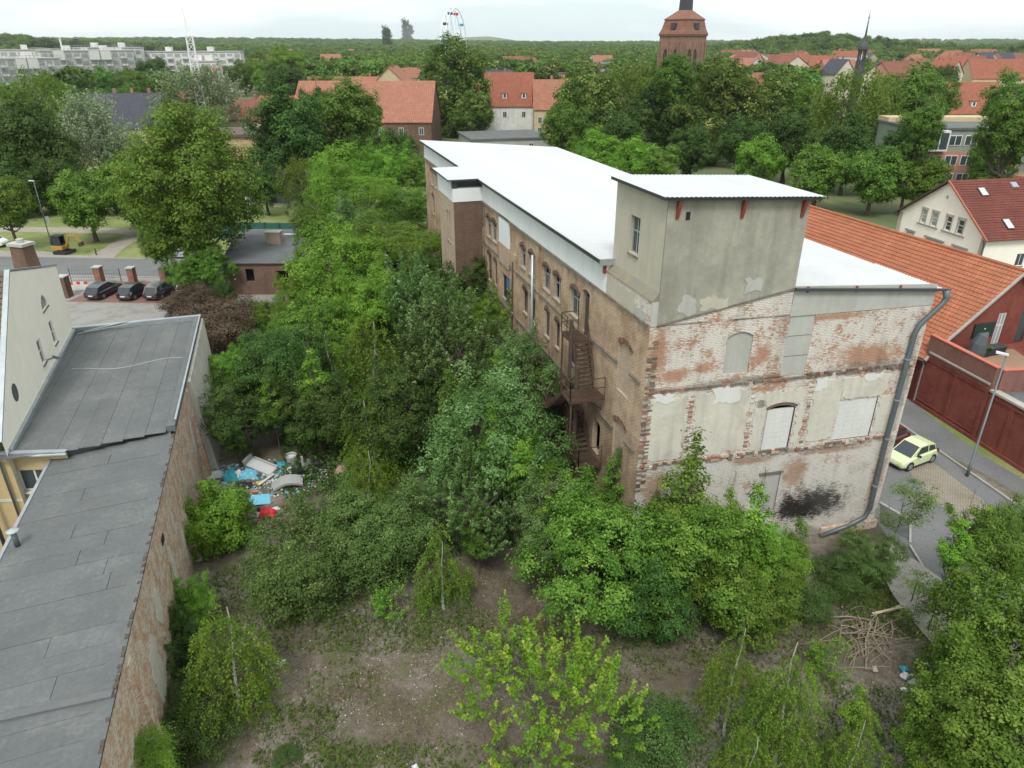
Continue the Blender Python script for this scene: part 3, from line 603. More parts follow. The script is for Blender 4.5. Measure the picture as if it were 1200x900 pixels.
# big zinc downpipe on the right corner
b = MB(); P = [GA(15.15, .2, 14.15), GA(15.3, .22, 13.75), GA(15.1, .22, 13.45), GA(14.15, .2, 12.45), GA(14.0, .2, 12.0), GA(13.98, .2, 6.0), GA(14.1, .2, 1.5), GA(13.9, .2, .95), GA(12.9, .25, .55), GA(11.2, .3, .15)]
b.tube(P, [.17, .16]+[.125]*8, 12); dp = b.build('downpipe', M_PIPE, fac, smooth=True)
for z in (3.0, 6.0, 8.3, 10.6):
    q = MB(); q.tube([GA(14.0 if z > 3.5 else 14.04, .2, z), GA(14.0 if z > 3.5 else 14.04, .2, z+.08)], .145, 12); q.build('pipe_clamp', M_ZINC, dp)
b = MB(); b.tube([FA(15.85, .28, 12.6), FA(15.85, .25, 3.0)], .09, 10); pp = b.build('downpipe', M_ZINC, fac, smooth=True)
b = MB(); b.tube([FA(20.7, .15, 10.8), FA(20.75, .18, 4)], .06, 8); b.build('downpipe', M_RUST, fac, smooth=True)
for u in (28.7,):
    b = MB(); b.tube([FA(u, .14, 13.3), FA(u, .14, 2)], .05, 6); b.build('downpipe', M_STONE, fac)

# ------------------------------------------------------------------ rusty outside stair
stt = empty('fire_escape', FA(5.5, 1.0), 0, 'rusty steel outside staircase with platforms fixed to the brick factory wall', 'fire escape')
def platform(u0, u1, v0, v1, z, rails):
    b = MB(); b.box(FA, u0, u1, v0, v1, z-.09, z-.05)
    b.box(FA, u0, u1, v1-.05, v1+.01, z-.2, z-.048); b.box(FA, u0-.03, u0+.03, v0, v1, z-.2, z-.046); b.box(FA, u1-.03, u1+.03, v0, v1, z-.2, z-.044)
    n = int((u1-u0)/.12)
    for k in range(n): b.box(FA, u0+.04+k*.12, u0+.11+k*.12, v0+.02, v1-.06, z-.049, z-.02)
    p = b.build('platform', M_RUST, stt)
    for (a, c) in rails:
        r = MB(); n = max(1, int(round((Vector(c)-Vector(a)).length/1.0)))
        for k in range(n+1):
            x = a[0]+(c[0]-a[0])*k/n; y = a[1]+(c[1]-a[1])*k/n; r.bar(FA(x, y, z-.04), FA(x, y, z+1.1), .045)
        for h in (.55, 1.1): r.bar(FA(a[0], a[1], z+h), FA(c[0], c[1], z+h), .04)
        r.build('railing', M_RUST, stt)
platform(6.4, 8.0, .15, 1.15, 10.4, [((8.0, .15), (8.0, 1.15)), ((8.0, 1.15), (6.4, 1.15))])
platform(4.0, 5.25, .15, 2.1, 8.05, [((5.25, 2.1), (4.0, 2.1)), ((4.0, 2.1), (4.0, .15))])
platform(7.6, 8.7, .15, 2.1, 6.0, [((7.6, 2.1), (8.7, 2.1)), ((8.7, 2.1), (8.7, .2))])
platform(3.9, 5.4, .15, 1.5, 3.95, [((5.4, 1.5), (3.9, 1.5)), ((3.9, 1.5), (3.9, .15))])
def flight(u0, z0, u1, z1, v0, v1):
    n = max(3, int(abs(z0-z1)/.2)); s = MB()
    for v in (v0, v1): s.bar(FA(u0, v, z0-.1), FA(u1, v, z1-.1), .05, .2)
    s.build('stringer', M_RUST, stt)
    for k in range(n):
        t = (k+.6)/n; u = u0+(u1-u0)*t; z = z0+(z1-z0)*t
        b = MB(); b.box(FA, u-.14, u+.14, v0+.03, v1-.03, z-.03, z); b.build('tread', M_RUST, stt)
    r = MB()
    for v in (v0, v1):
        r.bar(FA(u0, v, z0+.95), FA(u1, v, z1+.95), .04); r.bar(FA(u0, v, z0+.5), FA(u1, v, z1+.5), .03)
        for t in (0.05, .5, .95): r.bar(FA(u0+(u1-u0)*t, v, z0+(z1-z0)*t-.1), FA(u0+(u1-u0)*t, v, z0+(z1-z0)*t+.95), .04)
    r.build('railing', M_RUST, stt)
flight(6.4, 10.4, 5.25, 8.05, .25, 1.1); flight(5.25, 8.05, 7.6, 6.0, 1.2, 2.05); flight(7.6, 6.0, 5.4, 3.95, .25, 1.1)
for (u, v, zt_) in ((6.45, 1.2, 11.6), (5.3, 1.25, 9.4), (4.1, 2.0, 8.0), (8.6, 2.0, 5.9), (4.0, 1.4, 3.9), (7.95, 1.1, 10.3)):
    b = MB(); b.bar(FA(u, v, 0), FA(u, v, zt_), .2 if zt_ > 9 and u < 7 else .1); b.build('post', M_WOOD if u in (6.45, 5.3) else M_RUST, stt)
for u, z in ((7.3, 10.3), (4.6, 7.95), (8.2, 5.9)): b = MB(); b.bar(FA(u, .02, z-1.0), FA(u, 1.0, z-.15), .06); b.build('strut', M_RUST, stt)
b = MB(); b.box(FA, 6.97, 7.0, -.5, .2, 10.42, 12.6); b.build('door_leaf', M_WOOD, fac)
# ------------------------------------------------------------------ ground and surfaces
def hill(x, y):
    r = 0.0
    for (cx, cy, rx, ry, h) in ((-980, 1250, 330, 260, 26), (430, 1100, 120, 160, 22), (900, 900, 260, 200, 27), (-200, 5200, 300, 500, 62), (-1500, 3200, 1500, 600, 22), (2200, 4200, 1800, 700, 20), (300, 6500, 3500, 800, 22)):
        r += h*math.exp(-((x-cx)/rx)**2-((y-cy)/ry)**2)
    return r
t = NT('open_country'); c = t.ramp(t.mix(.4, t.noise(.006, 5, .6), t.noise(.05, 5)), [(.35, (0.055, 0.085, 0.03)), (.5, (0.10, 0.13, 0.05)), (.58, (0.16, 0.16, 0.075)), (.66, (0.06, 0.09, 0.03))]); t.col(c); t.rough(1.0); M_LAND = done(t)
me = bpy.data.meshes.new('ground'); xs = sorted(set([-5700, -4500, -3200]+list(range(-2400, 2401, 150))+[3200, 4500, 5700])); ys = [-600, -100, 0, 60, 120, 250, 400]+list(range(550, 2400, 130))+list(range(2400, 7600, 300))+[7600]
V = [(x, y, (hill(x, y) if y > 500 else 0)-.02) for y in ys for x in xs]; n = len(xs)
me.from_pydata(V, [], [(j*n+i, j*n+i+1, (j+1)*n+i+1, (j+1)*n+i) for j in range(len(ys)-1) for i in range(n-1)]); me.materials.append(M_LAND)
g = bpy.data.objects.new('ground', me); COL.objects.link(g); g['kind'] = 'structure'
def sheet_poly(name, pts, z, mat, kind='structure', label=None):
    b = MB(); b.face([Vector((p[0], p[1], z)) for p in pts]); o = b.build(name, mat); o['kind'] = kind
    if label: o['label'] = label
    return o
t = NT('trampled_dirt')
n1 = t.noise(.22, 7, .65); n2 = t.noise(2.5, 6, .7); n3 = t.noise(22, 4, .7)
c = t.ramp(n1, [(.36, (0.105, 0.086, 0.064)), (.5, (0.180, 0.156, 0.128)), (.62, (0.27, 0.245, 0.215))])
c = t.mix(t.ramp(n2, [(.42, 0.), (.62, .7)]), c, (0.10, 0.082, 0.062)); c = t.mix(t.ramp(t.noise(.5, 6, .7, off=(9, 4, 0)), [(.49, 0.), (.62, .8)]), c, (0.10, 0.115, 0.045))
c = t.mix(t.ramp(n3, [(.3, 0.8), (.5, 0.)]), c, (0.055, 0.045, 0.035)); c = t.mix(t.ramp(t.noise(35, 3, .7), [(.62, 0.), (.7, .8)]), c, (0.34, 0.31, 0.27))
t.col(c); t.rough(1.0); t.p.inputs['Specular IOR Level'].default_value = .1; t.bump(t.mix(.5, n2, n3), 1.0, .09); M_DIRT = done(t)
# vacant lot: gently uneven sheet
def lot_z(x, y): return .06+.05*math.sin(x*.7+y*.3)+.05*math.sin(x*.23-y*.51+1)+.03*math.sin(x*1.9+y*1.3)
import mathutils
b = MB(); xs = np.linspace(-30, 21, 86); ys = np.linspace(4, 72, 110)
V = []; F_ = []
for y in ys:
    for x in xs: V.append((x, y, max(.012, lot_z(x, y)+.08*mathutils.noise.noise((x*.9, y*.9, 0)))))
for j in range(len(ys)-1):
    for i in range(len(xs)-1): F_.append((j*86+i, j*86+i+1, (j+1)*86+i+1, (j+1)*86+i))
me = bpy.data.meshes.new('vacant_lot'); me.from_pydata(V, [], F_); me.materials.append(M_DIRT); me.polygons.foreach_set('use_smooth', [True]*len(F_))
o = bpy.data.objects.new('vacant_lot', me); COL.objects.link(o); o['kind'] = 'structure'
t = NT('old_asphalt'); c = t.ramp(t.mix(.5, t.noise(.5, 6, .65), t.noise(8, 5)), [(.38, (0.105, 0.108, 0.11)), (.62, (0.15, 0.152, 0.155))]); c = t.mix(t.ramp(t.noise(60, 2), [(.55, 0.), (.7, .5)]), c, (.24, .235, .225)); t.col(c); t.rough(.92); t.bump(t.noise(70, 3), .3, .01); M_ASPH = done(t)
t = NT('patched_asphalt'); c = t.ramp(t.noise(1.2, 6), [(.38, (0.055, 0.056, 0.06)), (.62, (0.085, 0.086, 0.09))]); t.col(c); t.rough(.9); M_ASPH2 = done(t)
def cobble(name, c1, c2, w, h):
    t = NT(name); b_ = t.brick(t.mix(t.noise(3, 4), c1, c2), t.mix(t.noise(5, 4), c2, c1), tuple(x*.45 for x in c2), w=w, h=h, ms=.012, vec=t.tc.outputs['Object'])
    c = t.mix(t.ramp(t.noise(.6, 6, .7), [(.48, 0.), (.68, .6)]), b_.outputs[0], (0.13, 0.115, 0.08)); t.col(c); t.rough(.9); t.bump(t.math('SUBTRACT', 1.0, b_.outputs['Fac']), .6, .02); return done(t)
M_COB = cobble('cobble_stones', (0.33, 0.29, 0.23), (0.22, 0.19, 0.15), .16, .14); M_PAVE = cobble('grey_paving', (0.34, 0.33, 0.31), (0.29, 0.28, 0.265), .2, .1); M_PAVR = cobble('red_paving', (0.26, 0.13, 0.10), (0.21, 0.11, 0.09), .2, .1)
t = NT('lawn'); c = t.ramp(t.mix(.5, t.noise(.35, 6, .65), t.noise(5, 5, .7)), [(.36, (0.10, 0.155, 0.035)), (.5, (0.16, 0.195, 0.055)), (.62, (0.27, 0.24, 0.12))]); t.col(c); t.rough(1.); t.bump(t.noise(25, 4), .8, .05); M_LAWN = done(t)
M_PATH = pm('gravel_path', (0.30, 0.27, 0.225), (0.24, 0.215, 0.175), scale=1.2, bump=.4, rough=1.)
M_KERB = pm('granite_kerb', (0.33, 0.32, 0.30), (0.25, 0.24, 0.225), scale=2)
M_GRAVEL = pm('pale_gravel', (0.33, 0.315, 0.28), (0.23, 0.215, 0.19), scale=2.5, bump=.6, rough=1.)
P2 = lambda *q: [tuple(at(*p))[:2] for p in q]
# far-left street with verges (direction roughly along X, slightly towards the camera on the right)
S0 = Vector((-66.2, 89.9)); SDv = Vector((.998, -.061)); SNv = Vector((.061, .998))
def S(u, v): p = S0+SDv*u+SNv*v; return (p.x, p.y)
sheet_poly('park_ground', [S(-90, 0), S(75, 0), S(90, 90), S(-120, 90)], .0, M_LAWN)
sheet_poly('street', [S(-90, -7.5), S(90, -7.5), S(90, 0), S(-90, 0)], .004, M_ASPH)
sheet_poly('verge', [S(-90, 0), S(14, 0), S(13, 1.0), S(8, 1.6), S(4, 2.9), S(-90, 2.9)], .008, M_GRAVEL)
b = MB(); F = Fr(S(-90, 0), SDv, SNv); b.box(F, 0, 160, -.06, .09, 0, .12); b.box(F, 0, 160, -7.7, -7.52, 0, .12); o = b.build('kerb', M_KERB); o['kind'] = 'structure'
sheet_poly('pavement', [S(-30, -10.4), S(60, -10.4), S(60, -7.7), S(-30, -7.7)], .012, M_PAVE)
sheet_poly('park_path', [S(-90, 13.4), S(8, 12.9), S(14, 11.4), S(30, 11), S(70, 12), S(70, 15.5), S(30, 15.2), S(10, 16), S(-90, 16.6)], .008, M_PATH)
sheet_poly('park_path', [S(11.3, 0), S(15.0, 0), S(13.9, 4), S(13.2, 8), S(14.5, 12.2), S(10.0, 13.2), S(10.6, 7), S(11.2, 3.5)], .012, M_PATH)
sheet_poly('parking_yard', [(-60, 45), (-24, 45), (-24, 76.0), S(38, -10.4), S(-30, -10.4)], .016, M_PAVE)
# three red paved bays
sheet_poly('parking_bay', [(-47.6, 72.2), (-33.0, 71.4), (-33.5, 79.0), (-46.2, 79.4)], .020, M_PAVR)
# right-hand lane
RW = Fr((32.94, 38.65), (-.199, .98), (.98, .199))        # along the red wall away from the camera, b to the right
sheet_poly('lane', P2((1012, 600), (1040, 560), (1036, 520), (1062, 548), (1085, 578), (1118, 605), (1140, 622), (1150, 648), (1230, 800), (1110, 712), (1058, 655), (1040, 640), (1012, 612)), .024, M_ASPH)
sheet_poly('lane', [tuple(RW(u, v))[:2] for u, v in ((-30, 8), (-30, -16), (60, -9), (60, 2))], .004, M_ASPH)
sheet_poly('cobble_strip', P2((1036, 520), (1062, 548), (1085, 578), (1118, 605), (1140, 622), (1150, 648), (1200, 700), (1260, 700), (1150, 585), (1095, 543), (1055, 500)), .028, M_COB)
sheet_poly('footway', [tuple(RW(u, v))[:2] for u, v in ((-30, -3.3), (-30, 0.0), (30, 0.0), (30, -3.3))], .032, M_ASPH)
sheet_poly('grass_strip', [tuple(RW(u, v))[:2] for u, v in ((-8, -.75), (-8, -.02), (10, -.02), (7, -.5), (3, -.9), (-2, -.6))], .036, M_LAWN)
sheet_poly('weedy_strip', [tuple(RW(u, v))[:2] for u, v in ((-9, -3.25), (-9, -2.0), (-4, -2.2), (0, -2.5), (2.5, -3.0), (4, -3.25))], .036, M_DIRT)
b = MB(); b.box(RW, -25, 25, -3.48, -3.32, 0, .13); o = b.build('kerb', M_KERB); o['kind'] = 'structure'
sheet_poly('gravel_patch', P2((1045, 640), (1100, 680), (1180, 760), (1120, 790), (1080, 745), (1045, 700), (1030, 670)), .19, M_GRAVEL)
A = P2((1031, 590), (1066, 611), (1066, 634), (1031, 613)); sheet_poly('asphalt_patch', A, .040, M_ASPH2)
b = MB(); b.bar(at(1031, 589, .06), at(1067, 610, .06), .18, .1); b.bar(at(1067, 610, .062), at(1066.5, 636, .062), .12, .1); o = b.build('kerb', M_KERB); o['kind'] = 'structure'
b = MB(); b.bar(at(1066, 640, .08), at(1110, 712, .08), .12, .2); b.bar(at(1110, 712, .08), at(1180, 790, .08), .12, .2); o = b.build('kerb', M_KERB); o['kind'] = 'structure'

# ------------------------------------------------------------------ left buildings: felt roofed annex with brick boundary wall
t = NT('grey_roofing_felt'); c = t.ramp(t.mix(.45, t.noise(.45, 6, .7), t.noise(6, 6, .7)), [(.36, (0.076, 0.083, 0.085)), (.52, (0.100, 0.107, 0.108)), (.64, (0.140, 0.145, 0.144))])
oi = t.n.new('ShaderNodeObjectInfo'); mmul = t.n.new('ShaderNodeMath'); mmul.operation = 'MULTIPLY_ADD'; t.l.new(oi.outputs['Random'], mmul.inputs[0]); mmul.inputs[1].default_value = .14; mmul.inputs[2].default_value = .93
hs = t.n.new('ShaderNodeHueSaturation'); t.l.new(mmul.outputs[0], hs.inputs['Value']); t.l.new(c, hs.inputs['Color']); c = hs.outputs[0]
c = t.mix(t.ramp(t.noise(90, 2, .5), [(.6, 0.), (.72, .4)]), c, (.20, .21, .20)); c = t.mix(t.ramp(t.noise(.3, 7, .7, off=(4, 4, 4)), [(.55, 0.), (.75, .45)]), c, (.15, .145, .125))
t.col(c); t.rough(.88); t.bump(t.mix(.5, t.noise(90, 2), t.noise(3, 4)), .3, .01); M_FELT = done(t)
M_FELTD = pm('old_dark_felt', (0.095, 0.10, 0.105), (0.13, 0.135, 0.14), scale=.8, bump=.3, rough=.9)
M_YEL = plastermat('ochre_render', (0.50, 0.38, 0.20), (0.44, 0.34, 0.19), stain=(.33, .28, .2), samt=.3); M_HWHITE = plastermat('cream_render', (0.82, 0.78, 0.68), (0.77, 0.73, 0.63), stain=(.55, .5, .4), samt=.25, streak=.15)
ann = empty('flat_roofed_annex', (-17.9, 33.1, 0), 0, 'long low annex with grey roofing felt roofs and a flaking brick boundary wall', 'annex')
LF = Fr((-17.95, 33.2), (-.3, .954), (.954, .3))      # u away from camera, v to the right (outside)
BW = Fr((-17.95, 33.2), (-.3, .954), (.954, .3))
# boundary wall: near part and far part
b = MB(); 
wall(BW, -26, 0.2, 0, 6.35, [], M_BOUNDBRICK, 'boundary_wall', ann); wall(BW, 0.2, 17.2, 0, 6.75, [], M_BOUNDBRICK, 'boundary_wall', ann)
EB = Fr(BW(17.2, 0)[:2], (-.954, -.3), (-.3, .954)); wall(EB, 0, 8.5, 0, 6.75, [], M_YEL, 'rear_wall', ann)
random.seed(5)
b = MB(); b.hexa([BW(6.0, 0, 0), BW(17.25, 0, 0), BW(17.25, .35, 0), BW(6.0, .75, 0), BW(6.0, 0, 6.4), BW(17.25, 0, 6.5), BW(17.25, .16, 6.5), BW(6.0, .18, 6.4)]); b.build('plaster_buttress', M_PANELPL, ann)
def bslab(u0, u1, z0, z1, m, t_=.03, name='plaster_patch'):
    s0 = fac; b = MB(); r = random.Random(int(u0*10+z0*7)); n = 8; P = []
    for k in range(26):
        a = 2*math.pi*k/26; q = 1+r.uniform(-.28, .2); P.append(((u0+u1)/2+(u1-u0)/2*q*math.cos(a), (z0+z1)/2+(z1-z0)/2*q*math.sin(a)))
    b.face([BW(u, t_, z) for u, z in P])
    for i in range(26):
        (a, c), (d, e) = P[i], P[(i+1) % 26]; b.face([BW(a, 0, c), BW(d, 0, e), BW(d, t_, e), BW(a, t_, c)])
    b.build(name, m, ann)
for a in ((3.6, 4.2, 2.2, 5.0), (1.2, 1.7, 1.6, 3.6), (-1.5, -1.1, 2.6, 4.6), (-4.8, -4.2, .8, 3.0), (-8, -7.3, 2, 4.2), (-12, -11, 3.2, 5), (-14.5, -13, 1.5, 4.5), (-9.6, -9.2, .6, 1.8), (-5.9, -5.6, 3.6, 5.3)): bslab(*a, M_PANELPL)
for u, w_, hh in ((5.2, .25, 6.2), (-3.2, .3, 3.2), (-16.2, .3, 6)):
    b = MB(); b.hexa([BW(u-w_, 0, 0), BW(u+w_, 0, 0), BW(u+w_*.8, .42, 0), BW(u-w_*.8, .42, 0), BW(u-w_, 0, hh), BW(u+w_, 0, hh), BW(u+w_*.5, .06, hh), BW(u-w_*.5, .06, hh)]); b.build('buttress', M_BOUNDBRICK, ann)
b = MB(); b.box(BW, -8.5, -8.0, .0, .04, 5.0, 5.35); b.build('painted_hole', M_INTSHADE, ann)  # hole only painted: near-black box on the brick for its shade
# ragged top courses of the boundary wall: loose bricks
rr = random.Random(11); bm_cache = []; M_SOOTB = pm('sooty_loose_brick', (.060, .050, .042), (.10, .072, .055), scale=6)
for k in range(5):
    q = MB(); h_ = .04+.015*(k % 3); Fz = lambda u, v, z=0: Vector((u, v, z)); q.box(Fz, -.075-.012*k, .075+.01*k, -.05, .055, 0, h_); oo = q.build('brick', M_SOOTB); bm_cache.append(oo)
u = -22.0; i = 0; yaw = math.atan2(.954, -.3)
while u < 17:
    if rr.random() < .5 and u < .1:
        src = bm_cache[i % 5]; c = src if i < 5 else src.copy()
        if i >= 5: COL.objects.link(c)
        c.parent = ann; z = 6.352 if u < .2 else 6.752
        c.location = BW(u+rr.uniform(-.08, .08), -.07+rr.uniform(-.03, .02), z)-ann.location; c.rotation_euler = (0, rr.uniform(-.06, .06), yaw+rr.uniform(-.12, .12)); i += 1
    u += .25
# lower roof: felt strips running across, one object each
def zlow(u, v): return 6.33+.045*v*0+(-v)*(-.045)   # falls slightly to the left
FWN = -5.75
u = -25.5; k = 0; random.seed(9)
b = MB(); b.hexa([BW(-26, FWN, 0), BW(-.2, FWN, 0), BW(-.2, -.25, 0), BW(-26, -.25, 0), BW(-26, FWN, 6.01), BW(-.2, FWN, 6.01), BW(-.2, -.25, 6.335), BW(-26, -.25, 6.335)]); b.build('lower_building_wall', M_FELTD, ann)
def felt(u0, u1, v0, v1, zf, dz, name='felt_strip', m=None):
    b = MB(); t_ = .006+dz
    P = [(u0, v0), (u1, v0), (u1, v1), (u0, v1)]
    b.hexa([BW(a, c, zf(a, c)-.02) for a, c in P]+[BW(a, c, zf(a, c)+t_) for a, c in P]); return b.build(name, m or M_FELT, ann)
zl = lambda u, v: 6.36+.058*v
while u < -1.0:
    w = 1.0; cut = [-.35]
    s = -random.uniform(1.2, 5.0); pieces = [(-5.9, s-.03), (s, -.56)] if random.random() < .75 else [(-5.9, -.52)]
    for j, (a, c) in enumerate(pieces): felt(u, u+w-.013, a, c, zl, .008*(k % 2)+.004*j+random.uniform(0, .008))
    u += w; k += 1
felt(-25.5, -.6, -.56, -.02, zl, .018, 'edge_strip')
felt(-25.5, -.5, -5.95, -5.8, zl, .05, 'edge_trim', M_ZINC)
# dark seam where the near roof ends
b = MB(); b.bar(BW(-17.6, -5.9, zl(0, -5.9)+.05), BW(-18.0, -.1, zl(0, -.1)+.05), .28, .12); b.build('felt_upstand', M_FELTD, ann)
# upper roof: strips running lengthwise
zu = lambda u, v: 6.52+.0*v+.012*u*0-.02*(v+8)*0
UV0 = [(-.45, -1.45), (-1.45, -2.45), (-2.45, -3.45), (-3.45, -4.45), (-4.45, -5.45), (-5.45, -6.45), (-6.45, -7.45), (-7.45, -8.1)]
b = MB(); b.hexa([BW(-.9, -5.6, 0), BW(17.0, -8.4, 0), BW(17.0, -.3, 0), BW(.3, -.3, 0), BW(-.9, -5.6, 6.47), BW(17.0, -8.4, 6.47), BW(17.0, -.3, 6.47), BW(.3, -.3, 6.47)]); b.build('upper_building_wall', M_FELTD, ann)
for i, (c, a) in enumerate(UV0):
    us = [-.3-.16*abs(a) if a > -5 else .3*0-1.0, 5+random.uniform(-2.5, 2.5), 11+random.uniform(-2, 2.5), 16.9]
    if a < -5: us[0] = -1.1
    us = [x for x in us if x >= us[0]]; us = sorted(us)
    for j in range(len(us)-1):
        if us[j+1]-us[j] > .4: felt(us[j], us[j+1]-.013, a+.006, c-.007, zu, .008*(i % 2)+.005*(j % 2)+random.uniform(0, .004))
b = MB(); b.hexa([BW(.2, -.42, 6.45), BW(17.2, -.42, 6.5), BW(17.2, .03, 6.5), BW(.2, .03, 6.45), BW(.2, -.40, 6.70), BW(17.2, -.40, 6.80), BW(17.2, .03, 6.80), BW(.2, .03, 6.70)]); b.build('parapet_kerb', M_FELTD, ann)
b = MB(); b.box(BW, .2, 17.25, -.05, .05, 6.806, 6.85); b.box(BW, 16.9, 17.25, -8.4, -.06, 6.5, 6.84); b.build('edge_trim', M_ZINC, ann)
b = MB(); b.box(BW, -.25, .15, -.44, .0, 6.38, 6.72); b.build('parapet_end', M_FELTD, ann)
b = MB(); b.tube([BW(9.5+.4*math.sin(v*1.1), -v, 6.56) for v in [.5+.5*i for i in range(14)]], .012, 5); b.build('cable', plain('pale_cable', (.5, .5, .48)), ann)
b = MB(); b.tube([BW(16.6, -7.6, 6.6), BW(16.95, -4.8, 6.95)], .05, 8); b.tube([BW(16.3, -8.0, 6.6), BW(16.6, -4.2, 6.9)], .035, 8); tag(b.build('metal_tubes', M_ZINC), 'grey metal tubes lying on the far left corner of the felt roof', 'tubes')
# yellow facade with window below the upper roof, seen over the lower roof's edge
YF = Fr(BW(-.95, -5.4)[:2], (-.979, -.05), (.05, -.979))      # runs left, facing the camera
yw = (0.75, 2.35, 4.15, 5.45, 0)
wall(YF, -.4, 6.5, 0, 6.5, [yw], M_YEL, 'front_wall', ann, depth=.2)
window(YF, *yw[:4], ann, bars=1, cross=1, fm=M_FRAMEW, fw=.09, inset=.1)
b = MB(); b.box(YF, yw[0]-.08, yw[1]+.08, -.1, .12, yw[2]-.1, yw[2]-.02); b.build('sill', M_FRAMEW, ann)
b = MB(); b.box(YF, -.5, 3.4, .0, .28, 6.53, 6.60); b.build('eaves_trim', M_ZINC, ann)
b = MB(); b.tube([YF(-.6, .35, 6.5), YF(3.5, .4, 6.42)], .07, 8); b.build('gutter', M_ZINC, ann)
b = MB(); b.tube([YF(2.95, .3, 6.4), YF(2.9, .15, 6.0), YF(2.9, .15, 1)], .06, 8); b.build('downpipe', M_PIPE, ann, smooth=True)
b = MB(); b.tube([YF(3.9, .5, 6.4), YF(3.9, .5, 1)], .1, 8); b.build('downpipe', M_PIPE, ann, smooth=True)
b = MB(); b.box(YF, -.4, 6.5, .003, .04, 3.55, 3.7); b.build('string_course', M_PANELPL, ann)
b = MB(); p = BW(-9.7, -5.3, 5.95)
b.tube([at(21, 640, 6.06), at(21, 640, 6.06)+Vector((0, 0, .75))], .11, 12); vp = empty('vent_pipe', at(21, 640, 6.06), 0, 'grey vent pipe with a shiny metal cap on the left roof edge', 'vent pipe'); b.build('pipe', M_PIPE, vp, smooth=True)
b = MB(); q = at(21, 640, 6.06)+Vector((0, 0, .76)); b.tube([q, q+Vector((0, 0, .03)), q+Vector((0, 0, .12))], [.24, .24, .03], 16); b.build('cap', M_ZINC, vp)
# ------------------------------------------------------------------ cream house with brown tiled roof, far left
M_TILEBR = tilemat('brown_tiles', (0.125, 0.09, 0.075), (0.165, 0.125, 0.105), w=.3, h=9.0, ms=.012)
hou = empty('cream_house', (-29, 40, 0), 0, 'cream rendered house with steep brown tiled roof and a round-headed attic window', 'house')
HD = Vector((-.34, .94)).normalized(); HF = Fr((-24.9, 29.9), HD, (HD.y, -HD.x))     # u from near end to far end of the gable wall
PR = [(0.2, 0), (0.2, 7.4), (8.9, 13.5), (18.4, 11.2), (18.4, 0)]
op = [(3.5, 4.4, 8.35, 9.9), (6.9, 7.8, 8.3, 9.85)]; lun = (11.3, 12.6, 9.55, 10.45)
hops = [(9.2, 9.95, 7.0, 8.55, 0), (12.0, 12.75, 7.0, 8.55, 0), (9.6, 10.9, 10.0, 11.0, .6)]
# build: wall with openings for the rectangle 6..10 area + triangles
wall(HF, 8.9, 18.4, 0, 11.19, [(9.6, 10.4, 7.5, 9.0, 0), (13.0, 13.8, 7.5, 9.0, 0), (12.6, 14.0, 9.9, 10.75, .6)], M_HWHITE, 'gable_wall', hou, depth=.18)
b = MB(); b.face([HF(8.9, 0, 11.19), HF(18.4, 0, 11.19), HF(8.9, 0, 13.5)]); b.face([HF(.2, 0, 0), HF(8.9, 0, 0), HF(8.9, 0, 13.5), HF(.2, 0, 7.4)]); b.build('gable_wall', M_HWHITE, hou)
window(HF, 9.6, 10.4, 7.5, 9.0, hou, bars=0, cross=.5, fm=M_FRAMEW, inset=.08); window(HF, 13.0, 13.8, 7.5, 9.0, hou, bars=0, cross=.5, fm=M_FRAMEW, inset=.08)
window(HF, 12.6, 14.0, 9.9, 10.75, hou, bars=1, cross=1, rise=.6, fm=M_FRAMEG, inset=.08, gm=M_PALEPANE)
b = MB(); N = 16; b.face([HF(3.9+.45*math.cos(2*math.pi*k/N), .012, 8.35+.5*math.sin(2*math.pi*k/N)) for k in range(N)]); b.build('round_window', M_GLASS, hou)
b = MB(); b.tube([HF(10.2, .1, 7.6), HF(10.2, .5, 7.7)], .06, 8); q = HF(10.2, .6, 7.7); b.tube([q-Vector((0, 0, .02)), q+Vector((0, .05, .02))], .22, 14); b.build('satellite_dish', M_ZINC, hou)
BK = Fr(HF(18.4, 0)[:2], (-HD.y, HD.x), (HD.x, HD.y)); wall(BK, 0, 12, 0, 11.2, [], M_HWHITE, 'rear_wall', hou)
def tile_roof(P0, P1, P2_, P3, mat, parent, course=.36, wave=.3, name='roof_tiles', amp=.045, thick=.12, tag_stuff=True, wn=4):
    """P0-P1 eave, P3-P2 ridge. Overlapping courses of pantiles as relief geometry"""
    P0, P1, P2_, P3 = map(Vector, (P0, P1, P2_, P3)); b = MB(); sl = ((P3-P0).length+(P2_-P1).length)/2; n = max(2, int(sl/course)); L = (P1-P0).length; m = max(2, int(L/wave))
    nn = (P1-P0).cross(P3-P0).normalized(); nn = nn if nn.z > 0 else -nn
    for i in range(n):
        a, c = i/n, (i+1)/n; A0, A1 = P0.lerp(P3, a), P1.lerp(P2_, a); B0, B1 = P0.lerp(P3, c), P1.lerp(P2_, c)
        prev = None; r0 = len(b.v)
        for j in range(m*wn+1):
            q = j/(m*wn); h = amp*(.5+.5*math.cos(2*math.pi*j/wn))*.8
            lo = A0.lerp(A1, q); hi = B0.lerp(B1, q)
            b.v += [tuple(lo+nn*(h-.03)), tuple(lo+nn*(h+.06)), tuple(hi+nn*(h+.012))]
            if j:
                k = r0+3*j; b.f.append((k-3, k, k+1, k-2)); b.m.append(0); b.f.append((k-2, k+1, k+2, k-1)); b.m.append(0)
    o = b.build(name, mat, parent); 
    if tag_stuff: o['kind'] = 'stuff'
    return o
E_ = lambda u, v, z: HF(u, v, z)
tile_roof(HF(.2, -12, 7.4), HF(.2, -.25, 7.4), HF(8.9, -.25, 13.55), HF(8.9, -12, 13.55), M_TILEBR, hou, course=.38, wave=.33)
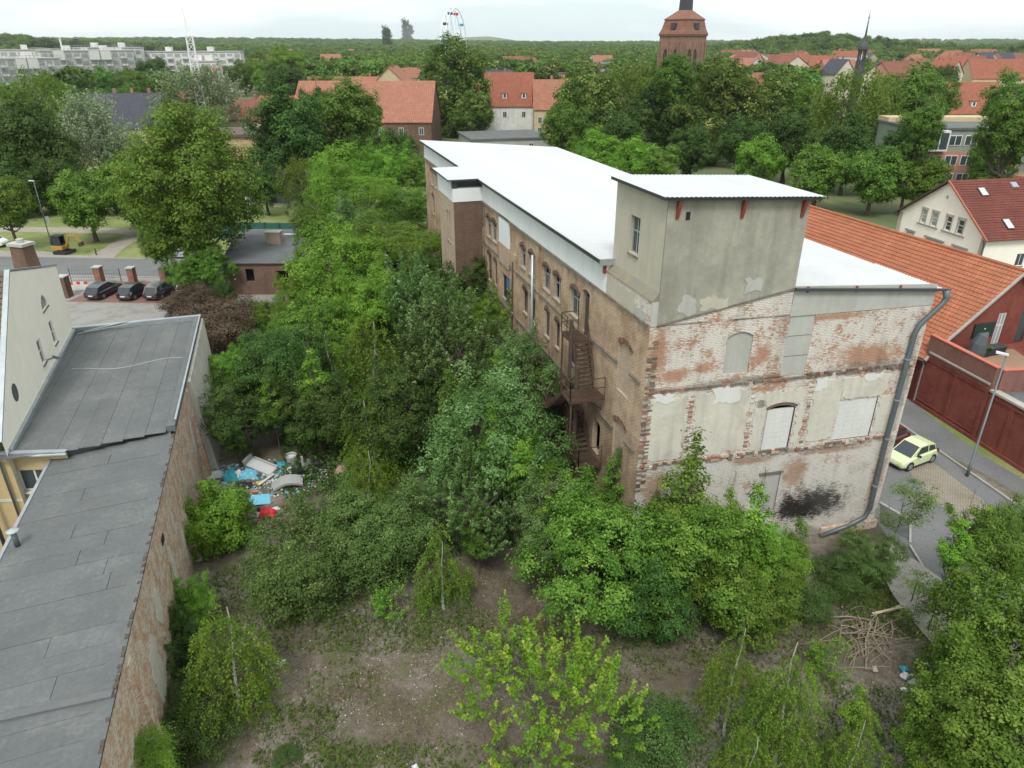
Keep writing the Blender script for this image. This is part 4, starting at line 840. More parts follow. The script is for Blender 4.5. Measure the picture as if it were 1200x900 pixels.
b = MB(); b.face([HF(8.9, -12, 13.56), HF(8.9, .0, 13.56), HF(18.5, 0, 11.25), HF(18.5, -12, 11.25)]); b.build('rear_roof', M_FELTD, hou)
b = MB(); b.bar(HF(.1, -.1, 7.4), HF(8.9, -.1, 13.6), .26, .1); b.bar(HF(8.9, -.1, 13.6), HF(18.5, -.1, 11.28), .3, .09); b.build('verge_flashing', M_ZINC, hou)
b = MB(); b.bar(HF(.6, .08, 6.62), HF(18.3, .08, 6.68), .22, .22); b.build('wall_flashing', M_ZINC, ann)
# chimney behind
cp = at(34, 318, 10.2); ch = empty('brick_chimney', (cp.x, cp.y, 10.2-.0), 0, 'stubby weathered brick chimney with a cap behind the cream gable', 'chimney')
CF = Fr((cp.x, cp.y), (.96, -.28), (.28, .96)); b = MB(); b.hexa([CF(-.75, -.6, 9), CF(.75, -.6, 9), CF(.75, .6, 9), CF(-.75, .6, 9), CF(-.55, -.45, 12.1), CF(.55, -.45, 12.1), CF(.55, .45, 12.1), CF(-.55, .45, 12.1)]); b.build('stack', M_BRICKDARK, ch)
b = MB(); b.box(CF, -.7, .7, -.55, .55, 12.1, 12.3); b.tube([CF(0, 0, 12.3), CF(0, 0, 12.55)], .25, 10); b.build('cap', M_CONC, ch)

# ------------------------------------------------------------------ right: orange roofed house, red brick terrace, yard wall
M_TILEOR = tilemat('orange_tiles', (0.42, 0.155, 0.085), (0.36, 0.13, 0.07), w=.3, h=9.0, ms=.012, moss=(0.27, 0.125, 0.08))
M_REDW = brickmat('dark_red_painted_brick', (0.22, 0.060, 0.045), (0.27, 0.088, 0.065), (0.15, 0.05, 0.04), dthr=(.45, .7), damt=.55, dirt=(.10, .045, .035), bs=.35)
M_REDB = brickmat('old_red_brick', (0.22, 0.09, 0.07), (0.27, 0.14, 0.11), (0.19, 0.12, 0.10), dthr=(.5, .8), damt=.4)
M_COPE = pm('stone_coping', (0.40, 0.37, 0.33), (0.30, 0.28, 0.25), scale=2)
M_REDCOPE = plain('red_coping', (0.42, 0.12, 0.08), .8)
OF = Fr((30.9, 48.8), (.956, .292), (.292, -.956))     # along the gable to the right, v to the camera
orh = empty('orange_roofed_house', (31, 49, 0), 0, 'house with a steep bright orange tiled roof and dark red gable wall', 'house')
BKv = Vector((-.3, .954, 0)); 
def OP(u, d, z): return OF.o+OF.a*u+BKv*d+Vector((0, 0, z))
ov = .35
tile_roof(OP(-.35, 34, 3.72), OP(-.35, -ov, 3.72), OP(7, -ov, 9.84), OP(7, 34, 9.84), M_TILEOR, orh, course=.355, wave=.3)
tile_roof(OP(14.4, -ov, 3.7), OP(14.4, 34, 3.7), OP(7, 34, 9.84), OP(7, -ov, 9.84), M_TILEOR, orh, course=.355, wave=.3)
b = MB(); b.tube([OP(7, -ov, 9.88), OP(7, 34, 9.88)], .15, 8); b.build('ridge_tiles', M_TILEOR, orh)
b = MB(); b.bar(OP(-.35, -ov-.02, 3.68), OP(7, -ov-.02, 9.8), .22, .16); b.bar(OP(14.4, -ov-.02, 3.68), OP(7, -ov-.02, 9.8), .22, .16); b.build('verge', M_COPE, orh)
for u, dd in ((2.3, 9),): pass
b = MB(); b.face([OF(0, 0, 0), OF(14, 0, 0), OF(14, 0, 3.9), OF(7, 0, 9.7), OF(0, 0, 3.9)])
wall(OF, 0, 14, 0, 6.6, [(6.2, 6.95, 3.95, 6.55, 0), (8.5, 9.4, 3.95, 6.5, 0)], M_REDW, 'gable_wall_tmp', orh)
tmp = bpy.data.objects['gable_wall_tmp']; bpy.data.objects.remove(tmp)
b = MB()
def clipcol(u0, u1, z0, z1):     # columns of the gable wall up to the roof slope
    f = lambda u: 3.9+min(u, 14-u)/7*5.85
    b.face([OF(u0, 0, z0), OF(u1, 0, z0), OF(u1, 0, min(z1, f(u1))), OF(u0, 0, min(z1, f(u0)))])
for (a, c) in ((0, 2), (2, 4), (4, 6.2), (6.95, 7.0), (7.0, 8.5), (9.4, 11), (11, 12.5), (12.5, 14)): clipcol(a, c, 0, 99)
for (a, c, zb) in ((6.2, 6.95, 6.55), (8.5, 9.4, 6.5)): b.face([OF(a, 0, zb), OF(c, 0, zb), OF(c, 0, 3.9+min(c, 14-c)/7*5.85), OF(a, 0, 3.9+min(a, 14-a)/7*5.85)]); b.face([OF(a, 0, 0), OF(c, 0, 0), OF(c, 0, 3.95), OF(a, 0, 3.95)])
b.build('gable_wall', M_REDW, orh)
window(OF, 6.2, 6.95, 3.95, 6.55, orh, bars=1, cross=.62, fm=M_FRAMEW, gm=M_PALEPANE, fw=.08, inset=.03, name='terrace_door', sill=False)
window(OF, 8.5, 9.4, 3.95, 6.5, orh, bars=0, cross=1, fm=M_DARKMET, inset=.03, name='terrace_door', sill=False)
b = MB(); b.box(Fr(OP(-.0, 0, 0)[:2], (BKv.x, BKv.y)), 0, 34, -.0, .02, 0, 3.9); b.build('side_wall', M_REDW, orh)
b = MB(); b.face([OP(0, 0, 0), OP(0, 34, 0), OP(0, 34, 3.8), OP(0, 0, 3.8)]); b.face([OP(14, 0, 0), OP(14, 34, 0), OP(14, 34, 3.8), OP(14, 0, 3.8)]); b.face([OP(0, 34, 0), OP(14, 34, 0), OP(14, 34, 3.8), OP(7, 34, 9.7), OP(0, 34, 3.8)]); b.build('side_wall', M_REDW, orh)
b = MB(); b.tube([OP(-.45, -.4, 3.62), OP(-.45, 34, 3.62)], .09, 8); b.build('gutter', M_DARKMET, orh); b = MB(); b.tube([OP(-.45, -.35, 3.6), OP(-.1, -.2, 3.2), OP(-.1, -.2, .2)], .05, 8); b.build('downpipe', M_ZINC, orh)
b = MB(); q = at(1048, 305, 7.6); CB = Fr((q.x, q.y), (.956, .292)); b.box(CB, -.45, .45, -.45, .45, 5.5, 8.9); co = b.build('chimney', M_WHITEBRICK, orh)
q_ = MB(); q_.box(CB, -.5, .5, -.5, .5, 8.9, 9.0); q_.build('chimney_cap', M_CONC, co)
def on_slope(u, d, w, l, name, mat, parent, h=.12, lid=None):
    n = Vector((-.642*.956, -.642*.292, .767)); up = (OP(7, 0, 9.84)-OP(0, 0, 4.0)).normalized(); c = OP(u, d, 4.0+u*.834)+n*.05
    a = BKv*w/2; e = up*l/2; b = MB(); b.hexa([c-a-e, c+a-e, c+a+e, c-a+e, c-a-e+n*h, c+a-e+n*h, c+a+e+n*h, c-a+e+n*h]); o = b.build(name, mat, parent)
    b = MB(); a = a*.84; e = e*.86; b.hexa([c-a-e+n*h, c+a-e+n*h, c+a+e+n*h, c-a+e+n*h, c-a-e+n*(h+.02), c+a-e+n*(h+.02), c+a+e+n*(h+.02), c-a+e+n*(h+.02)]); b.build('pane', lid or M_ROOFW, o)
on_slope(3.4, 16.2, .7, 1.0, 'roof_light', M_DARKMET, orh)
# satellite dish on gable
b = MB(); q = OF(9.2, .3, 7.6); b.tube([q, q+Vector((-.02, -.06, .02))], [.38, .3], 14); b.build('satellite_dish', M_ZINC, orh)
# tall black hood / parasol, planter, board, furniture on the terrace
ter = empty('brick_terrace', (33, 46, 0), 0, 'roof terrace on a low red brick building with coped parapet walls', 'terrace')
TZ = 3.85
def RP(u, v, z=0): return RW(u, v, z)
TE = Fr(RW(4.25, 0)[:2], (.96, .1), (.1, -.96)) 
b = MB(); b.prism([tuple(RW(10.3, -.0))[:2], tuple(OF(.3, .02))[:2], tuple(OF(13, .02))[:2], tuple(TE(12, 0))[:2], tuple(TE(0, 0))[:2]], 0, TZ); b.build('terrace_base', M_REDW, ter)
# terrace boards, one object each
brd = 0
for k in range(20):
    a = .25+k*.27; P_ = [RW(10.0-k*.27, .35), RW(10.0-k*.27, 7.5-k*.08)]
    b = MB(); b.bar(P_[0]+Vector((0, 0, TZ+.02)), P_[1]+Vector((0, 0, TZ+.02)), .255, .03); b.build('deck_board', pm('deck_wood', (0.30, 0.19, 0.125), (0.24, 0.155, 0.10), scale=2), ter)
def rwall(u0, u1, v0, v1, z0, z1, m, name, parent): b = MB(); b.box(RW, u0, u1, v0, v1, z0, z1); return b.build(name, m, parent)
rwall(4.2, 10.3, .0, .3, TZ+.001, 5.55, M_REDB, 'parapet', ter); rwall(4.15, 10.35, -.04, .34, 5.552, 5.62, M_REDCOPE, 'coping', ter)
b = MB(); b.box(TE, 0.32, 12, .0, .3, TZ+.001, 5.45); b.build('parapet', M_REDB, ter); b = MB(); b.box(TE, .34, 12, -.04, .34, 5.452, 5.52); b.build('coping', M_REDCOPE, ter)
rwall(4.3, 9.9, -.10, -.002, 4.28, 4.40, M_COPE, 'ledge', ter)
for k in range(38): rwall(4.4+k*.145, 4.4+k*.145+.08, -.07, -.002, 3.86, 4.0, M_REDW, 'brick', ter)
rwall(4.3, 10.2, -.06, -.002, 3.72, 3.84, M_REDW, 'ledge', ter)
for (a, c) in ((10.15, 10.4), (4.15, 4.5), (7.0, 7.25)): rwall(a, c, -.055, -.002, 0.3, 3.7, M_REDW, 'pilaster', ter)
rwall(4.1, 10.4, -.09, -.002, 0, .3, M_REDW, 'plinth', ter)
rwall(4.6, 6.9, -.045, -.002, .45, .55, M_REDW, 'panel_edge', ter); rwall(7.35, 10.1, -.045, -.002, .45, .55, M_REDW, 'panel_edge', ter)
# yard wall to the right with grey flat roof behind
yw_ = empty('yard_wall', tuple(RW(-8, 0)), 0, 'dark red panelled yard wall with stone coping along the footway', 'wall')
rwall(-26, 4.14, 0, .36, 0, 3.9, M_REDW, 'wall_panel', yw_); rwall(-26, 4.12, -.12, .46, 3.902, 4.05, M_COPE, 'coping', yw_)
for k in range(17): a = 3.9-k*1.75; rwall(a-.16, a+.16, -.06, -.002, .3, 3.55, M_REDW, 'pilaster', yw_)
rwall(-26, 4.1, -.08, -.002, 3.55, 3.7, M_REDW, 'ledge', yw_); rwall(-26, 4.1, -.1, -.002, 0, .3, M_REDW, 'plinth', yw_)
for k in range(150): a = 4.0-k*.16; rwall(a-.045, a+.045, -.09, -.081+.0, 3.71, 3.89, M_REDW, 'brick', yw_) if k < 90 else None
b = MB(); b.box(RW, -26, 4.1, .47, 9, 3.7, 3.86); ro = b.build('flat_roof', M_FELT, ter)
# terrace things
Tp = lambda u, v, z=0: OF(u, v, TZ+z)
def thingbox(name, F, parts, label, cat, loc):
    e = empty(name, loc, 0, label, cat)
    for (nm, u0, u1, v0, v1, z0, z1, m) in parts: b = MB(); b.box(F, u0, u1, v0, v1, z0, z1); b.build(nm, m, e, bevel=.012)
    return e
M_BLACK = plain('black_plastic', (.02, .022, .025), .4); M_DKGREEN = plain('dark_green_board', (.015, .035, .03), .5)
thingbox('wall_screen', OF, [('panel', 4.05, 5.95, .02, .12, 4.85, 5.9, M_DKGREEN), ('frame', 4.0, 6.0, .005, .06, 4.8, 5.95, M_BLACK), ('knob', 4.95, 5.05, .12, .17, 5.45, 5.55, M_FRAMEW)], 'dark green wall-hung screen board with a white knob on the red gable', 'screen', OF(5, .05, 5))
thingbox('storage_chest', Fr(OF(5.2, 1.2)[:2], (.956, .292), (.292, -.956)), [('box', -.75, .75, -.35, .35, TZ+.04, TZ+.6, M_BLACK), ('lid', -.8, .8, -.38, .38, TZ+.6, TZ+.67, M_DARKMET)], 'low black storage chest in front of the terrace door', 'chest', OF(5.2, 1.2, TZ))
e = empty('covered_parasol', OF(3.3, 1.3, TZ), 0, 'folded dark grey hooded cover standing in the terrace corner', 'cover')
b = MB(); q = OF(3.3, 1.3, TZ+.03); b.tube([q, q+Vector((0, 0, .5)), q+Vector((.05, 0, 1.1)), q+Vector((.2, 0, 1.7)), q+Vector((.5, 0, 1.95))], [.55, .62, .55, .38, .06], 9); b.build('hood', plain('grey_cover', (.07, .08, .09), .7), e)
e = empty('planter', OF(4.1, 1.25, TZ), 0, 'black planter with a lime green bushy plant beside the hooded cover', 'planter')
b = MB(); b.box(Fr(OF(4.1, 1.3)[:2], (.956, .292)), -.3, .3, -.3, .3, TZ+.04, TZ+.55); b.build('pot', M_BLACK, e)
PLANTER_POS = OF(4.1, 1.3, TZ+.75)
e = empty('garden_table', OF(9.0, 2.2, TZ), 0, 'round glass garden table with chairs at the right end of the terrace', 'table')
b = MB(); q = OF(9.0, 2.0, TZ); b.tube([q+Vector((0, 0, .70)), q+Vector((0, 0, .74))], .6, 18); b.build('table_top', M_PALEPANE, e)
for k in range(4): b = MB(); a = k*math.pi/2+.4; b.bar(q+Vector((.45*math.cos(a), .45*math.sin(a), .04)), q+Vector((-.2*math.cos(a), -.2*math.sin(a), .70)), .03); b.build('leg', M_FRAMEW, e)
M_RATTAN = pm('olive_rattan', (.13, .12, .06), (.08, .075, .04), scale=6)
for i, (du, dv, rz) in enumerate(((-1.05, .35, 0), (.2, -1.0, 1.6), (.5, .95, 3.0))):
    q = OF(9.0+du, 2.0+dv, TZ+.03); lab = ['olive wicker chair left of the glass terrace table', 'wicker chair by the wall behind the glass terrace table', 'wicker chair on the near side of the glass terrace table'][i]
    e = empty('garden_chair', q, rz, lab, 'chair', 'chairs around the glass terrace table'); L0 = lambda u, v, z=0: Vector((u, v, z))
    for (nm, *bx) in (('seat', -.25, .25, -.25, .25, .38, .46), ('backrest', -.28, -.2, -.26, .26, .46, .95), ('armrest', -.2, .22, -.3, -.25, .6, .66), ('armrest', -.2, .22, .25, .3, .6, .66)): b = MB(); b.box(L0, *bx); b.build(nm, M_RATTAN, e, local=True)
    for sx in (-.22, .22):
        for sy in (-.22, .22): b = MB(); b.box(L0, sx-.02, sx+.02, sy-.02, sy+.02, 0, .38); b.build('leg', M_DARKMET, e, local=True)

# ------------------------------------------------------------------ cream gabled house behind, upper right
M_TILERB = tilemat('red_brown_tiles', (0.19, 0.06, 0.045), (0.15, 0.052, 0.042), w=.3, h=9.0, ms=.012)
M_CREAM = plastermat('pale_cream_render', (0.86, 0.81, 0.73), (0.82, 0.77, 0.69), samt=.12, streak=.08); M_SANDS = plain('sandstone_trim', (0.42, 0.37, 0.31), .8); M_SILL = plain('greyish_sill', (.27, .25, .23), .8)
WH = Fr((48.6, 89.48), (.194, -.981), (-.981, -.194)); whn = Vector((.981, .194, 0))
wh = empty('cream_gabled_house', (50.5, 83, 0), 0, 'cream rendered house with four upright gable windows and red-brown roof', 'house')
wl_ = [(3.75, 4.5, 5.45, 7.05), (5.45, 6.3, 5.45, 7.05), (7.7, 8.5, 5.45, 7.05), (9.5, 10.35, 5.45, 7.05)]; wl2 = [(1.95, 3.2, 2.3, 3.95), (5.3, 8.0, 2.2, 3.9), (9.7, 11.6, 2.3, 3.95)]
wall(WH, 0, 13.9, 0, 6.0, [], M_CREAM, 'tmpw', wh); bpy.data.objects.remove(bpy.data.objects['tmpw'])
wall(WH, 0, 13.9, 0, 5.99, [(a, c, z0, 5.99, 0) for a, c, z0, z1 in wl_]+[(*x, 0) for x in wl2], M_CREAM, 'gable_wall', wh, depth=.15)
zg = lambda u: 6.0+min(u/6.95, (13.9-u)/6.95)*4.75
b = MB(); US = [0, 3.75, 4.5, 5.45, 6.3, 6.95, 7.7, 8.5, 9.5, 10.35, 13.9]
for i in range(len(US)-1):
    a, c = US[i], US[i+1]; isw = any(abs(a-x[0]) < 1e-6 for x in wl_); z0 = 7.05 if isw else 5.99
    b.face([WH(a, 0, z0), WH(c, 0, z0), WH(c, 0, zg(c)), WH(a, 0, zg(a))])
b.build('gable_wall', M_CREAM, wh)
for x in wl_:
    w_ = window(WH, *x, wh, bars=0, cross=.6, fm=M_FRAMEW, gm=M_PALEPANE if x[0] < 6 else M_GLASS, inset=.05, fw=.09, sill=False)
    b = MB(); b.box(WH, x[0]-.18, x[1]+.18, .002, .12, x[3]+.12, x[3]+.25); b.box(WH, x[0]-.14, x[0]-.02, .002, .05, x[2], x[3]+.119); b.box(WH, x[1]+.02, x[1]+.14, .002, .05, x[2], x[3]+.119); b.build('surround', M_SANDS, w_)
for x in wl2:
    w_ = window(WH, *x, wh, bars=1 if x[1]-x[0] > 2 else 0, cross=1, fm=M_SANDS, gm=M_HWHITE, inset=.05, fw=.2, sill=False)
    b = MB(); b.box(WH, x[0]-.2, x[1]+.2, .002, .2, x[3]+.1, x[3]+.3); b.build('surround', M_SILL, w_)
for a, c in ((3.3, 6.7), (7.3, 10.8)): b = MB(); b.box(WH, a, c, .002, .12, 5.24, 5.36); b.build('sill', M_SILL, wh)
def WP(u, d, z): return WH.o+WH.a*u+whn*d+Vector((0, 0, z))
for dv in (.0,): 
    tile_roof(WP(14.4, -.4, 5.72), WP(14.4, 30, 5.72), WP(6.95, 30, 10.85), WP(6.95, -.4, 10.85), M_TILERB, wh, course=.36, wave=.32)
    tile_roof(WP(-.5, 30, 5.72), WP(-.5, -.4, 5.72), WP(6.95, -.4, 10.85), WP(6.95, 30, 10.85), M_TILERB, wh, course=.36, wave=.32)
b = MB(); b.bar(WP(-.5, -.42, 5.68), WP(6.95, -.42, 10.85), .16, .2); b.build('verge', M_WOOD, wh); b = MB(); b.bar(WP(14.4, -.42, 5.7), WP(6.95, -.42, 10.87), .14, .2); b.build('verge', plain('copper_red_verge', (.34, .13, .08), .6), wh)
WS = Fr(WP(13.9, 0, 0)[:2], (whn.x, whn.y), (.194, -.981)); wall(WS, 0, 30, 0, 5.9, [(4.5, 5.6, 2.6, 4.0, 0), (14, 15.5, 2.6, 4, 0)], M_CREAM, 'side_wall', wh, depth=.15); window(WS, 4.5, 5.6, 2.6, 4.0, wh, bars=1, cross=1, fm=M_FRAMEW, inset=.05)
b = MB(); b.box(WH, 13.2, 13.9, .002, .04, 0, 5.9); b.box(WH, 0.0, .6, .002, .04, 0, 5.9); b.build('quoin', M_SANDS, wh)
b = MB(); b.tube([WP(13.75, -.25, 5.7), WP(13.8, -.12, 5.2), WP(13.8, -.12, 0)], .06, 8); b.build('downpipe', M_PIPE, wh)
b = MB(); N = 12; b.face([WH(6.95+.2*math.cos(2*math.pi*k/N), .02, 9.0+.2*math.sin(2*math.pi*k/N)) for k in range(N)]); b.build('round_vent', M_SANDS, wh)
def wh_slope(u, d, w, l, name, m, m2):
    up = (WP(6.95, 0, 10.85)-WP(14.4, 0, 5.72)).normalized(); n = whn.cross(up); n = n if n.z > 0 else -n; c = WP(14.4-(14.4-u), d, 5.72+(14.4-u)*.6886)+n*.06; b = MB(); a = whn*w/2; e_ = up*l/2
    b.hexa([c-a-e_, c+a-e_, c+a+e_, c-a+e_]+[x+n*.12 for x in (c-a-e_, c+a-e_, c+a+e_, c-a+e_)]); o = b.build(name, m, wh)
    b = MB(); a, e_ = a*.85, e_*.85; b.hexa([x+n*.121 for x in (c-a-e_, c+a-e_, c+a+e_, c-a+e_)]+[x+n*.14 for x in (c-a-e_, c+a-e_, c+a+e_, c-a+e_)]); b.build('pane', m2, o)
wh_slope(12.6, 3.4, .9, 1.5, 'roof_light', M_DARKMET, M_ROOFW); wh_slope(8.6, 2.9, .9, 1.3, 'roof_light', M_DARKMET, M_ROOFW); wh_slope(7.9, 7.5, .8, .8, 'roof_light', M_ZINC, M_PALEPANE)
q = at(1195, 212, 9.6); CB2 = Fr((q.x, q.y), (.98, .19)); b = MB(); b.box(CB2, -.2, 3, -.8, .8, 8.2, 10.2); b.build('dormer', M_TILEOR, wh)
for dx, z in ((.2, 11.1), (.1, 12.2)):
    b = MB(); p_ = CB2(dx, -.2, z); b.tube([p_, p_+Vector((.02, .08, .02))], [.5, .42], 16); b.build('satellite_dish', M_ZINC, wh)
b = MB(); b.tube([CB2(.3, 0, 10.2), CB2(.3, 0, 13)], .04, 6); b.build('aerial_mast', M_ZINC, wh)

# ------------------------------------------------------------------ ruined shed by the parking yard
shd = empty('ruined_shed', (-27, 76, 0), 0, 'low dark brick shed with a worn felt roof and square chimney stack', 'shed')
SHF = Fr((-31.2, 74.6), (.985, -.0), (0, -1))
wall(SHF, 0, 11.6, 0, 3.55, [(2.3, 3.2, 1.5, 2.9, 0), (5.6, 6.9, 1.3, 2.7, 0)], M_BRICKDARK, 'front_wall', shd, depth=.3)
b = MB(); b.box(SHF, 0.3, 11.2, -9, -.9, 0, 3.3); b.build('interior_shade_fill', M_INTSHADE, shd)  # near-black block paints the unlit inside of the shed
sl_ = Fr((-31.2, 74.6), (-.18, .984), (-.984, -.18)); wall(sl_, 0, 10, 0, 3.6, [], M_BRICKDARK, 'side_wall', shd)
for k in range(11):
    b = MB(); o1, o2 = -.2+k*1.08, -.2+(k+1)*1.08
    b.hexa([SHF(o1, .25, 3.55), SHF(o2+.03, .25, 3.55), SHF(o2-1.77, -10, 4.1), SHF(o1-1.8, -10, 4.1)]+[SHF(o1, .25, 3.63+.008*(k % 2)), SHF(o2+.03, .25, 3.63+.008*(k % 2)), SHF(o2-1.77, -10, 4.18+.008*(k % 2)), SHF(o1-1.8, -10, 4.18+.008*(k % 2))]); b.build('felt_strip', M_FELTD, shd)
q = at(322, 285, 4.0); CB3 = Fr((q.x, q.y), (1, 0)); b = MB(); b.box(CB3, -.8, .8, -.5, .5, 3.4, 5.3); b.build('chimney', M_BRICKTAN, shd); b = MB(); b.box(CB3, -.9, .9, -.6, .6, 5.302, 5.42); b.build('chimney_cap', M_CONC, shd)
b = MB(); b.box(SHF, -.1, 11.6, -.35, .02, 3.42, 3.545); b.build('cornice', M_BRICKRED, shd)
for i, (dx, dz) in enumerate(((.9, 2.7), (.95, 2.2), (1.0, 1.7))): b = MB(); b.box(SHF, dx, dx+.15, .002, .1, dz, dz+.15); b.build('insulator', M_FRAMEW, shd)
# clutter behind: green screen fence, dark low roofs, yellow store house, green fence
def simple(name, parts, loc, label, cat, group=None):
    e = empty(name, loc, 0, label, cat, group)
    for nm, P_, m in parts: b = MB(); b.hexa([Vector(p) for p in P_]); b.build(nm, m, e)
    return e
def bx(x0, x1, y0, y1, z0, z1): return [(x0, y0, z0), (x1, y0, z0), (x1, y1, z0), (x0, y1, z0), (x0, y0, z1), (x1, y0, z1), (x1, y1, z1), (x0, y1, z1)]
M_GREENF = plain('green_screen_net', (.02, .10, .075), .8)
gfe = empty('green_screen_fence', (-37, 99, 0), 0, 'dark green screening fence beyond the ruined shed', 'fence')
for k in range(7):
    b = MB(); b.box(Fr((-43.0+2.1*k, 99.5-.1*k), (1, -.05)), 0, 2.05, 0, .04, .1, 2.3); b.build('fence_panel', M_GREENF, gfe); b = MB(); b.box(Fr((-43.0+2.1*k, 99.4-.1*k), (1, 0)), -.04, .04, 0, .08, 0, 2.4); b.build('post', M_DARKMET, gfe)
simple('low_outbuilding', [('wall', bx(-35, -25, 87.5, 93, 0, 2.6), M_BRICKDARK), ('roof', bx(-35.3, -24.7, 87.2, 93.3, 2.6, 2.8), M_FELTD), ('sheet', bx(-29.2, -26.6, 88.0, 90.5, 2.82, 2.9), M_ROOFW)], (-30, 90, 0), 'low dark outbuilding with a pale sheet on its roof behind the shed', 'outbuilding')
simple('grey_shop_hall', [('wall', bx(-58, -34, 122, 134, 0, 4.2), plain('grey_blue_wall', (.16, .17, .20), .7)), ('roof', bx(-58.3, -33.7, 121.7, 134.3, 4.2, 4.5), M_DARKMET), ('door', bx(-46, -44.4, 121.85, 121.99, 0, 2.4), M_FRAMEW), ('shop_window', bx(-43, -38, 121.85, 121.99, .6, 2.8), M_GLASS)], (-46, 128, 0), 'grey hall with flat dark roof between the big trees', 'hall')
simple('ochre_house', [('wall', bx(-62, -40, 140, 152, 0, 9), M_YEL), ('roof', bx(-62.4, -39.6, 139.6, 152.4, 9, 9.5), M_TILEBR), ('window', bx(-55, -53.5, 139.85, 139.99, 4, 6), M_GLASS), ('window', bx(-50, -48.5, 139.85, 139.99, 4, 6), M_GLASS)], (-51, 146, 0), 'ochre house wall glimpsed behind the grey hall', 'house')
# ------------------------------------------------------------------ vehicles
M_TYRE = plain('tyre_rubber', (.022, .022, .023), .85); M_RIM = plain('alloy', (.32, .33, .34), .35, .6); M_CARGL = glass('car_glass', (.02, .024, .028), .06)
M_HEAD = plain('headlamp_glass', (.55, .57, .58), .15); M_TAIL = plain('tail_lamp', (.13, .012, .010), .3); M_PLATE = plain('number_plate', (.62, .62, .58), .5); M_TRIM = plain('black_trim', (.025, .026, .028), .6)
def paint(name, c): 
    if name in MATS: return MATS[name]
    t = NT(name); t.col(t.mix(t.noise(3, 3), tuple(x*.93 for x in c), c)); t.rough(.32); t.p.inputs['Coat Weight'].default_value = .6; t.p.inputs['Coat Roughness'].default_value = .08; return done(t)
def car(loc, rz, pmat, L=4.4, Wd=1.8, H=1.45, kind='hatch', label='', name='parked_car', group=None, roofm=None):
    """x forward. Lofted lower body, glasshouse with separate panes, roof, wheels with rims, lamps, mirrors, plates"""
    e = empty(name, loc, rz, label, 'car' if kind != 'van' else 'van', group); hw = Wd/2; x0, x1 = -L/2, L/2
    if kind == 'hatch': belt = .62*H; st = [(0, .70, .32, .52), (.03, .90, .24, .60), (.12, .98, .2, .66*H), (.3, 1., .18, belt), (.6, 1., .18, belt), (.74, .99, .18, belt*.98), (.9, .94, .2, belt*.84), (.98, .84, .26, belt*.7), (1, .72, .34, .50)]; gh = [(.03, .80, 0), (.15, .76, .92), (.35, .75, 1.), (.55, .74, .985), (.80, .84, 0)]
    elif kind == 'van': belt = .60*H; st = [(0, .9, .3, .9), (.02, .98, .25, belt), (.3, 1, .2, belt), (.7, 1, .2, belt), (.85, .97, .2, belt*.85), (.97, .88, .26, belt*.7), (1, .78, .34, .6)]; gh = [(.005, .90, 0), (.03, .86, .97), (.3, .86, 1), (.62, .84, .99), (.84, .88, 0)]
    else: belt = .60*H; st = [(0, .74, .34, .62), (.02, .92, .26, .80), (.1, .98, .22, belt*.98), (.3, 1., .2, belt), (.6, 1., .2, belt), (.7, .99, .2, belt*.97), (.88, .95, .22, belt*.86), (.97, .86, .28, belt*.72), (1, .74, .36, .52)]; gh = [(.015, .84, 0), (.12, .78, .90), (.3, .76, .99), (.5, .76, 1.), (.72, .86, 0)]
    def ring(t, w, zb, zt):
        x = x0+L*t; w *= hw; return [Vector((x, -w*.9, zb)), Vector((x, -w, zb+.12)), Vector((x, -w, (zb+zt)*.5)), Vector((x, -w*.97, zt-.08)), Vector((x, -w*.86, zt)), Vector((x, w*.86, zt)), Vector((x, w*.97, zt-.08)), Vector((x, w, (zb+zt)*.5)), Vector((x, w, zb+.12)), Vector((x, w*.9, zb))]
    b = MB(); R = [ring(*q) for q in st]
    for i in range(len(R)-1):
        for k in range(10): j = (k+1) % 10; b.face([R[i][k], R[i][j], R[i+1][j], R[i+1][k]])
    b.face(R[0]); b.face(R[-1][::-1]); b.build('body', pmat, e, smooth=False, local=True, bevel=.03)
    zt = lambda t: next((st[i][3]+(st[i+1][3]-st[i][3])*(t-st[i][0])/(st[i+1][0]-st[i][0]) for i in range(len(st)-1) if st[i][0] <= t <= st[i+1][0]), belt)
    G = []
    for (t_, w, h) in gh:
        zb = zt(t_)-.015; z = zb if h == 0 else H*h
        G.append((x0+L*t_, hw*w, z, h))
    # glasshouse shell in body colour, panes laid just proud of it
    def grid(i): x, w, z, h = G[i]; return [Vector((x, -hw*.86, belt-.03)), Vector((x, -w*(.98 if h else 1), z)), Vector((x, w*(.98 if h else 1), z)), Vector((x, hw*.86, belt-.03))]
    b = MB()
    for i in range(len(G)-1):
        A, B = grid(i), grid(i+1)
        if G[i][3] == 0: A[0].z = A[1].z; A[3].z = A[2].z; A[0].y, A[3].y = A[1].y, A[2].y
        if G[i+1][3] == 0: B[0].z = B[1].z; B[3].z = B[2].z; B[0].y, B[3].y = B[1].y, B[2].y
        b.face([A[0], A[1], B[1], B[0]]); b.face([A[1], A[2], B[2], B[1]]); b.face([A[2], A[3], B[3], B[2]])
    b.build('cabin', roofm or pmat, e, local=True)
    def pane(P, nm, m=None, off=.012, sh=.9, into=None):
        c = sum(P, Vector())/len(P); n = (P[1]-P[0]).cross(P[2]-P[0]).normalized()
        if n.dot(c-Vector((c.x*.5, 0, belt*.6))) < 0: n = -n
        q = [c+(p-c)*sh+n*off for p in P]; b = MB(); b.face(q); b.face([x-n*(off+.004) for x in q][::-1])
        for i in range(len(q)): j = (i+1) % len(q); b.face([q[i], q[j], q[j]-n*(off+.004), q[i]-n*(off+.004)])
        b.build(nm, m or M_CARGL, e, local=True)
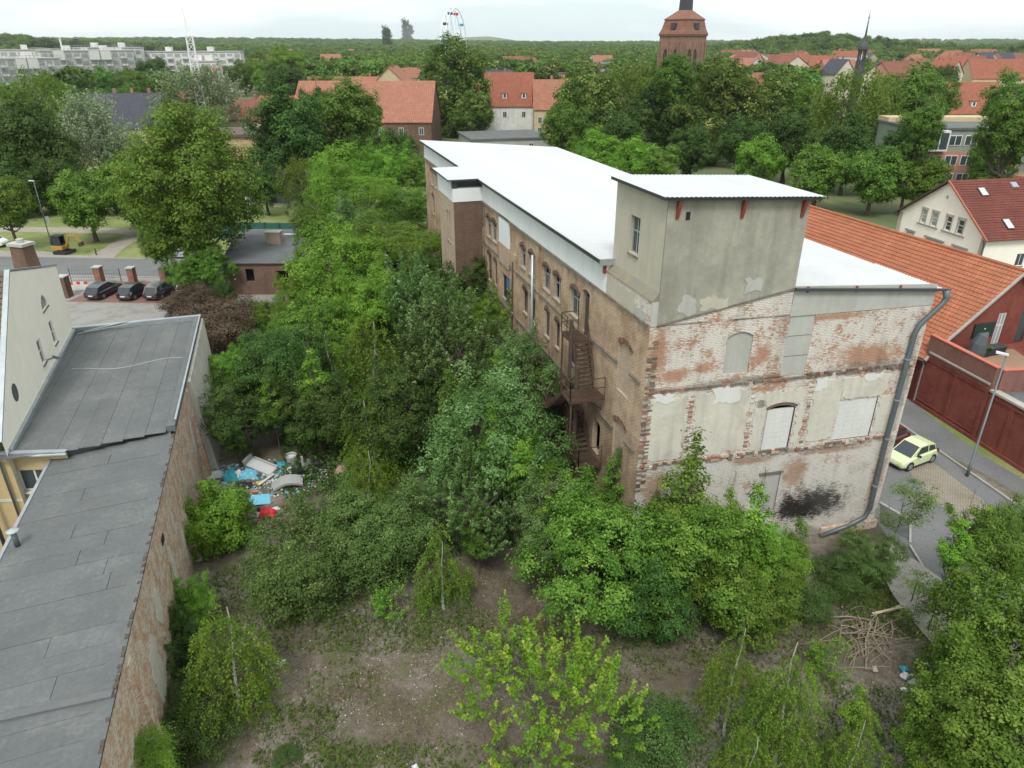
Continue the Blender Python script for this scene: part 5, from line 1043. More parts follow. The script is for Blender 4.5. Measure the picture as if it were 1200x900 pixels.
    A, B = grid(0), grid(1); pane([A[1], A[2], B[2], B[1]], 'rear_window', sh=.86)
    A, B = grid(-2 % len(G)), grid(len(G)-1); pane([A[1], A[2], B[2], B[1]], 'windscreen', sh=.9)
    for sgn, (lo, hi) in ((-1, (0, 1)), (1, (3, 2))):
        def sidept(x, h):    # point on side pane
            for i in range(len(G)-1):
                if G[i][0] <= x <= G[i+1][0]:
                    t = (x-G[i][0])/(G[i+1][0]-G[i][0]); z = G[i][2]+(G[i+1][2]-G[i][2])*t; w = G[i][1]+(G[i+1][1]-G[i][1])*t
                    zz = belt-.0; k = h; return Vector((x, sgn*((hw*.86)*(1-k)+w*.98*k), zz*(1-k)+z*k))
        xa, xb = G[1][0], G[-2][0]; xm = xa+(xb-xa)*.45
        dr = 2 if kind != 'van' else 1
        if kind == 'van': pane([sidept(xb-.9, .12), sidept(xb+.45, .12), sidept(xb, .86), sidept(xb-.9, .86)], 'side_window', sh=.95)
        else:
            pane([sidept(xa-.12, .10), sidept(xm-.03, .10), sidept(xm-.03, .88), sidept(xa+.06, .86)], 'side_window', sh=.93)
            pane([sidept(xm+.03, .10), sidept(xb+.45, .10), sidept(xb-.02, .88), sidept(xm+.03, .88)], 'side_window', sh=.94)
        b = MB(); mxp = G[-2][0]+.38; b.hexa([Vector((mxp-.05, sgn*(hw*.9), belt+.02)), Vector((mxp+.06, sgn*(hw*.9), belt+.02)), Vector((mxp+.04, sgn*(hw+.17), belt+.02)), Vector((mxp-.05, sgn*(hw+.17), belt+.02)), Vector((mxp-.05, sgn*hw*.9, belt+.13)), Vector((mxp+.03, sgn*hw*.9, belt+.13)), Vector((mxp+.02, sgn*(hw+.17), belt+.16)), Vector((mxp-.05, sgn*(hw+.17), belt+.16))]); b.build('mirror', M_TRIM, e, local=True)
        for wx in (x0+L*.19, x0+L*.81):
            r = .31 if H < 1.6 else .35; yo = sgn*(hw-.03)
            b = MB(); N = 20; ya, yb = sgn*(hw-.24), sgn*(hw+.005)
            b.tube([(wx, ya, r), (wx, yb-sgn*.03, r), (wx, yb, r)], [r, r, r*.93], N); w = b.build('wheel', M_TYRE, e, local=True)
            b = MB(); b.tube([(wx, yb-sgn*.01, r), (wx, yb+sgn*.008, r)], [r*.66, r*.62], N); 
            b.build('rim', M_RIM if label.find('dark') < 0 else M_RIM, w, local=True)
            b = MB(); b.tube([(wx, yb-sgn*.08, r), (wx, yb-sgn*.012, r)], [r*1.16, r*1.16], N); b.build('wheel_arch', M_TRIM, e, local=True)
        b = MB(); b.hexa([Vector((x1-.30, sgn*hw*.62, zt(.93)-.20)), Vector((x1-.05, sgn*hw*.60, zt(.99)-.16)), Vector((x1-.20, sgn*hw*.90, zt(.97)-.16)), Vector((x1-.46, sgn*hw*.97, zt(.9)-.15)), Vector((x1-.34, sgn*hw*.62, zt(.93)-.02)), Vector((x1-.11, sgn*hw*.60, zt(.97)-.02)), Vector((x1-.25, sgn*hw*.88, zt(.95)-.03)), Vector((x1-.5, sgn*hw*.95, zt(.9)-.03))]); b.build('headlight', M_HEAD, e, local=True)
        b = MB(); y1, y2 = sorted((sgn*hw*.58, sgn*hw*.86)); b.box(lambda u, v, z=0: Vector((u, v, z)), x0+.025, x0+.22, y1, y2, .60, .60+.24*H/1.45); b.build('tail_light', M_TAIL, e, local=True)
    Lf = lambda u, v, z=0: Vector((u, v, z))
    b = MB(); b.box(Lf, x0-.022, x0+.03, -.26, .26, .50, .61); b.box(Lf, x1-.08, x1+.012, -.26, .26, .36, .47); b.build('number_plate', M_PLATE, e, local=True)
    b = MB(); b.box(Lf, x1-.12, x1+.004, -hw*.6, hw*.6, .25, .35); b.box(Lf, x0-.004, x0+.1, -hw*.68, hw*.68, .28, .42); b.box(Lf, x0+L*.27, x1-L*.27, -hw*.99, hw*.99, .16, .24); b.build('bumper_trim', M_TRIM, e, local=True)
    return e
P_LIME = paint('pale_lime_paint', (.56, .64, .36)); P_DARKB = paint('black_blue_paint', (.012, .017, .026)); P_BLK = paint('black_paint', (.014, .015, .017)); P_SIL = paint('silver_paint', (.42, .44, .46)); P_MAR = paint('maroon_paint', (.10, .010, .012)); P_WHT = paint('white_paint', (.72, .73, .73))
q = (at(1064, 553)+at(1098, 541))*.5
fw_, rw_ = at(1064.5, 552.5), at(1092, 542); dv = (fw_-rw_); n_ = Vector((dv.y, -dv.x, 0)).normalized()
ctr = (fw_+rw_)/2+Vector((dv.x, dv.y, 0)).normalized()*.0; side = 1 if n_.x < 0 else -1
ctr = ctr+n_*side*.80*(1 if (n_*side).x < 0 else -1)
car(ctr, math.atan2(dv.y, dv.x), P_LIME, 3.6, 1.66, 1.47, 'hatch', 'pale lime green three-door hatchback parked on the cobbled lane')
rz_ = math.atan2(-.98, .25)
car(at(1051, 515)+Vector((dv.x, dv.y, 0)).normalized()*1.7, math.atan2(dv.y, dv.x), P_MAR, 3.9, 1.68, 1.45, 'hatch', 'dark maroon hatchback half hidden behind the gable corner')
for (bl, br, m, rm, lab, k, L_, H_) in (((96, 347), (117, 352), P_DARKB, None, 'dark blue estate car, leftmost of the three in the yard', 'suv', 4.7, 1.47), ((135, 349), (153, 351.5), P_BLK, None, 'black compact car between the two larger dark cars', 'hatch', 4.1, 1.48), ((164.5, 348), (186.5, 352), P_DARKB, paint('dark_grey_roof', (.10, .105, .11)), 'dark crossover with grey roof, rightmost dark car in the yard', 'suv', 4.6, 1.58)):
    A, B = at(*bl, .35), at(*br, .35); c = (A+B)/2; d = Vector((.14, 1, 0)).normalized()
    car(Vector((c.x, c.y, .022))+d*L_/2, math.atan2(d.y, d.x), m, L_, 1.83, H_, k, lab, roofm=rm, group='cars parked in the paved bays')
q = at(214, 348, 0); car(Vector((q.x+.3, q.y+2.3, .02)), 1.43, P_WHT, 4.4, 1.8, 1.46, 'suv', 'white car partly hidden by the maple, right end of the bays', group='cars parked in the paved bays')
q = at(2, 290); car(Vector((q.x-2.0, q.y+.6, .01)), -.06, P_WHT, 4.8, 1.9, 1.95, 'van', 'white van at the left edge on the far side of the street', name='parked_van')
q = at(205, 300); car(Vector((q.x+1.0, q.y-.6, .01)), -.06, P_SIL, 4.3, 1.8, 1.45, 'suv', 'silver car on the street peeping out beside the maple crown')
# ------------------------------------------------------------------ mini excavator
M_EXY = plain('excavator_yellow', (.36, .22, .04), .5); Lf = lambda u, v, z=0: Vector((u, v, z))
ex = empty('mini_excavator', at(75, 297), -.1, 'yellow and black mini excavator standing on the road verge', 'excavator')
for s in (-.65, .65):
    b = MB(); N = 16; P = [(-.85, 0), (-.75, .0)]
    pts = [(-.72+.22*math.cos(a), .24+.22*math.sin(a)) for a in np.linspace(math.pi/2, 3*math.pi/2, 8)]+[(.72+.22*math.cos(a), .24+.22*math.sin(a)) for a in np.linspace(-math.pi/2, math.pi/2, 8)]
    b.face([Vector((x, s-.16, z)) for x, z in pts]); b.face([Vector((x, s+.16, z)) for x, z in pts][::-1])
    for i in range(len(pts)): j = (i+1) % len(pts); b.face([Vector((pts[i][0], s-.16, pts[i][1])), Vector((pts[j][0], s-.16, pts[j][1])), Vector((pts[j][0], s+.16, pts[j][1])), Vector((pts[i][0], s+.16, pts[i][1]))])
    b.build('track', M_TYRE, ex, local=True)
for nm, bx_, m in (('undercarriage', (-.5, .5, -.5, .5, .3, .6), M_TRIM), ('counterweight', (-1.0, .5, -.75, .75, .62, 1.15), M_EXY), ('seat_base', (-.6, .3, -.4, .4, 1.151, 1.35), M_TRIM)): b = MB(); b.box(Lf, *bx_); b.build(nm, m, ex, local=True, bevel=.04)
b = MB()
for x in (-.75, .35):
    for y in (-.62, .3): b.bar((x, y, 1.15), (x*.9, y, 2.35), .08)
b.box(Lf, -.85, .5, -.72, .4, 2.35, 2.45); b.build('cab_frame', M_TRIM, ex, local=True); b = MB(); b.box(Lf, -.70, .30, -.61, -.59, 1.2, 2.3); b.box(Lf, -.70, .3, .28, .30, 1.2, 2.3); b.box(Lf, -.74, -.72, -.58, .27, 1.2, 2.3); b.build('cab_glass', M_CARGL, ex, local=True)
b = MB(); b.bar((.5, .1, .9), (1.15, .1, 2.3), .2, .22); b.build('boom', M_EXY, ex, local=True); b = MB(); b.bar((1.1, .1, 2.35), (2.3, .1, 2.5), .18, .2); b.build('boom', M_EXY, ex, local=True)
b = MB(); b.bar((2.2, .1, 2.6), (2.7, .1, 1.5), .15, .18); b.build('dipper_arm', M_EXY, ex, local=True); b = MB(); b.hexa([Vector(p) for p in ((2.5, -.2, 1.0), (2.95, -.2, 1.1), (2.95, .4, 1.1), (2.5, .4, 1.0), (2.45, -.2, 1.45), (2.85, -.2, 1.6), (2.85, .4, 1.6), (2.45, .4, 1.45))]); b.build('bucket', M_RUST, ex, local=True)
b = MB(); b.hexa([Vector(p) for p in ((1.15, -.8, .1), (1.25, -.8, .1), (1.25, .8, .1), (1.15, .8, .1), (1.1, -.8, .5), (1.2, -.8, .5), (1.2, .8, .5), (1.1, .8, .5))]); b.bar((.5, -.3, .4), (1.15, -.3, .3), .08); b.bar((.5, .3, .4), (1.15, .3, .3), .08); b.build('dozer_blade', M_TRIM, ex, local=True)
# ------------------------------------------------------------------ lamp posts
def lamp(p, h, rz, label, sign=False):
    e = empty('street_lamp', p, rz, label, 'street lamp'); b = MB(); b.tube([(0, 0, 0), (0, 0, .9), (0, 0, .92), (0, 0, h-.1)], [.10, .10, .07, .05], 10); b.build('pole', M_PIPE, e, smooth=True, local=True)
    b = MB(); b.hexa([Vector(q) for q in ((-.1, -.09, h-.12), (.55, -.16, h-.04), (.55, .16, h-.04), (-.1, .09, h-.12), (-.1, -.09, h), (.55, -.12, h+.06), (.55, .12, h+.06), (-.1, .09, h))]); b.build('lamp_head', plain('pale_lamp_head', (.5, .52, .52), .4), e, local=True)
    if sign:
        b = MB(); b.box(Lf, -.42, -.06, -.012, .012, 3.0, 4.3) if False else b.box(Lf, -.55, .05, -.13, -.10, 3.0, 3.85); s_ = b.build('sign', M_FRAMEW, e, local=True); b = MB(); b.box(Lf, -.40, -.12, -.135, -.131, 3.2, 3.7); b.build('sign_print', plain('grey_blue_print', (.10, .13, .18), .6), s_, local=True)
    return e
lamp(at(60.5, 287), 8.6, 3.3, 'tall grey street lamp with a white sign on the far verge', True); lamp(at(1133, 558), 8.5, 2.6, 'tall galvanised street lamp beside the red yard wall')
# ------------------------------------------------------------------ brick gate pillars, barrier, bollard, people
pc = [(80, 348, 2.3, .5), (120, 335, 2.2, .42), (158, 334, 2.0, .40), (195, 333, 2.0, .40)]
labs = ['dark brick gate pillar left of the red and white barrier', 'brick pillar with pale cap behind the leftmost dark car', 'brick pillar with pale cap behind the middle black car', 'brick pillar with pale cap behind the rightmost dark car']
for (x, y, h, w), lb in zip(pc, labs):
    q = at(x, y); e = empty('gate_pillar', q, -.06, lb, 'pillar', 'brick pillars along the yard edge'); b = MB(); b.box(Lf, -w, w*.8, -w, w*.8, 0, h); b.build('pillar_shaft', M_BRICKDARK if w > .45 else M_BRICKRED, e, local=True); b = MB(); b.box(Lf, -w-.08, w*.8+.08, -w-.08, w*.8+.08, h, h+.12); b.build('cap', M_CONC, e, local=True)
q = at(84, 330); e = empty('mesh_fence', q, 0, 'dark wire mesh panel between the gate pillars', 'fence'); b = MB()
for k in range(20): b.bar((k*.3, 0, 0.1), (k*.3, 0, 1.4), .015)
for z in (.1, .5, .95, 1.4): b.bar((0, 0, z), (5.8, 0, z), .02)
for x in (0, 2.9, 5.8): b.bar((x, 0, 0), (x, 0, 1.6), .06)
b.build('mesh', M_DARKMET, e, local=True)
bar_ = empty('road_barrier', at(92, 341), .15, 'red and white striped works barrier leaning beside the dark pillar', 'barrier'); M_BR = plain('barrier_red', (.62, .05, .05), .5)
for k in range(6):
    b = MB(); b.hexa([Vector((-1.1+k*.37, 0, .75)), Vector((-1.1+k*.37+.36, 0, .75)), Vector((-1.1+k*.37+.36, .04, .75)), Vector((-1.1+k*.37, .04, .75)), Vector((-1.1+k*.37+.0, 0, 1.05)), Vector((-1.1+k*.37+.36, 0, 1.05)), Vector((-1.1+k*.37+.36, .04, 1.05)), Vector((-1.1+k*.37, .04, 1.05))]); b.build('board_segment', M_BR if k % 2 else M_FRAMEW, bar_, local=True)
b = MB(); b.box(Lf, -1.1, 1.12, .0, .035, .1, .72); b.build('lower_board', M_FRAMEW, bar_, local=True)
for x in (-1.0, 1.0): b = MB(); b.box(Lf, x-.1, x+.1, -.35, .35, 0, .1); b.build('foot', plain('orange_foot', (.5, .12, .03), .7), bar_, local=True); b = MB(); b.box(Lf, x-.03, x+.03, .045, .08, .1, 1.1); b.build('upright', M_ZINC, bar_, local=True)
bo = empty('bollard', at(113, 299), 0, 'short dark bollard at the foot of the diagonal path', 'bollard'); b = MB(); b.tube([(0, 0, 0), (0, 0, .85), (0, 0, .95)], [.09, .08, .03], 8); b.build('post', M_DARKMET, bo, local=True)
def person(loc, rz, top, legs, label, h=1.75, skin=(.42, .26, .19)):
    """one continuous skinned body plus clothes and hair as children"""
    e = empty('person', loc, rz, label, 'person')
    J = {'pelvis': (0, 0, .95), 'chest': (.02, 0, 1.3), 'neck': (.03, 0, 1.5), 'head': (.06, 0, 1.63), 'crown': (.05, 0, 1.72)}
    V = [(0, 0, .95), (.02, 0, 1.15), (.02, 0, 1.35), (.03, 0, 1.49), (.05, 0, 1.58), (.05, 0, 1.70)]; Ed = [(0, 1), (1, 2), (2, 3), (3, 4), (4, 5)]; R = [.15, .13, .16, .06, .09, .08]
    for s in (-1, 1):
        k = len(V); V += [(0, s*.1, .88), (.06*s+.04, s*.11, .5), (.12*s-.02, s*.11, .09), (.12*s+.12, s*.12, .04)]; R += [.1, .07, .045, .04]; Ed += [(0, k), (k, k+1), (k+1, k+2), (k+2, k+3)]
        k = len(V); V += [(.02, s*.2, 1.4), (-.03*s, s*.27, 1.12), (.08, s*.27, .88), (.1, s*.27, .78)]; R += [.065, .05, .035, .03]; Ed += [(2, k), (k, k+1), (k+1, k+2), (k+2, k+3)]
    me = bpy.data.meshes.new('body'); me.from_pydata(V, Ed, []); o = bpy.data.objects.new('body', me); COL.objects.link(o); o.parent = e; me.materials.append(legs)
    md = o.modifiers.new('skin', 'SKIN'); sv = me.skin_vertices[0].data if me.skin_vertices else None
    if sv is None: 
        import bmesh; bm = bmesh.new(); bm.from_mesh(me); bm.verts.layers.skin.verify(); bm.to_mesh(me); bm.free(); sv = me.skin_vertices[0].data
    for i, r in enumerate(R): sv[i].radius = (r, r*1.1)
    sv[0].use_root = True; o.modifiers.new('sub', 'SUBSURF').levels = 1
    b = MB(); b.tube([(0, 0, .85), (.02, 0, 1.1), (.02, 0, 1.35), (.03, 0, 1.47)], [.19, .18, .2, .1], 12); t_ = b.build('jacket', top, e, local=True, smooth=True)
    b = MB(); b.tube([(.05, 0, 1.62), (.04, 0, 1.72), (.04, 0, 1.77)], [.10, .10, .03], 10); b.build('hair', M_TRIM, e, local=True, smooth=True)
    for s in (-1, 1): b = MB(); b.tube([(.02, s*.17, 1.42), (-.03*s, s*.27, 1.13), (.07, s*.27, .92)], [.085, .065, .05], 8); b.build('sleeve', top, e, local=True, smooth=True)
    return e
person(at(25.5, 247.5), 1.2, M_TRIM, M_TRIM, 'distant person in dark clothes walking on the park path'); person(at(27, 322)+Vector((0, 1.2, 0)), .5, plain('hi_vis_yellow', (.62, .66, .05), .7), plain('navy_trousers', (.03, .04, .07), .8), 'worker in a bright yellow hi-vis jacket by the street behind the chimney')
# ------------------------------------------------------------------ fly-tipped rubbish
M_CYAN = plain('turquoise_plastic', (.03, .34, .42), .5); M_SKYB = plain('sky_blue_sheet', (.16, .46, .62), .6); M_RED = plain('red_cloth', (.55, .02, .04), .7); M_RWHITE = plain('white_rubbish', (.56, .57, .57), .6); M_RGREY = plain('grey_upholstery', (.30, .31, .31), .8); M_YELP = plain('yellow_plastic', (.5, .38, .10), .6); M_BLKB = plain('black_sack', (.02, .02, .023), .35)
def rag(name, loc, w, d, h, m, label, cat, rz=0., seed=1, n=7, group=None):
    """crumpled soft heap"""
    r = random.Random(seed); me_b = MB(); P = [[None]*(n+1) for _ in range(n+1)]; F = Fr(loc, (math.cos(rz), math.sin(rz)), (-math.sin(rz), math.cos(rz)))
    for i in range(n+1):
        for j in range(n+1):
            x, y = i/n*2-1, j/n*2-1; k = max(0, 1-max(abs(x), abs(y))**2); edge = 1+r.uniform(-.12, .12)
            P[i][j] = F(x*w/2*edge, y*d/2*edge, .02+k*h*(0.55+r.random()*.7))
    for i in range(n):
        for j in range(n): me_b.face([P[i][j], P[i+1][j], P[i+1][j+1], P[i][j+1]])
    for i in range(n):
        for (a, c) in ((P[i][0], P[i+1][0]), (P[i][n], P[i+1][n]), (P[0][i], P[0][i+1]), (P[n][i], P[n][i+1])): me_b.face([a, c, Vector((c.x, c.y, loc.z-.02)), Vector((a.x, a.y, loc.z-.02))])
    e = empty(name, loc, 0, label, cat, group); me_b.build('crumpled_cloth' if h < .4 else 'heap', m, e); return e
def junkbox(name, p, w, d, h, m, label, cat, rz=0, tilt=0, roll=0, parts=()):
    e = empty(name, p, rz, label, cat); e.rotation_euler = (roll, tilt, rz); b = MB(); b.box(Lf, -w/2, w/2, -d/2, d/2, 0, h); b.build(parts[0] if parts else 'shell', m, e, local=True, bevel=.02)
    return e
G_ = lambda x, y, z=.08: at(x, y, z)
e = junkbox('blue_board', G_(303, 586), 1.35, 1.1, .05, M_SKYB, 'flat light blue rectangular board lying nearest the red heap', 'board', .35, .12)
rag('red_cloth', G_(313, 602), 1.0, .7, .38, M_RED, 'crumpled bright red cloth at the front of the rubbish tip', 'cloth', .2, 3)
rag('white_rag', G_(322, 597), .6, .3, .15, M_RWHITE, 'white rag behind the red cloth', 'rag', .5, 4); rag('cream_rag', G_(300, 604), .5, .4, .22, M_PANELPL, 'cream coloured bundle left of the red cloth', 'rag', .1, 5); rag('black_sack', G_(304, 600), .4, .35, .3, M_BLKB, 'small black sack tucked between red and cream cloth', 'sack', 0, 6)
rag('blue_sheet', G_(283, 580), .8, .7, .2, M_SKYB, 'crumpled light blue sheet left of the flat board', 'sheet', .4, 7); rag('white_sack', G_(291, 583), .7, .5, .38, M_RWHITE, 'white sack between the blue sheet and blue board', 'sack', .8, 8)
rag('turquoise_bag', G_(271, 560), .95, .8, .6, M_CYAN, 'large turquoise bag at the left of the tip', 'bag', .1, 9); rag('blue_bag', G_(291, 558), 1.1, .7, .55, M_SKYB, 'big sky blue bag right of the turquoise bag', 'bag', .2, 10); rag('white_bag', G_(280, 558), .6, .5, .45, M_RWHITE, 'white bag wedged between the two blue bags', 'bag', .2, 11)
rag('turquoise_bag', G_(330, 547), .65, .5, .4, M_CYAN, 'smaller turquoise bag behind the grey sofa', 'bag', .2, 12)
rag('black_sack', G_(284, 570), 1.1, .6, .3, M_BLKB, 'flat black sack below the white bag', 'sack', .2, 13); rag('white_heap', G_(248, 557), 1.4, .7, .25, M_RWHITE, 'white rubble heap at the foot of the plaster wall', 'rubble heap', .1, 14); rag('brown_rag', G_(297, 576), .8, .2, .12, plain('orange_brown', (.33, .13, .06)), 'orange-brown strip of cloth above the blue board', 'rag', .1, 15)
e = empty('sofa', G_(308, 551), -.35, 'tipped-over light grey sofa frame on the rubbish tip', 'sofa'); e.rotation_euler = (.3, .1, -.45)
for nm, bx_ in (('seat', (-1.0, 1.0, -.35, .35, .15, .4)), ('armrest', (-1.15, -1.0, -.4, .4, .1, .75)), ('backrest', (-1.0, 1.0, .35, .5, .1, .45))): b = MB(); b.box(Lf, *bx_); b.build(nm, M_RGREY if nm != 'seat' else plain('pale_upholstery', (.42, .43, .43), .8), e, local=True, bevel=.04)
e = empty('grey_mattress', G_(337, 569), .2, 'bent grey mattress with torn pale edge, right of the blue board', 'mattress'); e.rotation_euler = (.1, -.12, .25)
b = MB(); 
for k in range(6): z0, z1 = .35*math.sin(k/6*3.1), .35*math.sin((k+1)/6*3.1); x = -.95+k*.32; b.hexa([Vector(p) for p in ((x, -.45, z0), (x+.32, -.45, z1), (x+.32, .45, z1), (x, .45, z0), (x, -.45, z0+.16), (x+.32, -.45, z1+.16), (x+.32, .45, z1+.16), (x, .45, z0+.16))])
b.build('mattress_body', M_RGREY, e, local=True)
e = empty('washing_tub', G_(343, 545), .3, 'upright white tub with a hollow top behind the sofa', 'tub'); b = MB(); b.tube([(0, 0, 0), (0, 0, .75)], [.30, .36], 14, cap=False); b.build('tub_wall', M_RGREY, e, local=True); b = MB(); b.tube([(0, 0, .72), (0, 0, .8)], [.36, .36], 14, cap=False); b.tube([(0, 0, .6), (0, 0, .62)], .33, 14); b.build('tub_rim', M_RWHITE, e, local=True)
e = junkbox('wooden_plank', G_(312, 562, .25), 1.2, .18, .05, M_PANELPL, 'pale plank sticking out of the tip', 'plank', .9, -.2); e = junkbox('yellow_panel', G_(306, 566), .6, .3, .1, M_YELP, 'pale yellow panel beside the plank', 'panel', .7, .1)
junkbox('leaning_board', G_(346, 552, .1), .9, .6, .05, M_CONC, 'grey board leaning by the white tub', 'board', 1.0, .5); junkbox('dark_crate', G_(350, 556), .8, .5, .4, M_BLKB, 'dark crate right of the tub', 'crate', .4); junkbox('post_stub', G_(356, 552), .14, .14, 1.1, M_RGREY, 'upright grey post stub at the right of the tip', 'post', .4)
rag('white_bag', G_(340, 553), .45, .4, .35, M_RWHITE, 'small white bag in front of the tub', 'bag', .2, 17); rag('black_sack', G_(372, 546), 1.2, .6, .5, M_BLKB, 'glossy black sack under the bushes at the tip edge', 'sack', .1, 18); rag('grey_bundle', G_(362, 545), .6, .5, .4, M_RGREY, 'grey bundle left of the glossy black sack', 'bundle', .3, 19); rag('pink_bundle', G_(400, 553), .8, .6, .5, plain('dusty_pink', (.36, .24, .2), .8), 'dusty pink bundle at the far right of the tip', 'bundle', .1, 20)
# countless small scraps
def scraps(name, cx, cy, rx, ry, n, mats, seed, s0=.03, s1=.12, label=None, z=.06, zr_=.05):
    r = random.Random(seed); b = MB()
    for k in range(n):
        a = r.random()*6.283; q = r.random()**.6; x, y = cx+rx*q*math.cos(a), cy+ry*q*math.sin(a); s = r.uniform(s0, s1); yw_ = r.random()*3.14; zz = lot_z(x, y)+r.random()*zr_
        F = Fr((x, y, zz), (math.cos(yw_), math.sin(yw_))); b.hexa([F(-s, -s*.6, 0), F(s, -s*.5, 0), F(s, s*.6, 0), F(-s*.8, s*.6, 0), F(-s*.8, -s*.5, s*.6*r.random()+.01), F(s*.7, -s*.5, s*.8*r.random()+.01), F(s*.8, s*.3, s*.8*r.random()+.01), F(-s*.6, s*.5, s*.5)], r.randrange(len(mats)))
    o = b.build(name, mats); o['kind'] = 'stuff'
    if label: o['label'] = label
    return o
c = G_(310, 560); scraps('rubbish_scraps', c.x, c.y, 4.0, 2.2, 700, [M_RWHITE, M_RGREY, M_SKYB, M_BLKB, M_PANELPL, M_CYAN, M_STONE], 5)
c = G_(390, 840); scraps('rubble_bits', c.x, c.y, 1.5, 1.0, 220, [M_CONC, M_STONE, M_STONE], 6, .01, .03, z=.0, zr_=.02)
c = G_(450, 800); scraps('pebbles', c.x, c.y, 7.0, 5.0, 900, [M_CONC, M_STONE, M_PANELPL, M_BRICKTAN], 7, .01, .035, zr_=.0)
c = G_(660, 760); scraps('pebbles', c.x, c.y, 9.0, 6.0, 800, [M_CONC, M_STONE, M_PANELPL], 8, .01, .035, zr_=.0)
c = G_(1000, 760); scraps('pebbles', c.x, c.y, 5.0, 4.0, 700, [M_CONC, M_STONE, M_PANELPL], 9, .01, .035, zr_=.0)
for i, (x, y, w, m, l) in enumerate(((1060, 784, .35, M_CYAN, 'turquoise scrap of plastic in the undergrowth at lower right'), (1060, 792, .4, M_RWHITE, 'white foam lump just below the turquoise scrap'), (1074, 813, .5, M_RWHITE, 'larger white bag lowest in the right-hand litter'), (1072, 802, .5, M_RGREY, 'flat pale litter strip between white lumps'), (1059, 808, .25, M_RWHITE, 'small white litter piece left of the larger white bag'), (1074, 826, .25, M_SKYB, 'pale blue litter piece at the bottom of the right-hand litter'), (932, 712, .5, M_RWHITE, 'white rag beside the leafy mass near the brushwood'), (986, 713, .35, M_BLKB, 'small black bag beside the brushwood heap'), (963, 713, .3, M_BLKB, 'black scrap left of the small black bag'), (329, 776, .35, M_RWHITE, 'white bag hanging low among the drooping birch twigs'), (304, 825, .3, M_RWHITE, 'white scrap at the edge of the lower left bushes'), (1025, 784, .3, M_CONC, 'grey stone at the foot of the brushwood heap'), (487, 900, .3, M_RWHITE, 'white scrap at the very bottom of the dirt clearing'))):
    rag('litter', at(x, y, .1), w, w*.7, w*.4, m, l, 'litter', i*.7, 30+i, n=4)
# brushwood heap: each cut branch
M_BRANCH = pm('cut_branch_bark', (.28, .23, .175), (.18, .145, .11), scale=5, bump=.3); M_CUT = pm('pale_cut_wood', (.46, .38, .27), (.36, .29, .2), scale=5)
hp = empty('brushwood_heap', at(1020, 735, .05), 0, 'heap of bare cut branches lying near the lane fence post', 'brushwood'); r = random.Random(12)
segs = [((1060, 712), (1020, 722)), ((1020, 728), (1015, 785)), ((985, 742), (1062, 751)), ((1022, 731), (1018, 765)), ((993, 771), (1022, 757)), ((1044, 727), (1043, 755)), ((985, 733), (1010, 740)), ((975, 723), (1030, 728)), ((998, 735), (1005, 740)), ((1032, 735), (1045, 762))]
for k in range(60):
    x, y = r.gauss(1012, 20), r.gauss(748, 15); a = r.random()*6.28; l = r.uniform(10, 30); segs.append(((x-l*math.cos(a), y-l*.7*math.sin(a)), (x+l*math.cos(a), y+l*.7*math.sin(a))))
for k, (p, q) in enumerate(segs):
    A = at(*p, .06+r.random()*.5); B = at(*q, .06+r.random()*.35); m = (A+B)/2+Vector((r.uniform(-.15, .15), r.uniform(-.15, .15), r.uniform(0, .15))); rad = .04 if k < 10 else r.uniform(.012, .026)
    b = MB(); b.tube([A, A.lerp(m, .6)+Vector((0, 0, .05)), m, B], [rad, rad*.9, rad*.8, rad*.4], 5); b.build('branch', M_BRANCH if k > 1 else M_CUT, hp)
lg = empty('cut_log', at(1052, 712, .2), 0, 'pale cut log lying above the brushwood heap by the gravel', 'log'); b = MB(); b.tube([at(1060, 709, .25), at(1043, 715, .2), at(1022, 719, .15)], [.09, .08, .06], 9); b.build('trunk', M_CUT, lg)
fp = empty('fence_post', at(1067, 708), 0, 'thin dark leaning metal fence post at the gravel edge', 'post'); b = MB(); b.bar(at(1067, 708), at(1067, 708)+Vector((.05, .1, 1.35)), .05); b.build('shaft', M_DARKMET, fp)
sp_ = empty('sapling_stake', at(1035, 613), 0, 'thin pale stake standing by the dark asphalt patch', 'stake'); b = MB(); b.bar(at(1035, 613), at(1035, 613)+Vector((.1, 0, 1.3)), .035); b.build('shaft', M_ZINC, sp_)
# ------------------------------------------------------------------ vegetation
def mesh_quads(name, V, mat, tint=None, smooth=False):
    """V: (N,4,3) array of quads"""
    N = V.shape[0]; me = bpy.data.meshes.new(name); me.vertices.add(N*4); me.vertices.foreach_set('co', V.reshape(-1).astype(np.float32))
    me.loops.add(N*4); me.loops.foreach_set('vertex_index', np.arange(N*4, dtype=np.int32)); me.polygons.add(N)
    me.polygons.foreach_set('loop_start', np.arange(0, N*4, 4, dtype=np.int32)); me.polygons.foreach_set('loop_total', np.full(N, 4, dtype=np.int32))
    if tint is not None:
        a = me.attributes.new('tint', 'FLOAT', 'FACE'); a.data.foreach_set('value', tint.astype(np.float32))
    me.materials.append(mat); me.update(calc_edges=True); return me
def nrm(a): return a/np.maximum(np.linalg.norm(a, axis=-1, keepdims=True), 1e-9)
def leaves(P, Nn, L, W, rg, T=None):
    """rhombic leaves at P with normals Nn, lengths L, width ratio W; T optional growth direction"""
    N = len(P); rnd = rg.normal(size=(N, 3)) if T is None else T+rg.normal(size=(N, 3))*.45
    t = nrm(rnd-Nn*np.sum(rnd*Nn, 1, keepdims=True)); s = np.cross(Nn, t); L = L[:, None]
    fold = Nn*L*rg.uniform(-.12, .2, (N, 1))
    return np.stack([P, P+t*L*.45+s*L*W*.5+fold, P+t*L, P+t*L*.5-s*L*W*.5+fold], 1)
def unit(rg, n): return nrm(rg.normal(size=(n, 3)))
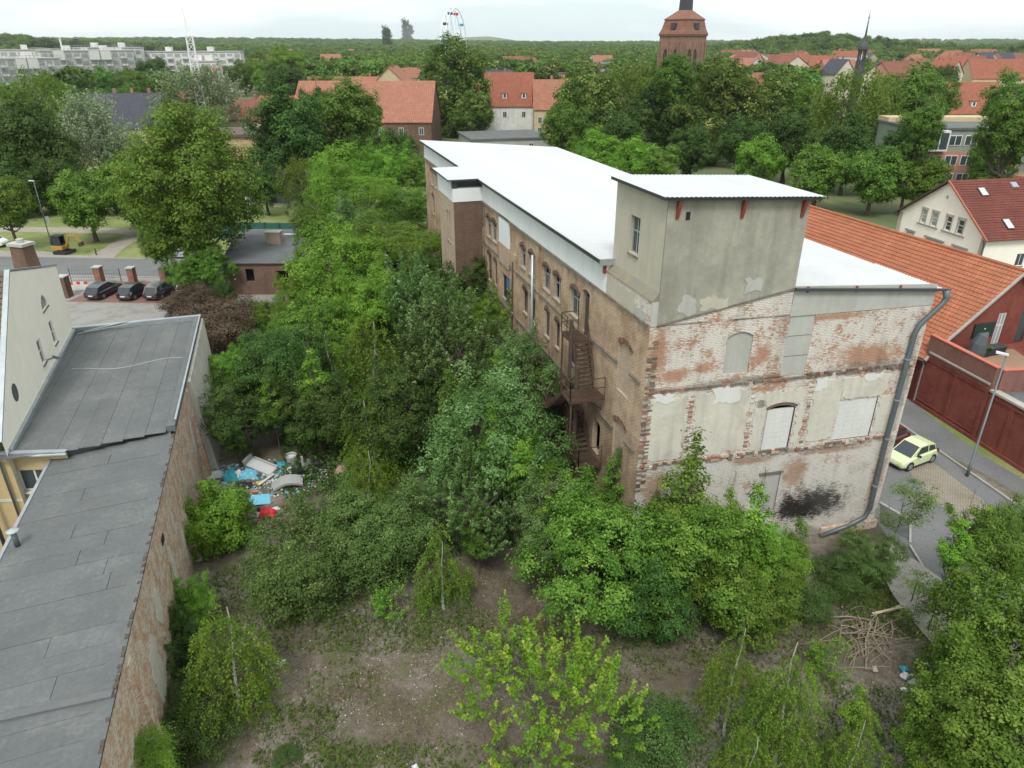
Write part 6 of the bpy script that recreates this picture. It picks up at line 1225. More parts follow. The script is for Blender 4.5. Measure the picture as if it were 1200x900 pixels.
def crown(seed, R, Hh, zc, nl=12, lr=.42, cpl=28, lpc=55, cr=.42, leaf=.15, asp=.6, mode='broad', flat=.65, up=.7, sparse=0.0, shape=None, tmix=.5, spikes=0, splen=.5):
    """returns quads, tint, lobe centres.  R radius, Hh half height, zc centre height"""
    rg = np.random.default_rng(seed); Q = []; TT = []; C = []
    tries = 0
    while len(C) < nl and tries < 5000:
        tries += 1; d = unit(rg, 1)[0]; q = rg.uniform(.25, .78)**.7; w = 1.0
        zz = d[2]*q
        if shape == 'cone': w = max(.15, .95-.85*(zz+.8)/1.6)
        elif shape == 'column': w = .9
        elif shape == 'egg': w = 1.0-.35*max(0, zz)
        c = np.array([d[0]*q*R*w, d[1]*q*R*w, zz*Hh])
        if all(np.linalg.norm((c-k[0])/np.array([R, R, Hh])) > .28 for k in C): C.append((c, lr*R*rg.uniform(.75, 1.25)*(w**.5)))
    cen = []
    for c, r in C:
        n = max(3, int(cpl*(r/(lr*R))**2)); d = unit(rg, n); out = nrm(c[None]/np.array([R, R, Hh])+np.array([0, 0, .25])); d = nrm(d+out*rg.uniform(.1, .9, (n, 1)))
        rr_ = r*rg.uniform(.45, 1.22, (n, 1)); cc = c+d*rr_*np.array([1, 1, min(1.15, Hh/R)]); cen.append((cc, d))
    cc = np.concatenate([x[0] for x in cen]); dd = np.concatenate([x[1] for x in cen])
    if spikes:
        E1, E2 = [], []
        for _ in range(spikes):
            c, r = C[rg.integers(len(C))]; d = nrm((c/np.array([R, R, Hh])+np.array([0, 0, .9])+rg.normal(size=3)*.3)[None])[0]; st = c+d*r*.8; Ls = R*splen*rg.uniform(.5, 1.3); m = max(3, int(Ls/(cr*.55)))
            for q in range(m):
                f = q/m; E1.append(st+(d*.55+np.array([0, 0, .6]))*Ls*f+rg.normal(size=3)*cr*.55*(1-f)*np.array([1, 1, .4])); E2.append(d)
        cc = np.concatenate([cc, np.array(E1)]); dd = np.concatenate([dd, np.array(E2)])
    keep = rg.random(len(cc)) > sparse; cc, dd = cc[keep], dd[keep]; M = len(cc)
    ct = rg.random(M)
    if mode in ('broad', 'bush'):
        k = rg.integers(int(lpc*.6), int(lpc*1.4)+1, M); idx = np.repeat(np.arange(M), k); n = len(idx); cs = rg.uniform(.7, 1.35, M)[idx][:, None]
        o = rg.normal(size=(n, 3))*np.array([1, 1, flat])*cr*.5*cs; o = o+dd[idx]*cr*.25; P = cc[idx]+o
        Nn = nrm(dd[idx]*.9+np.array([0, 0, up])+rg.normal(size=(n, 3))*.5+nrm(o)*.7); T = None
    elif mode == 'shoot':     # leafy upright shoots
        k = lpc; idx = np.repeat(np.arange(M), k); n = len(idx); ax = nrm(dd*np.array([1, 1, .6])+np.array([0, 0, 1.1])+rg.normal(size=(M, 3))*.25); l = cr*rg.uniform(.8, 2.4, M)
        s = rg.random(n)**.9; rad = (leaf*.55*(1.15-s*.8))[:, None]; o = rg.normal(size=(n, 3)); P = cc[idx]+ax[idx]*(s*l[idx])[:, None]+o*rad*.9; Nn = nrm(np.array([0, 0, .9])+o*.7+rg.normal(size=(n, 3))*.3); T = nrm(o+ax[idx]*.5)
    elif mode == 'weep':      # hanging sprays
        k = lpc; idx = np.repeat(np.arange(M), k); n = len(idx); l = cr*rg.uniform(.7, 2.2, M); out = nrm(dd*np.array([1, 1, 0])+rg.normal(size=(M, 3))*.3*np.array([1, 1, 0])); s = rg.random(n)
        P = cc[idx]+out[idx]*(s*l[idx]*.55)[:, None]-np.array([0, 0, 1])*((s**1.6)*l[idx]*.9)[:, None]+rg.normal(size=(n, 3))*leaf*.7; Nn = nrm(rg.normal(size=(n, 3))+np.array([0, 0, .5])); T = nrm(out[idx]*.4+np.array([0, 0, -1.]))
    elif mode == 'frond':     # feathery arching compound leaves
        k = lpc; idx = np.repeat(np.arange(M), k); n = len(idx); l = cr*rg.uniform(.8, 1.6, M); nf = 6; fi = rg.integers(0, nf, n); ang = (fi/nf*6.283)+ct[idx]*6.28; out = np.stack([np.cos(ang), np.sin(ang), np.zeros(n)], 1); s = rg.random(n)
        side = np.stack([-np.sin(ang), np.cos(ang), np.zeros(n)], 1)*rg.choice([-1, 1], n)[:, None]
        P = cc[idx]+out*(s*l[idx])[:, None]+np.array([0, 0, 1])*((.5*s-.75*s*s)*l[idx])[:, None]+side*leaf*.1; Nn = nrm(np.array([0, 0, 1.])+rg.normal(size=(n, 3))*.3); T = nrm(side+out*.5)
    L = leaf*rg.uniform(.45, 1.55, n); tint = np.clip(ct[idx]*tmix+rg.random(n)*(1-tmix), 0, 1)
    if mode == 'shoot': tint = np.clip(.15+ .7*s*ct[idx]+.35*rg.random(n), 0, 1)
    Q = leaves(P, Nn, L, asp, rg, T); Q[:, :, 2] += zc
    Q[:, :, 2] = np.maximum(Q[:, :, 2], .05+0*Q[:, :, 2])
    return Q, tint, [(c+np.array([0, 0, zc]), r) for c, r in C], cc+np.array([0, 0, zc])
def trunkmesh(name, seed, zc, Hh, lobes, r0, mat, twigs=None, multi=False, top=None, tw=.02):
    tk = .4 if mat.name == 'white_birch_bark' else 1; r = random.Random(seed); b = MB(); zt_ = top or zc+Hh*.35; n = 6; P = []; ox = oy = 0
    for i in range(n+1):
        t = i/n; P.append((ox, oy, zt_*t)); ox += r.uniform(-.03, .03)*zt_*.6; oy += r.uniform(-.03, .03)*zt_*.6
    if not multi: b.tube(P, [r0*(1-.8*i/n)*(1.35 if i == 0 else 1) for i in range(n+1)], 7)
    for (c, rad) in lobes:
        zb = max(.15, min(c[2]*.75, zt_*.8)) if not multi else 0; t = zb/zt_*n; i = min(n-1, int(t)); a = Vector(P[i]).lerp(Vector(P[i+1]), t-i) if not multi else Vector((r.uniform(-.15, .15), r.uniform(-.15, .15), 0))
        e = Vector(c); m = a.lerp(e, .5)+Vector((0, 0, -(e-a).length*.1)); q = r0*(.45 if not multi else .5)*(.6 if mat.name == 'white_birch_bark' else 1); b.tube([a, m, e], [q, q*.65, q*.3], 5, 1 if tk < 1 else 0, cap=False)
        if twigs is not None:
            d = np.linalg.norm(twigs-np.array(c), axis=1); ids = np.argsort(d)[:7]
            for k in ids: w = Vector(twigs[k]); b.tube([e.lerp(m, .2), (e+w)/2+Vector((0, 0, .05)), w], [max(tw, q*.25)*tk, tw*.8*tk, tw*.4*tk], 4, 1 if tk < 1 else 0, cap=False)
    me_o = b.build(name, [mat, M_BARK] if tk < 1 else mat); me = me_o.data; bpy.data.objects.remove(me_o); return me
M_BARK = pm('grey_brown_bark', (.12, .10, .08), (.07, .058, .046), scale=4, bump=.6); M_BIRCH = pm('white_birch_bark', (.52, .50, .46), (.30, .28, .25), scale=5, bump=.3, sc=(1, 1, .35)); M_BARKD = pm('dark_bark', (.05, .042, .035), (.03, .026, .022), scale=4, bump=.5)
LM = dict(
 maple=leafmat('leaf_maple', (.045, .100, .016), (.095, .185, .030), (.17, .28, .052)),
 bright=leafmat('leaf_bright', (.075, .170, .020), (.14, .27, .032), (.25, .39, .06), trans=.3),
 yellow=leafmat('leaf_yellow_green', (.085, .175, .018), (.15, .255, .028), (.33, .38, .05), trans=.34),
 dark=leafmat('leaf_dark', (.025, .056, .012), (.055, .108, .022), (.10, .17, .037), trans=.2),
 silver=leafmat('leaf_silver', (.042, .086, .021), (.092, .163, .040), (.22, .32, .14), trans=.2),
 willow=leafmat('leaf_willow', (.12, .165, .085), (.185, .235, .135), (.30, .35, .23), trans=.2),
 birch=leafmat('leaf_birch', (.065, .130, .020), (.13, .225, .03), (.25, .34, .055), trans=.3),
 bushgrey=leafmat('leaf_dogwood', (.050, .100, .026), (.10, .172, .044), (.21, .30, .10)),
 linden=leafmat('leaf_linden', (.038, .080, .014), (.085, .15, .025), (.34, .38, .11)),
 purple=leafmat('leaf_purple', (.055, .040, .028), (.10, .072, .046), (.17, .13, .08), trans=.12),
 park=leafmat('leaf_park_maple', (.060, .115, .018), (.115, .20, .030), (.20, .30, .05)),
 fresh=leafmat('leaf_fresh', (.052, .110, .017), (.115, .210, .031), (.22, .33, .058)),
 blue=leafmat('leaf_low', (.045, .090, .024), (.085, .145, .038), (.15, .22, .065)),
 olive=leafmat('leaf_olive', (.065, .115, .020), (.12, .18, .03), (.21, .27, .055)),
)
# prototypes -------------------------------------------------------------
PROTO = {}; PZC = {}
def proto(key, seed, R, Hh, zc, leafm, bark=None, r0=None, multi=False, near=False, cname='crown', top=None, **kw):
    Q, tint, lobes, cc = crown(seed, R, Hh, zc, **kw); me = mesh_quads(cname, Q, LM[leafm], tint)
    tm = trunkmesh('trunk', seed, zc, Hh, lobes, r0 or R*.07, bark or M_BARK, cc if near else None, multi, top, .007 if R < 2 else .02)
    PROTO[key] = (me, tm, R, zc+Hh, cname, leafm)
nseed = 100
for i in range(2):
    proto(f'near_maple{i}', 11+i, 3.6, 3.2, 4.6, 'fresh', near=True, nl=22, lr=.33, sparse=.14, cpl=34, lpc=62, cr=.36, leaf=.13, asp=.7, spikes=16, tmix=.65)
    proto(f'near_silver{i}', 21+i, 3.6, 4.0, 5.6, 'silver', near=True, nl=22, lr=.31, cpl=30, lpc=56, cr=.36, leaf=.12, asp=.62, spikes=16, tmix=.7, mode='shoot' if i else 'broad', shape='egg')
    proto(f'near_bright{i}', 31+i, 3.6, 3.4, 4.8, 'bright', near=True, nl=20, lr=.34, cpl=32, lpc=62, cr=.37, leaf=.13, asp=.6, spikes=16, tmix=.65)
    proto(f'near_dark{i}', 41+i, 3.2, 3.0, 3.8, 'dark', near=True, nl=20, lr=.36, cpl=30, lpc=60, cr=.34, leaf=.12, asp=.65, spikes=16, tmix=.6)
    proto(f'birch{i}', 51+i, 2.4, 3.2, 4.2, 'birch', bark=M_BIRCH, r0=.085, near=True, top=6.6, nl=20, lr=.3, cpl=34, lpc=70, cr=.75, leaf=.075, asp=.7, mode='weep', shape='cone', sparse=.25)
    proto(f'bush{i}', 61+i, 3.0, 1.9, 2.1, 'bushgrey', near=True, multi=True, r0=.07, nl=22, lr=.34, cpl=42, lpc=60, cr=.28, leaf=.085, asp=.62, spikes=14, splen=.25, cname='foliage')
    proto(f'lowbush{i}', 71+i, 2.0, 1.1, 1.0, 'blue', near=True, multi=True, r0=.04, nl=16, lr=.36, cpl=34, lpc=40, cr=.32, leaf=.08, asp=.5, cname='foliage')
proto('ball_bush', 81, 1.9, 1.9, 1.9, 'bright', near=True, multi=True, r0=.05, nl=26, lr=.34, cpl=30, lpc=62, cr=.24, leaf=.10, asp=.55, cname='foliage', flat=.9)
for i in range(2): proto(f'leader{i}', 181+i, 1.5, 2.9, 3.4, 'fresh' if i == 0 else 'bright', near=True, r0=.05, nl=14, lr=.34, cpl=16, lpc=46, cr=.27, leaf=.12, asp=.65, shape='cone', spikes=6, splen=.5, tmix=.65); PZC[f'leader{i}'] = 3.4
proto('big_maple', 99, 7.6, 8.6, 11.5, 'park', nl=70, lr=.21, cpl=26, lpc=34, cr=.72, leaf=.26, asp=.7, tmix=.7, spikes=30, splen=.25); PZC['big_maple'] = 11.5
proto('frond', 85, 3.0, 2.4, 4.2, 'fresh', near=True, nl=16, lr=.4, cpl=26, lpc=90, cr=.62, leaf=.14, asp=.32, mode='frond')
proto('frond1', 86, 3.2, 2.2, 4.2, 'bright', near=True, nl=16, lr=.4, cpl=26, lpc=90, cr=.62, leaf=.14, asp=.32, mode='frond')
proto('sapling', 87, .9, 1.4, 1.5, 'bright', near=True, r0=.03, nl=7, lr=.35, cpl=14, lpc=26, cr=.3, leaf=.09, asp=.5, mode='shoot')
proto('sparse_sapling', 89, 1.5, 2.2, 3.0, 'fresh', near=True, r0=.028, nl=11, lr=.3, cpl=11, lpc=54, cr=.45, leaf=.085, asp=.6, mode='frond', sparse=.3)
proto('purple', 91, 3.4, 2.0, 2.3, 'purple', near=True, multi=True, nl=18, lr=.36, cpl=34, lpc=52, cr=.45, leaf=.12, asp=.6)
# medium distance (seen 70-200 m away)
for i in range(3):
    proto(f'mid_maple{i}', 101+i, 6, 6.2, 9.2, 'maple', nl=38, lr=.25, cpl=26, lpc=34, cr=.72, leaf=.29, asp=.75, tmix=.7, spikes=14, splen=.28)
    proto(f'mid_linden{i}', 111+i, 6, 7.4, 10.6, 'linden', nl=40, lr=.23, cpl=26, lpc=34, cr=.70, leaf=.29, asp=.75, tmix=.75, shape='egg')
    proto(f'mid_dark{i}', 121+i, 6, 6.5, 9.0, 'dark', bark=M_BARKD, nl=36, lr=.26, cpl=26, lpc=32, cr=.74, leaf=.30, asp=.75, tmix=.7, spikes=14, splen=.28)
    proto(f'mid_bright{i}', 131+i, 5, 4.8, 6.8, 'bright' if i == 1 else 'fresh', nl=30, lr=.28, cpl=26, lpc=32, cr=.62, leaf=.27, asp=.7, tmix=.7)
for i in range(2): proto(f'mid_willow{i}', 141+i, 6, 6.5, 9, 'willow', nl=24, lr=.32, cpl=32, lpc=26, cr=1.2, leaf=.36, asp=.4, mode='shoot')
proto('mid_airy', 145, 6, 7, 10, 'olive', nl=30, lr=.27, cpl=26, lpc=22, cr=1.0, leaf=.34, asp=.5, mode='weep')
proto('mid_birch', 146, 4, 6.5, 9, 'birch', bark=M_BIRCH, nl=24, lr=.3, cpl=26, lpc=22, cr=1.1, leaf=.32, asp=.5, mode='weep', shape='egg')
proto('column', 147, 2.6, 9, 10.5, 'dark', nl=26, lr=.42, cpl=16, lpc=22, cr=.7, leaf=.5, asp=.6, shape='column', mode='shoot')
for i in range(3): proto(f'far{i}', 151+i, 6, 5.4, 8, ('maple', 'dark', 'linden')[i], nl=16, lr=.38, cpl=20, lpc=10, cr=1.5, leaf=1.15, asp=.8)
proto('farbright', 157, 6, 5.2, 7.6, 'olive', nl=16, lr=.38, cpl=20, lpc=10, cr=1.5, leaf=1.15, asp=.8)
TREES = []
rt = random.Random(77)
def tree(key, px, py, zc, rpx, label, cat='tree', name=None, group=None, hs=1.0, rz=None, lm=None, base=None):
    """crown centred on the survey pixel at height zc, rpx = crown radius in survey pixels"""
    me, tm, R0, H0, cn, leafm = PROTO[key]; p = at(px, py, zc); dep = p.y*math.cos(PITCH)+(CAMZ-p.z)*math.sin(PITCH); r = rpx*dep/FPX
    s = r/R0; 
    e = empty(name or ('tree' if cat == 'tree' else cat.replace(' ', '_')), (p.x, p.y, 0), rt.random()*6.28 if rz is None else rz, label, cat, group)
    k = s*hs
    zc_proto = PZC[key]
    e.scale = (1, 1, 1)
    for (m_, nm) in ((me, cn), (tm, 'trunk' if cn == 'crown' else 'stems')):
        o = bpy.data.objects.new(nm, m_); COL.objects.link(o); o.parent = e
        if m_ is me: o.scale = (s, s, k); o.location = (0, 0, zc-k*zc_proto)
        else: o.scale = (s, s, zc/zc_proto)
    TREES.append(e); return e
for k_, z_ in dict(near_maple=4.6, near_silver=5.6, near_bright=4.8, near_dark=3.8, birch=4.2, bush=2.1, lowbush=1.0).items():
    for i in range(2): PZC[f'{k_}{i}'] = z_
PZC.update(ball_bush=1.9, frond=4.2, frond1=4.2, sapling=1.5, sparse_sapling=3.0, purple=2.3, mid_airy=10, mid_birch=9, column=10.5, farbright=7.6, mid_willow0=9, mid_willow1=9)
for i in range(3): PZC.update({f'mid_maple{i}': 9.2, f'mid_linden{i}': 10.6, f'mid_dark{i}': 9.0, f'mid_bright{i}': 6.8, f'far{i}': 8})
# shoot tree in the foreground: sparse, spiky, ground seen through it
PZC['shoot'] = 2.9
proto('shoot', 93, 3.9, 2.3, 2.9, 'yellow', near=True, r0=.09, nl=24, lr=.30, cpl=15, lpc=62, cr=.48, leaf=.105, asp=.72, mode='shoot', sparse=.12)
T = tree
T('shoot', 628, 822, 3.0, 118, 'sparse yellow-green sapling tree with upright leafy shoots over the dirt in the bottom centre', name='young_elm_tree', rz=.6)
T('birch0', 862, 785, 3.6, 50, 'slender white-stemmed birch right of the dirt clearing, with reddish top', name='birch_tree'); T('birch1', 926, 815, 3.8, 64, 'wide feathery yellow-green birch at the lower right of centre', name='birch_tree'); T('birch1', 262, 765, 3.4, 76, 'drooping birch with bare white twigs against the brick boundary wall', name='birch_tree')
T('birch0', 517, 665, 2.6, 48, 'small pale birch with bare tips at the right of the grey-green bush', name='birch_tree'); T('birch1', 425, 560, 3.0, 46, 'thin birch rising with a pale stem behind the grey-green bush', name='birch_tree')
T('bush0', 372, 660, 1.9, 80, 'big grey-green rounded bush, its left half above the clearing', 'bush'); T('bush1', 450, 625, 2.3, 76, 'big grey-green bush, the taller right half above the clearing', 'bush')
T('ball_bush', 246, 607, 1.7, 46, 'compact bright green round bush against the boundary wall', 'bush')
T('sapling', 460, 708, .8, 20, 'small bright sapling at the upper edge of the dirt clearing', 'sapling')
T('near_maple0', 824, 655, 3.9, 76, 'bright green maple scrub in front of the gable, left half', 'tree', 'maple_tree'); T('near_bright0', 893, 668, 3.0, 50, 'bright green maple scrub in front of the gable, right half', 'tree', 'maple_tree'); T('near_maple1', 880, 700, 2.6, 56, 'low leafy maple scrub hanging over the clearing', 'tree', 'maple_tree')
T('leader0', 806, 588, 6.0, 50, 'tall leafy leader of maple standing before the plastered gable', 'tree', 'maple_tree'); T('leader1', 886, 618, 5.2, 40, 'narrow leafy leader rising before the walled-up door', 'tree', 'maple_tree')
T('near_maple0', 690, 650, 3.8, 82, 'dark green broad maple at the near foot of the long facade', 'tree', 'maple_tree', rz=2); T('near_dark0', 760, 690, 2.4, 60, 'dark undergrowth tree between facade corner and clearing'); T('near_silver0', 650, 615, 4.0, 50, 'green poplar sucker below the fire escape', 'tree', 'poplar_tree')
T('near_silver0', 575, 520, 5.6, 84, 'silvery poplar crown filling the middle of the jungle', 'tree', 'poplar_tree'); T('near_bright1', 605, 545, 5.0, 50, 'bright poplar with upright leafy shoots beneath the fire escape', 'tree', 'poplar_tree'); T('near_silver1', 560, 590, 4.0, 60, 'shadowy grey-leaved poplar beside the pale birch', 'tree', 'poplar_tree')
T('near_silver1', 540, 425, 6.2, 70, 'silver-leaved poplar with whitish upright shoots', 'tree', 'poplar_tree'); T('near_silver0', 615, 450, 6.0, 56, 'green poplar crown touching the facade below the long downpipe', 'tree', 'poplar_tree'); T('near_bright0', 640, 445, 5.2, 26, 'small bright crown touching the facade left of the stair', 'tree', 'poplar_tree')
T('near_silver1', 505, 365, 6.4, 56, 'whitish-tipped poplar below the projecting stair block', 'tree', 'poplar_tree'); T('near_dark1', 545, 345, 5.6, 40, 'dark crown hugging the stair block'); T('near_bright1', 565, 375, 5.2, 34, 'mid green crown below the blue-boarded window')
T('near_dark0', 480, 480, 4.4, 60, 'dark shaded crown in the heart of the jungle'); T('birch1', 430, 420, 4.6, 62, 'yellow-green feathery tree in the jungle centre', name='birch_tree'); T('birch0', 385, 430, 4.4, 60, 'fine-leaved green tree left of the jungle centre', name='birch_tree'); T('near_dark1', 345, 450, 4.0, 56, 'dull dark green tree above the rubbish tip'); T('birch1', 440, 500, 3.6, 56, 'golden-green feathery tree above the thin birch', name='birch_tree')
T('near_dark0', 286, 484, 3.4, 46, 'very dark bushy tree left of the rubbish tip'); T('near_bright0', 270, 440, 2.8, 32, 'bright green bush below the purple-leaved shrub', 'bush'); T('near_dark1', 315, 430, 3.4, 44, 'dark green tree right of the purple-leaved shrub'); T('near_dark1', 372, 486, 3.2, 46, 'dark green crown directly behind the tip')
T('purple', 258, 382, 2.6, 52, 'dull purple-brown leaved shrub beyond the annex corner', 'shrub'); T('purple', 222, 356, 2.4, 34, 'smaller purple-brown shrub beside the parked white car', 'shrub')
T('near_bright0', 398, 325, 5.4, 60, 'large fresh green tree beside the ruined shed'); T('near_bright1', 430, 365, 5.2, 50, 'fresh green tree in front of the stair block gap'); T('near_maple0', 355, 395, 4.0, 44, 'yellowish green tree below the shed'); T('near_maple1', 322, 375, 2.8, 26, 'green scrub tree covering the shed corner')
for i, (x, y, z, r, k, l) in enumerate(((455, 290, 6, 52, 'frond', 'feathery ailanthus crown left of the stair block'), (500, 300, 6, 42, 'frond1', 'feathery bright crown against the far facade'), (430, 240, 6.5, 44, 'frond1', 'feathery pale green crown behind the shed trees'), (480, 245, 6.5, 40, 'frond', 'layered feathery crown near the back end of the factory'), (395, 230, 6.5, 40, 'near_bright0', 'pale green crown above the low outbuilding'), (450, 205, 7, 34, 'near_bright1', 'bright crown below the dark tree row'), (490, 205, 7, 22, 'near_maple0', 'small crown at the rear corner of the factory'), (415, 275, 6, 40, 'near_silver0', 'grey-tipped crown left of the feathery ones'), (370, 262, 5.5, 26, 'near_maple1', 'mid green crown right of the shed chimney'), (520, 325, 5, 26, 'near_dark0', 'shaded crown in the corner by the stair block'), (400, 205, 7, 34, 'mid_bright1', 'bright tree in front of the dark twin trees'))): T(k, x, y, z, r, l)
for i, (x, y, z, r, k, l) in enumerate(((720, 560, 4.2, 22, 0, 'leafy shoot rising beside the lower blind window of the facade'), (640, 610, 4.5, 24, 1, 'pointed young tree in front of the silvery thicket'), (585, 440, 7.0, 22, 1, 'pointed shoot rising from the silvery poplars'), (530, 470, 6.0, 24, 0, 'pointed young tree left of the silvery crown'), (455, 350, 6.5, 20, 1, 'slim young tree between shed and stair block'), (350, 300, 6.8, 18, 0, 'slim young tree at the right end of the shed roof'), (400, 280, 7.0, 18, 1, 'slim pointed tree above the shed trees'), (480, 330, 7.0, 18, 0, 'narrow shoot left of the whitish-tipped poplar'), (318, 465, 4.5, 20, 0, 'pointed dark-footed young tree above the tip'), (365, 440, 6.0, 22, 1, 'pointed young tree in the left half of the jungle'), (855, 600, 4.0, 22, 1, 'short leader between the two tall ones before the gable'), (935, 640, 3.2, 22, 0, 'leafy leader at the right end of the maple scrub'), (765, 610, 4.4, 22, 0, 'leafy leader at the bare brick corner'), (1120, 640, 5.0, 26, 1, 'young tree leaning over the gravel patch'), (1005, 830, 2.6, 24, 1, 'young pointed tree below the brushwood heap'), (560, 620, 3.0, 22, 0, 'young tree right of the small pale birch'))): T(f'leader{k}', x, y, z, r, l, 'tree', 'young_tree', group='young trees poking out of the thicket')
# bottom edges
T('lowbush0', 222, 862, .9, 52, 'bluish green low bush at the bottom left beneath the birch', 'bush'); T('lowbush1', 190, 830, 1.0, 40, 'dark low bush against the foot of the boundary wall', 'bush'); T('frond1', 160, 898, 3.0, 48, 'bright feathery leaves at the bottom beside the felt roof', 'tree', 'ailanthus_tree', hs=1); T('near_bright1', 216, 715, 1.6, 34, 'bright green scrub between wall and birch', 'bush'); T('near_dark0', 205, 760, 1.6, 36, 'dark green scrub behind the drooping birch', 'bush')
T('lowbush0', 770, 870, .8, 60, 'bluish low bushes at the bottom right of the yellow-green sapling', 'bush'); T('lowbush1', 335, 885, .4, 16, 'low weedy clump at the left of the clearing', 'bush'); T('lowbush0', 735, 890, .8, 34, 'small low bush at the bottom edge right of centre', 'bush')
T('near_maple1', 1182, 735, 4.2, 84, 'large mid green maple filling the right edge', 'tree', 'maple_tree'); T('near_maple0', 1185, 865, 4.6, 96, 'nearest maple crown in the bottom right corner', 'tree', 'maple_tree'); T('near_maple1', 1185, 640, 4.8, 56, 'bright crown overhanging the lane at the right edge', 'tree', 'maple_tree'); T('near_maple0', 1118, 868, 3.0, 58, 'green crown at the bottom, left of the corner maple'); T('birch0', 1005, 885, 2.8, 56, 'yellowish feathery low tree at the bottom right', name='birch_tree'); T('lowbush1', 1105, 790, .8, 30, 'dark undergrowth beside the right-hand litter', 'bush')
T('bush0', 1020, 650, 1.6, 34, 'dark bush at the foot of the gable corner with the downpipe', 'bush'); T('lowbush1', 985, 675, .8, 34, 'low tangle of twigs and leaves below the gable corner', 'bush'); T('sparse_sapling', 1058, 590, 3.4, 32, 'thin sparse sapling with few leafy tiers in front of the lane', 'sapling'); T('lowbush0', 940, 700, 1.0, 34, 'low bush beside the brushwood heap', 'bush'); T('sapling', 975, 775, .8, 22, 'small shrub left of the brushwood heap', 'sapling'); T('birch1', 875, 885, 2.2, 46, 'low feathery green tree at the bottom right of centre', name='birch_tree'); T('sparse_sapling', 1075, 700, 2.0, 30, 'sparse twiggy shrub at the gravel edge', 'sapling')
# left background
T('big_maple', 222, 215, 11.5, 78, 'huge spreading maple between parking yard and shed', 'tree', 'maple_tree')
T('mid_bright0', 165, 225, 6.0, 48, 'street tree with broad crown at the diagonal path'); T('mid_bright2', 100, 232, 6.0, 36, 'smaller street tree right of the tall lamp post'); T('mid_bright0', 5, 235, 6.5, 30, 'street tree cut by the left picture edge')
T('mid_willow0', 118, 165, 9, 44, 'silvery willow left of the big maple', 'tree', 'willow_tree'); T('mid_willow1', 236, 130, 9.5, 42, 'silvery willow crown behind the big maple', 'tree', 'willow_tree')
T('mid_dark0', 38, 175, 9, 46, 'dark full tree behind the street lamp'); T('mid_airy', 45, 130, 11, 40, 'brownish green tree on the far left'); T('mid_dark1', 8, 160, 9, 36, 'dark tree at the left edge'); T('mid_dark2', 75, 215, 4.5, 34, 'dark hedge-like tree at the back of the park'); T('mid_dark0', 20, 225, 4, 30, 'dark low tree behind the left street tree'); T('mid_dark1', 130, 222, 4, 24, 'dark low tree behind the street trees')
T('mid_dark0', 335, 160, 9.5, 48, 'tall dark maple behind the shed area'); T('mid_dark2', 335, 105, 10.5, 30, 'dark crown top above the tiled roofs'); T('mid_maple2', 398, 150, 9.5, 48, 'dark green maple in front of the long orange roof'); T('mid_dark1', 460, 185, 7.5, 34, 'dark tree in front of the brick barn'); T('mid_maple1', 380, 115, 10, 24, 'slim tree before the orange roof corner'); T('mid_bright1', 335, 85, 10, 26, 'pale yellow-green tree above the orange roofs'); T('mid_dark2', 310, 215, 5, 24, 'dark brownish tree by the green fence'); T('mid_airy', 350, 215, 5.5, 26, 'brown-green open tree beside the low outbuilding'); T('mid_birch', 455, 97, 8, 14, 'airy greyish birch group before the stepped gable house')
T('mid_linden0', 530, 106, 12.5, 46, 'tall linden behind the rear edge of the white roof', 'tree', 'linden_tree', hs=1.12); T('mid_linden1', 556, 130, 9, 22, 'lower part of the tall linden', 'tree', 'linden_tree')
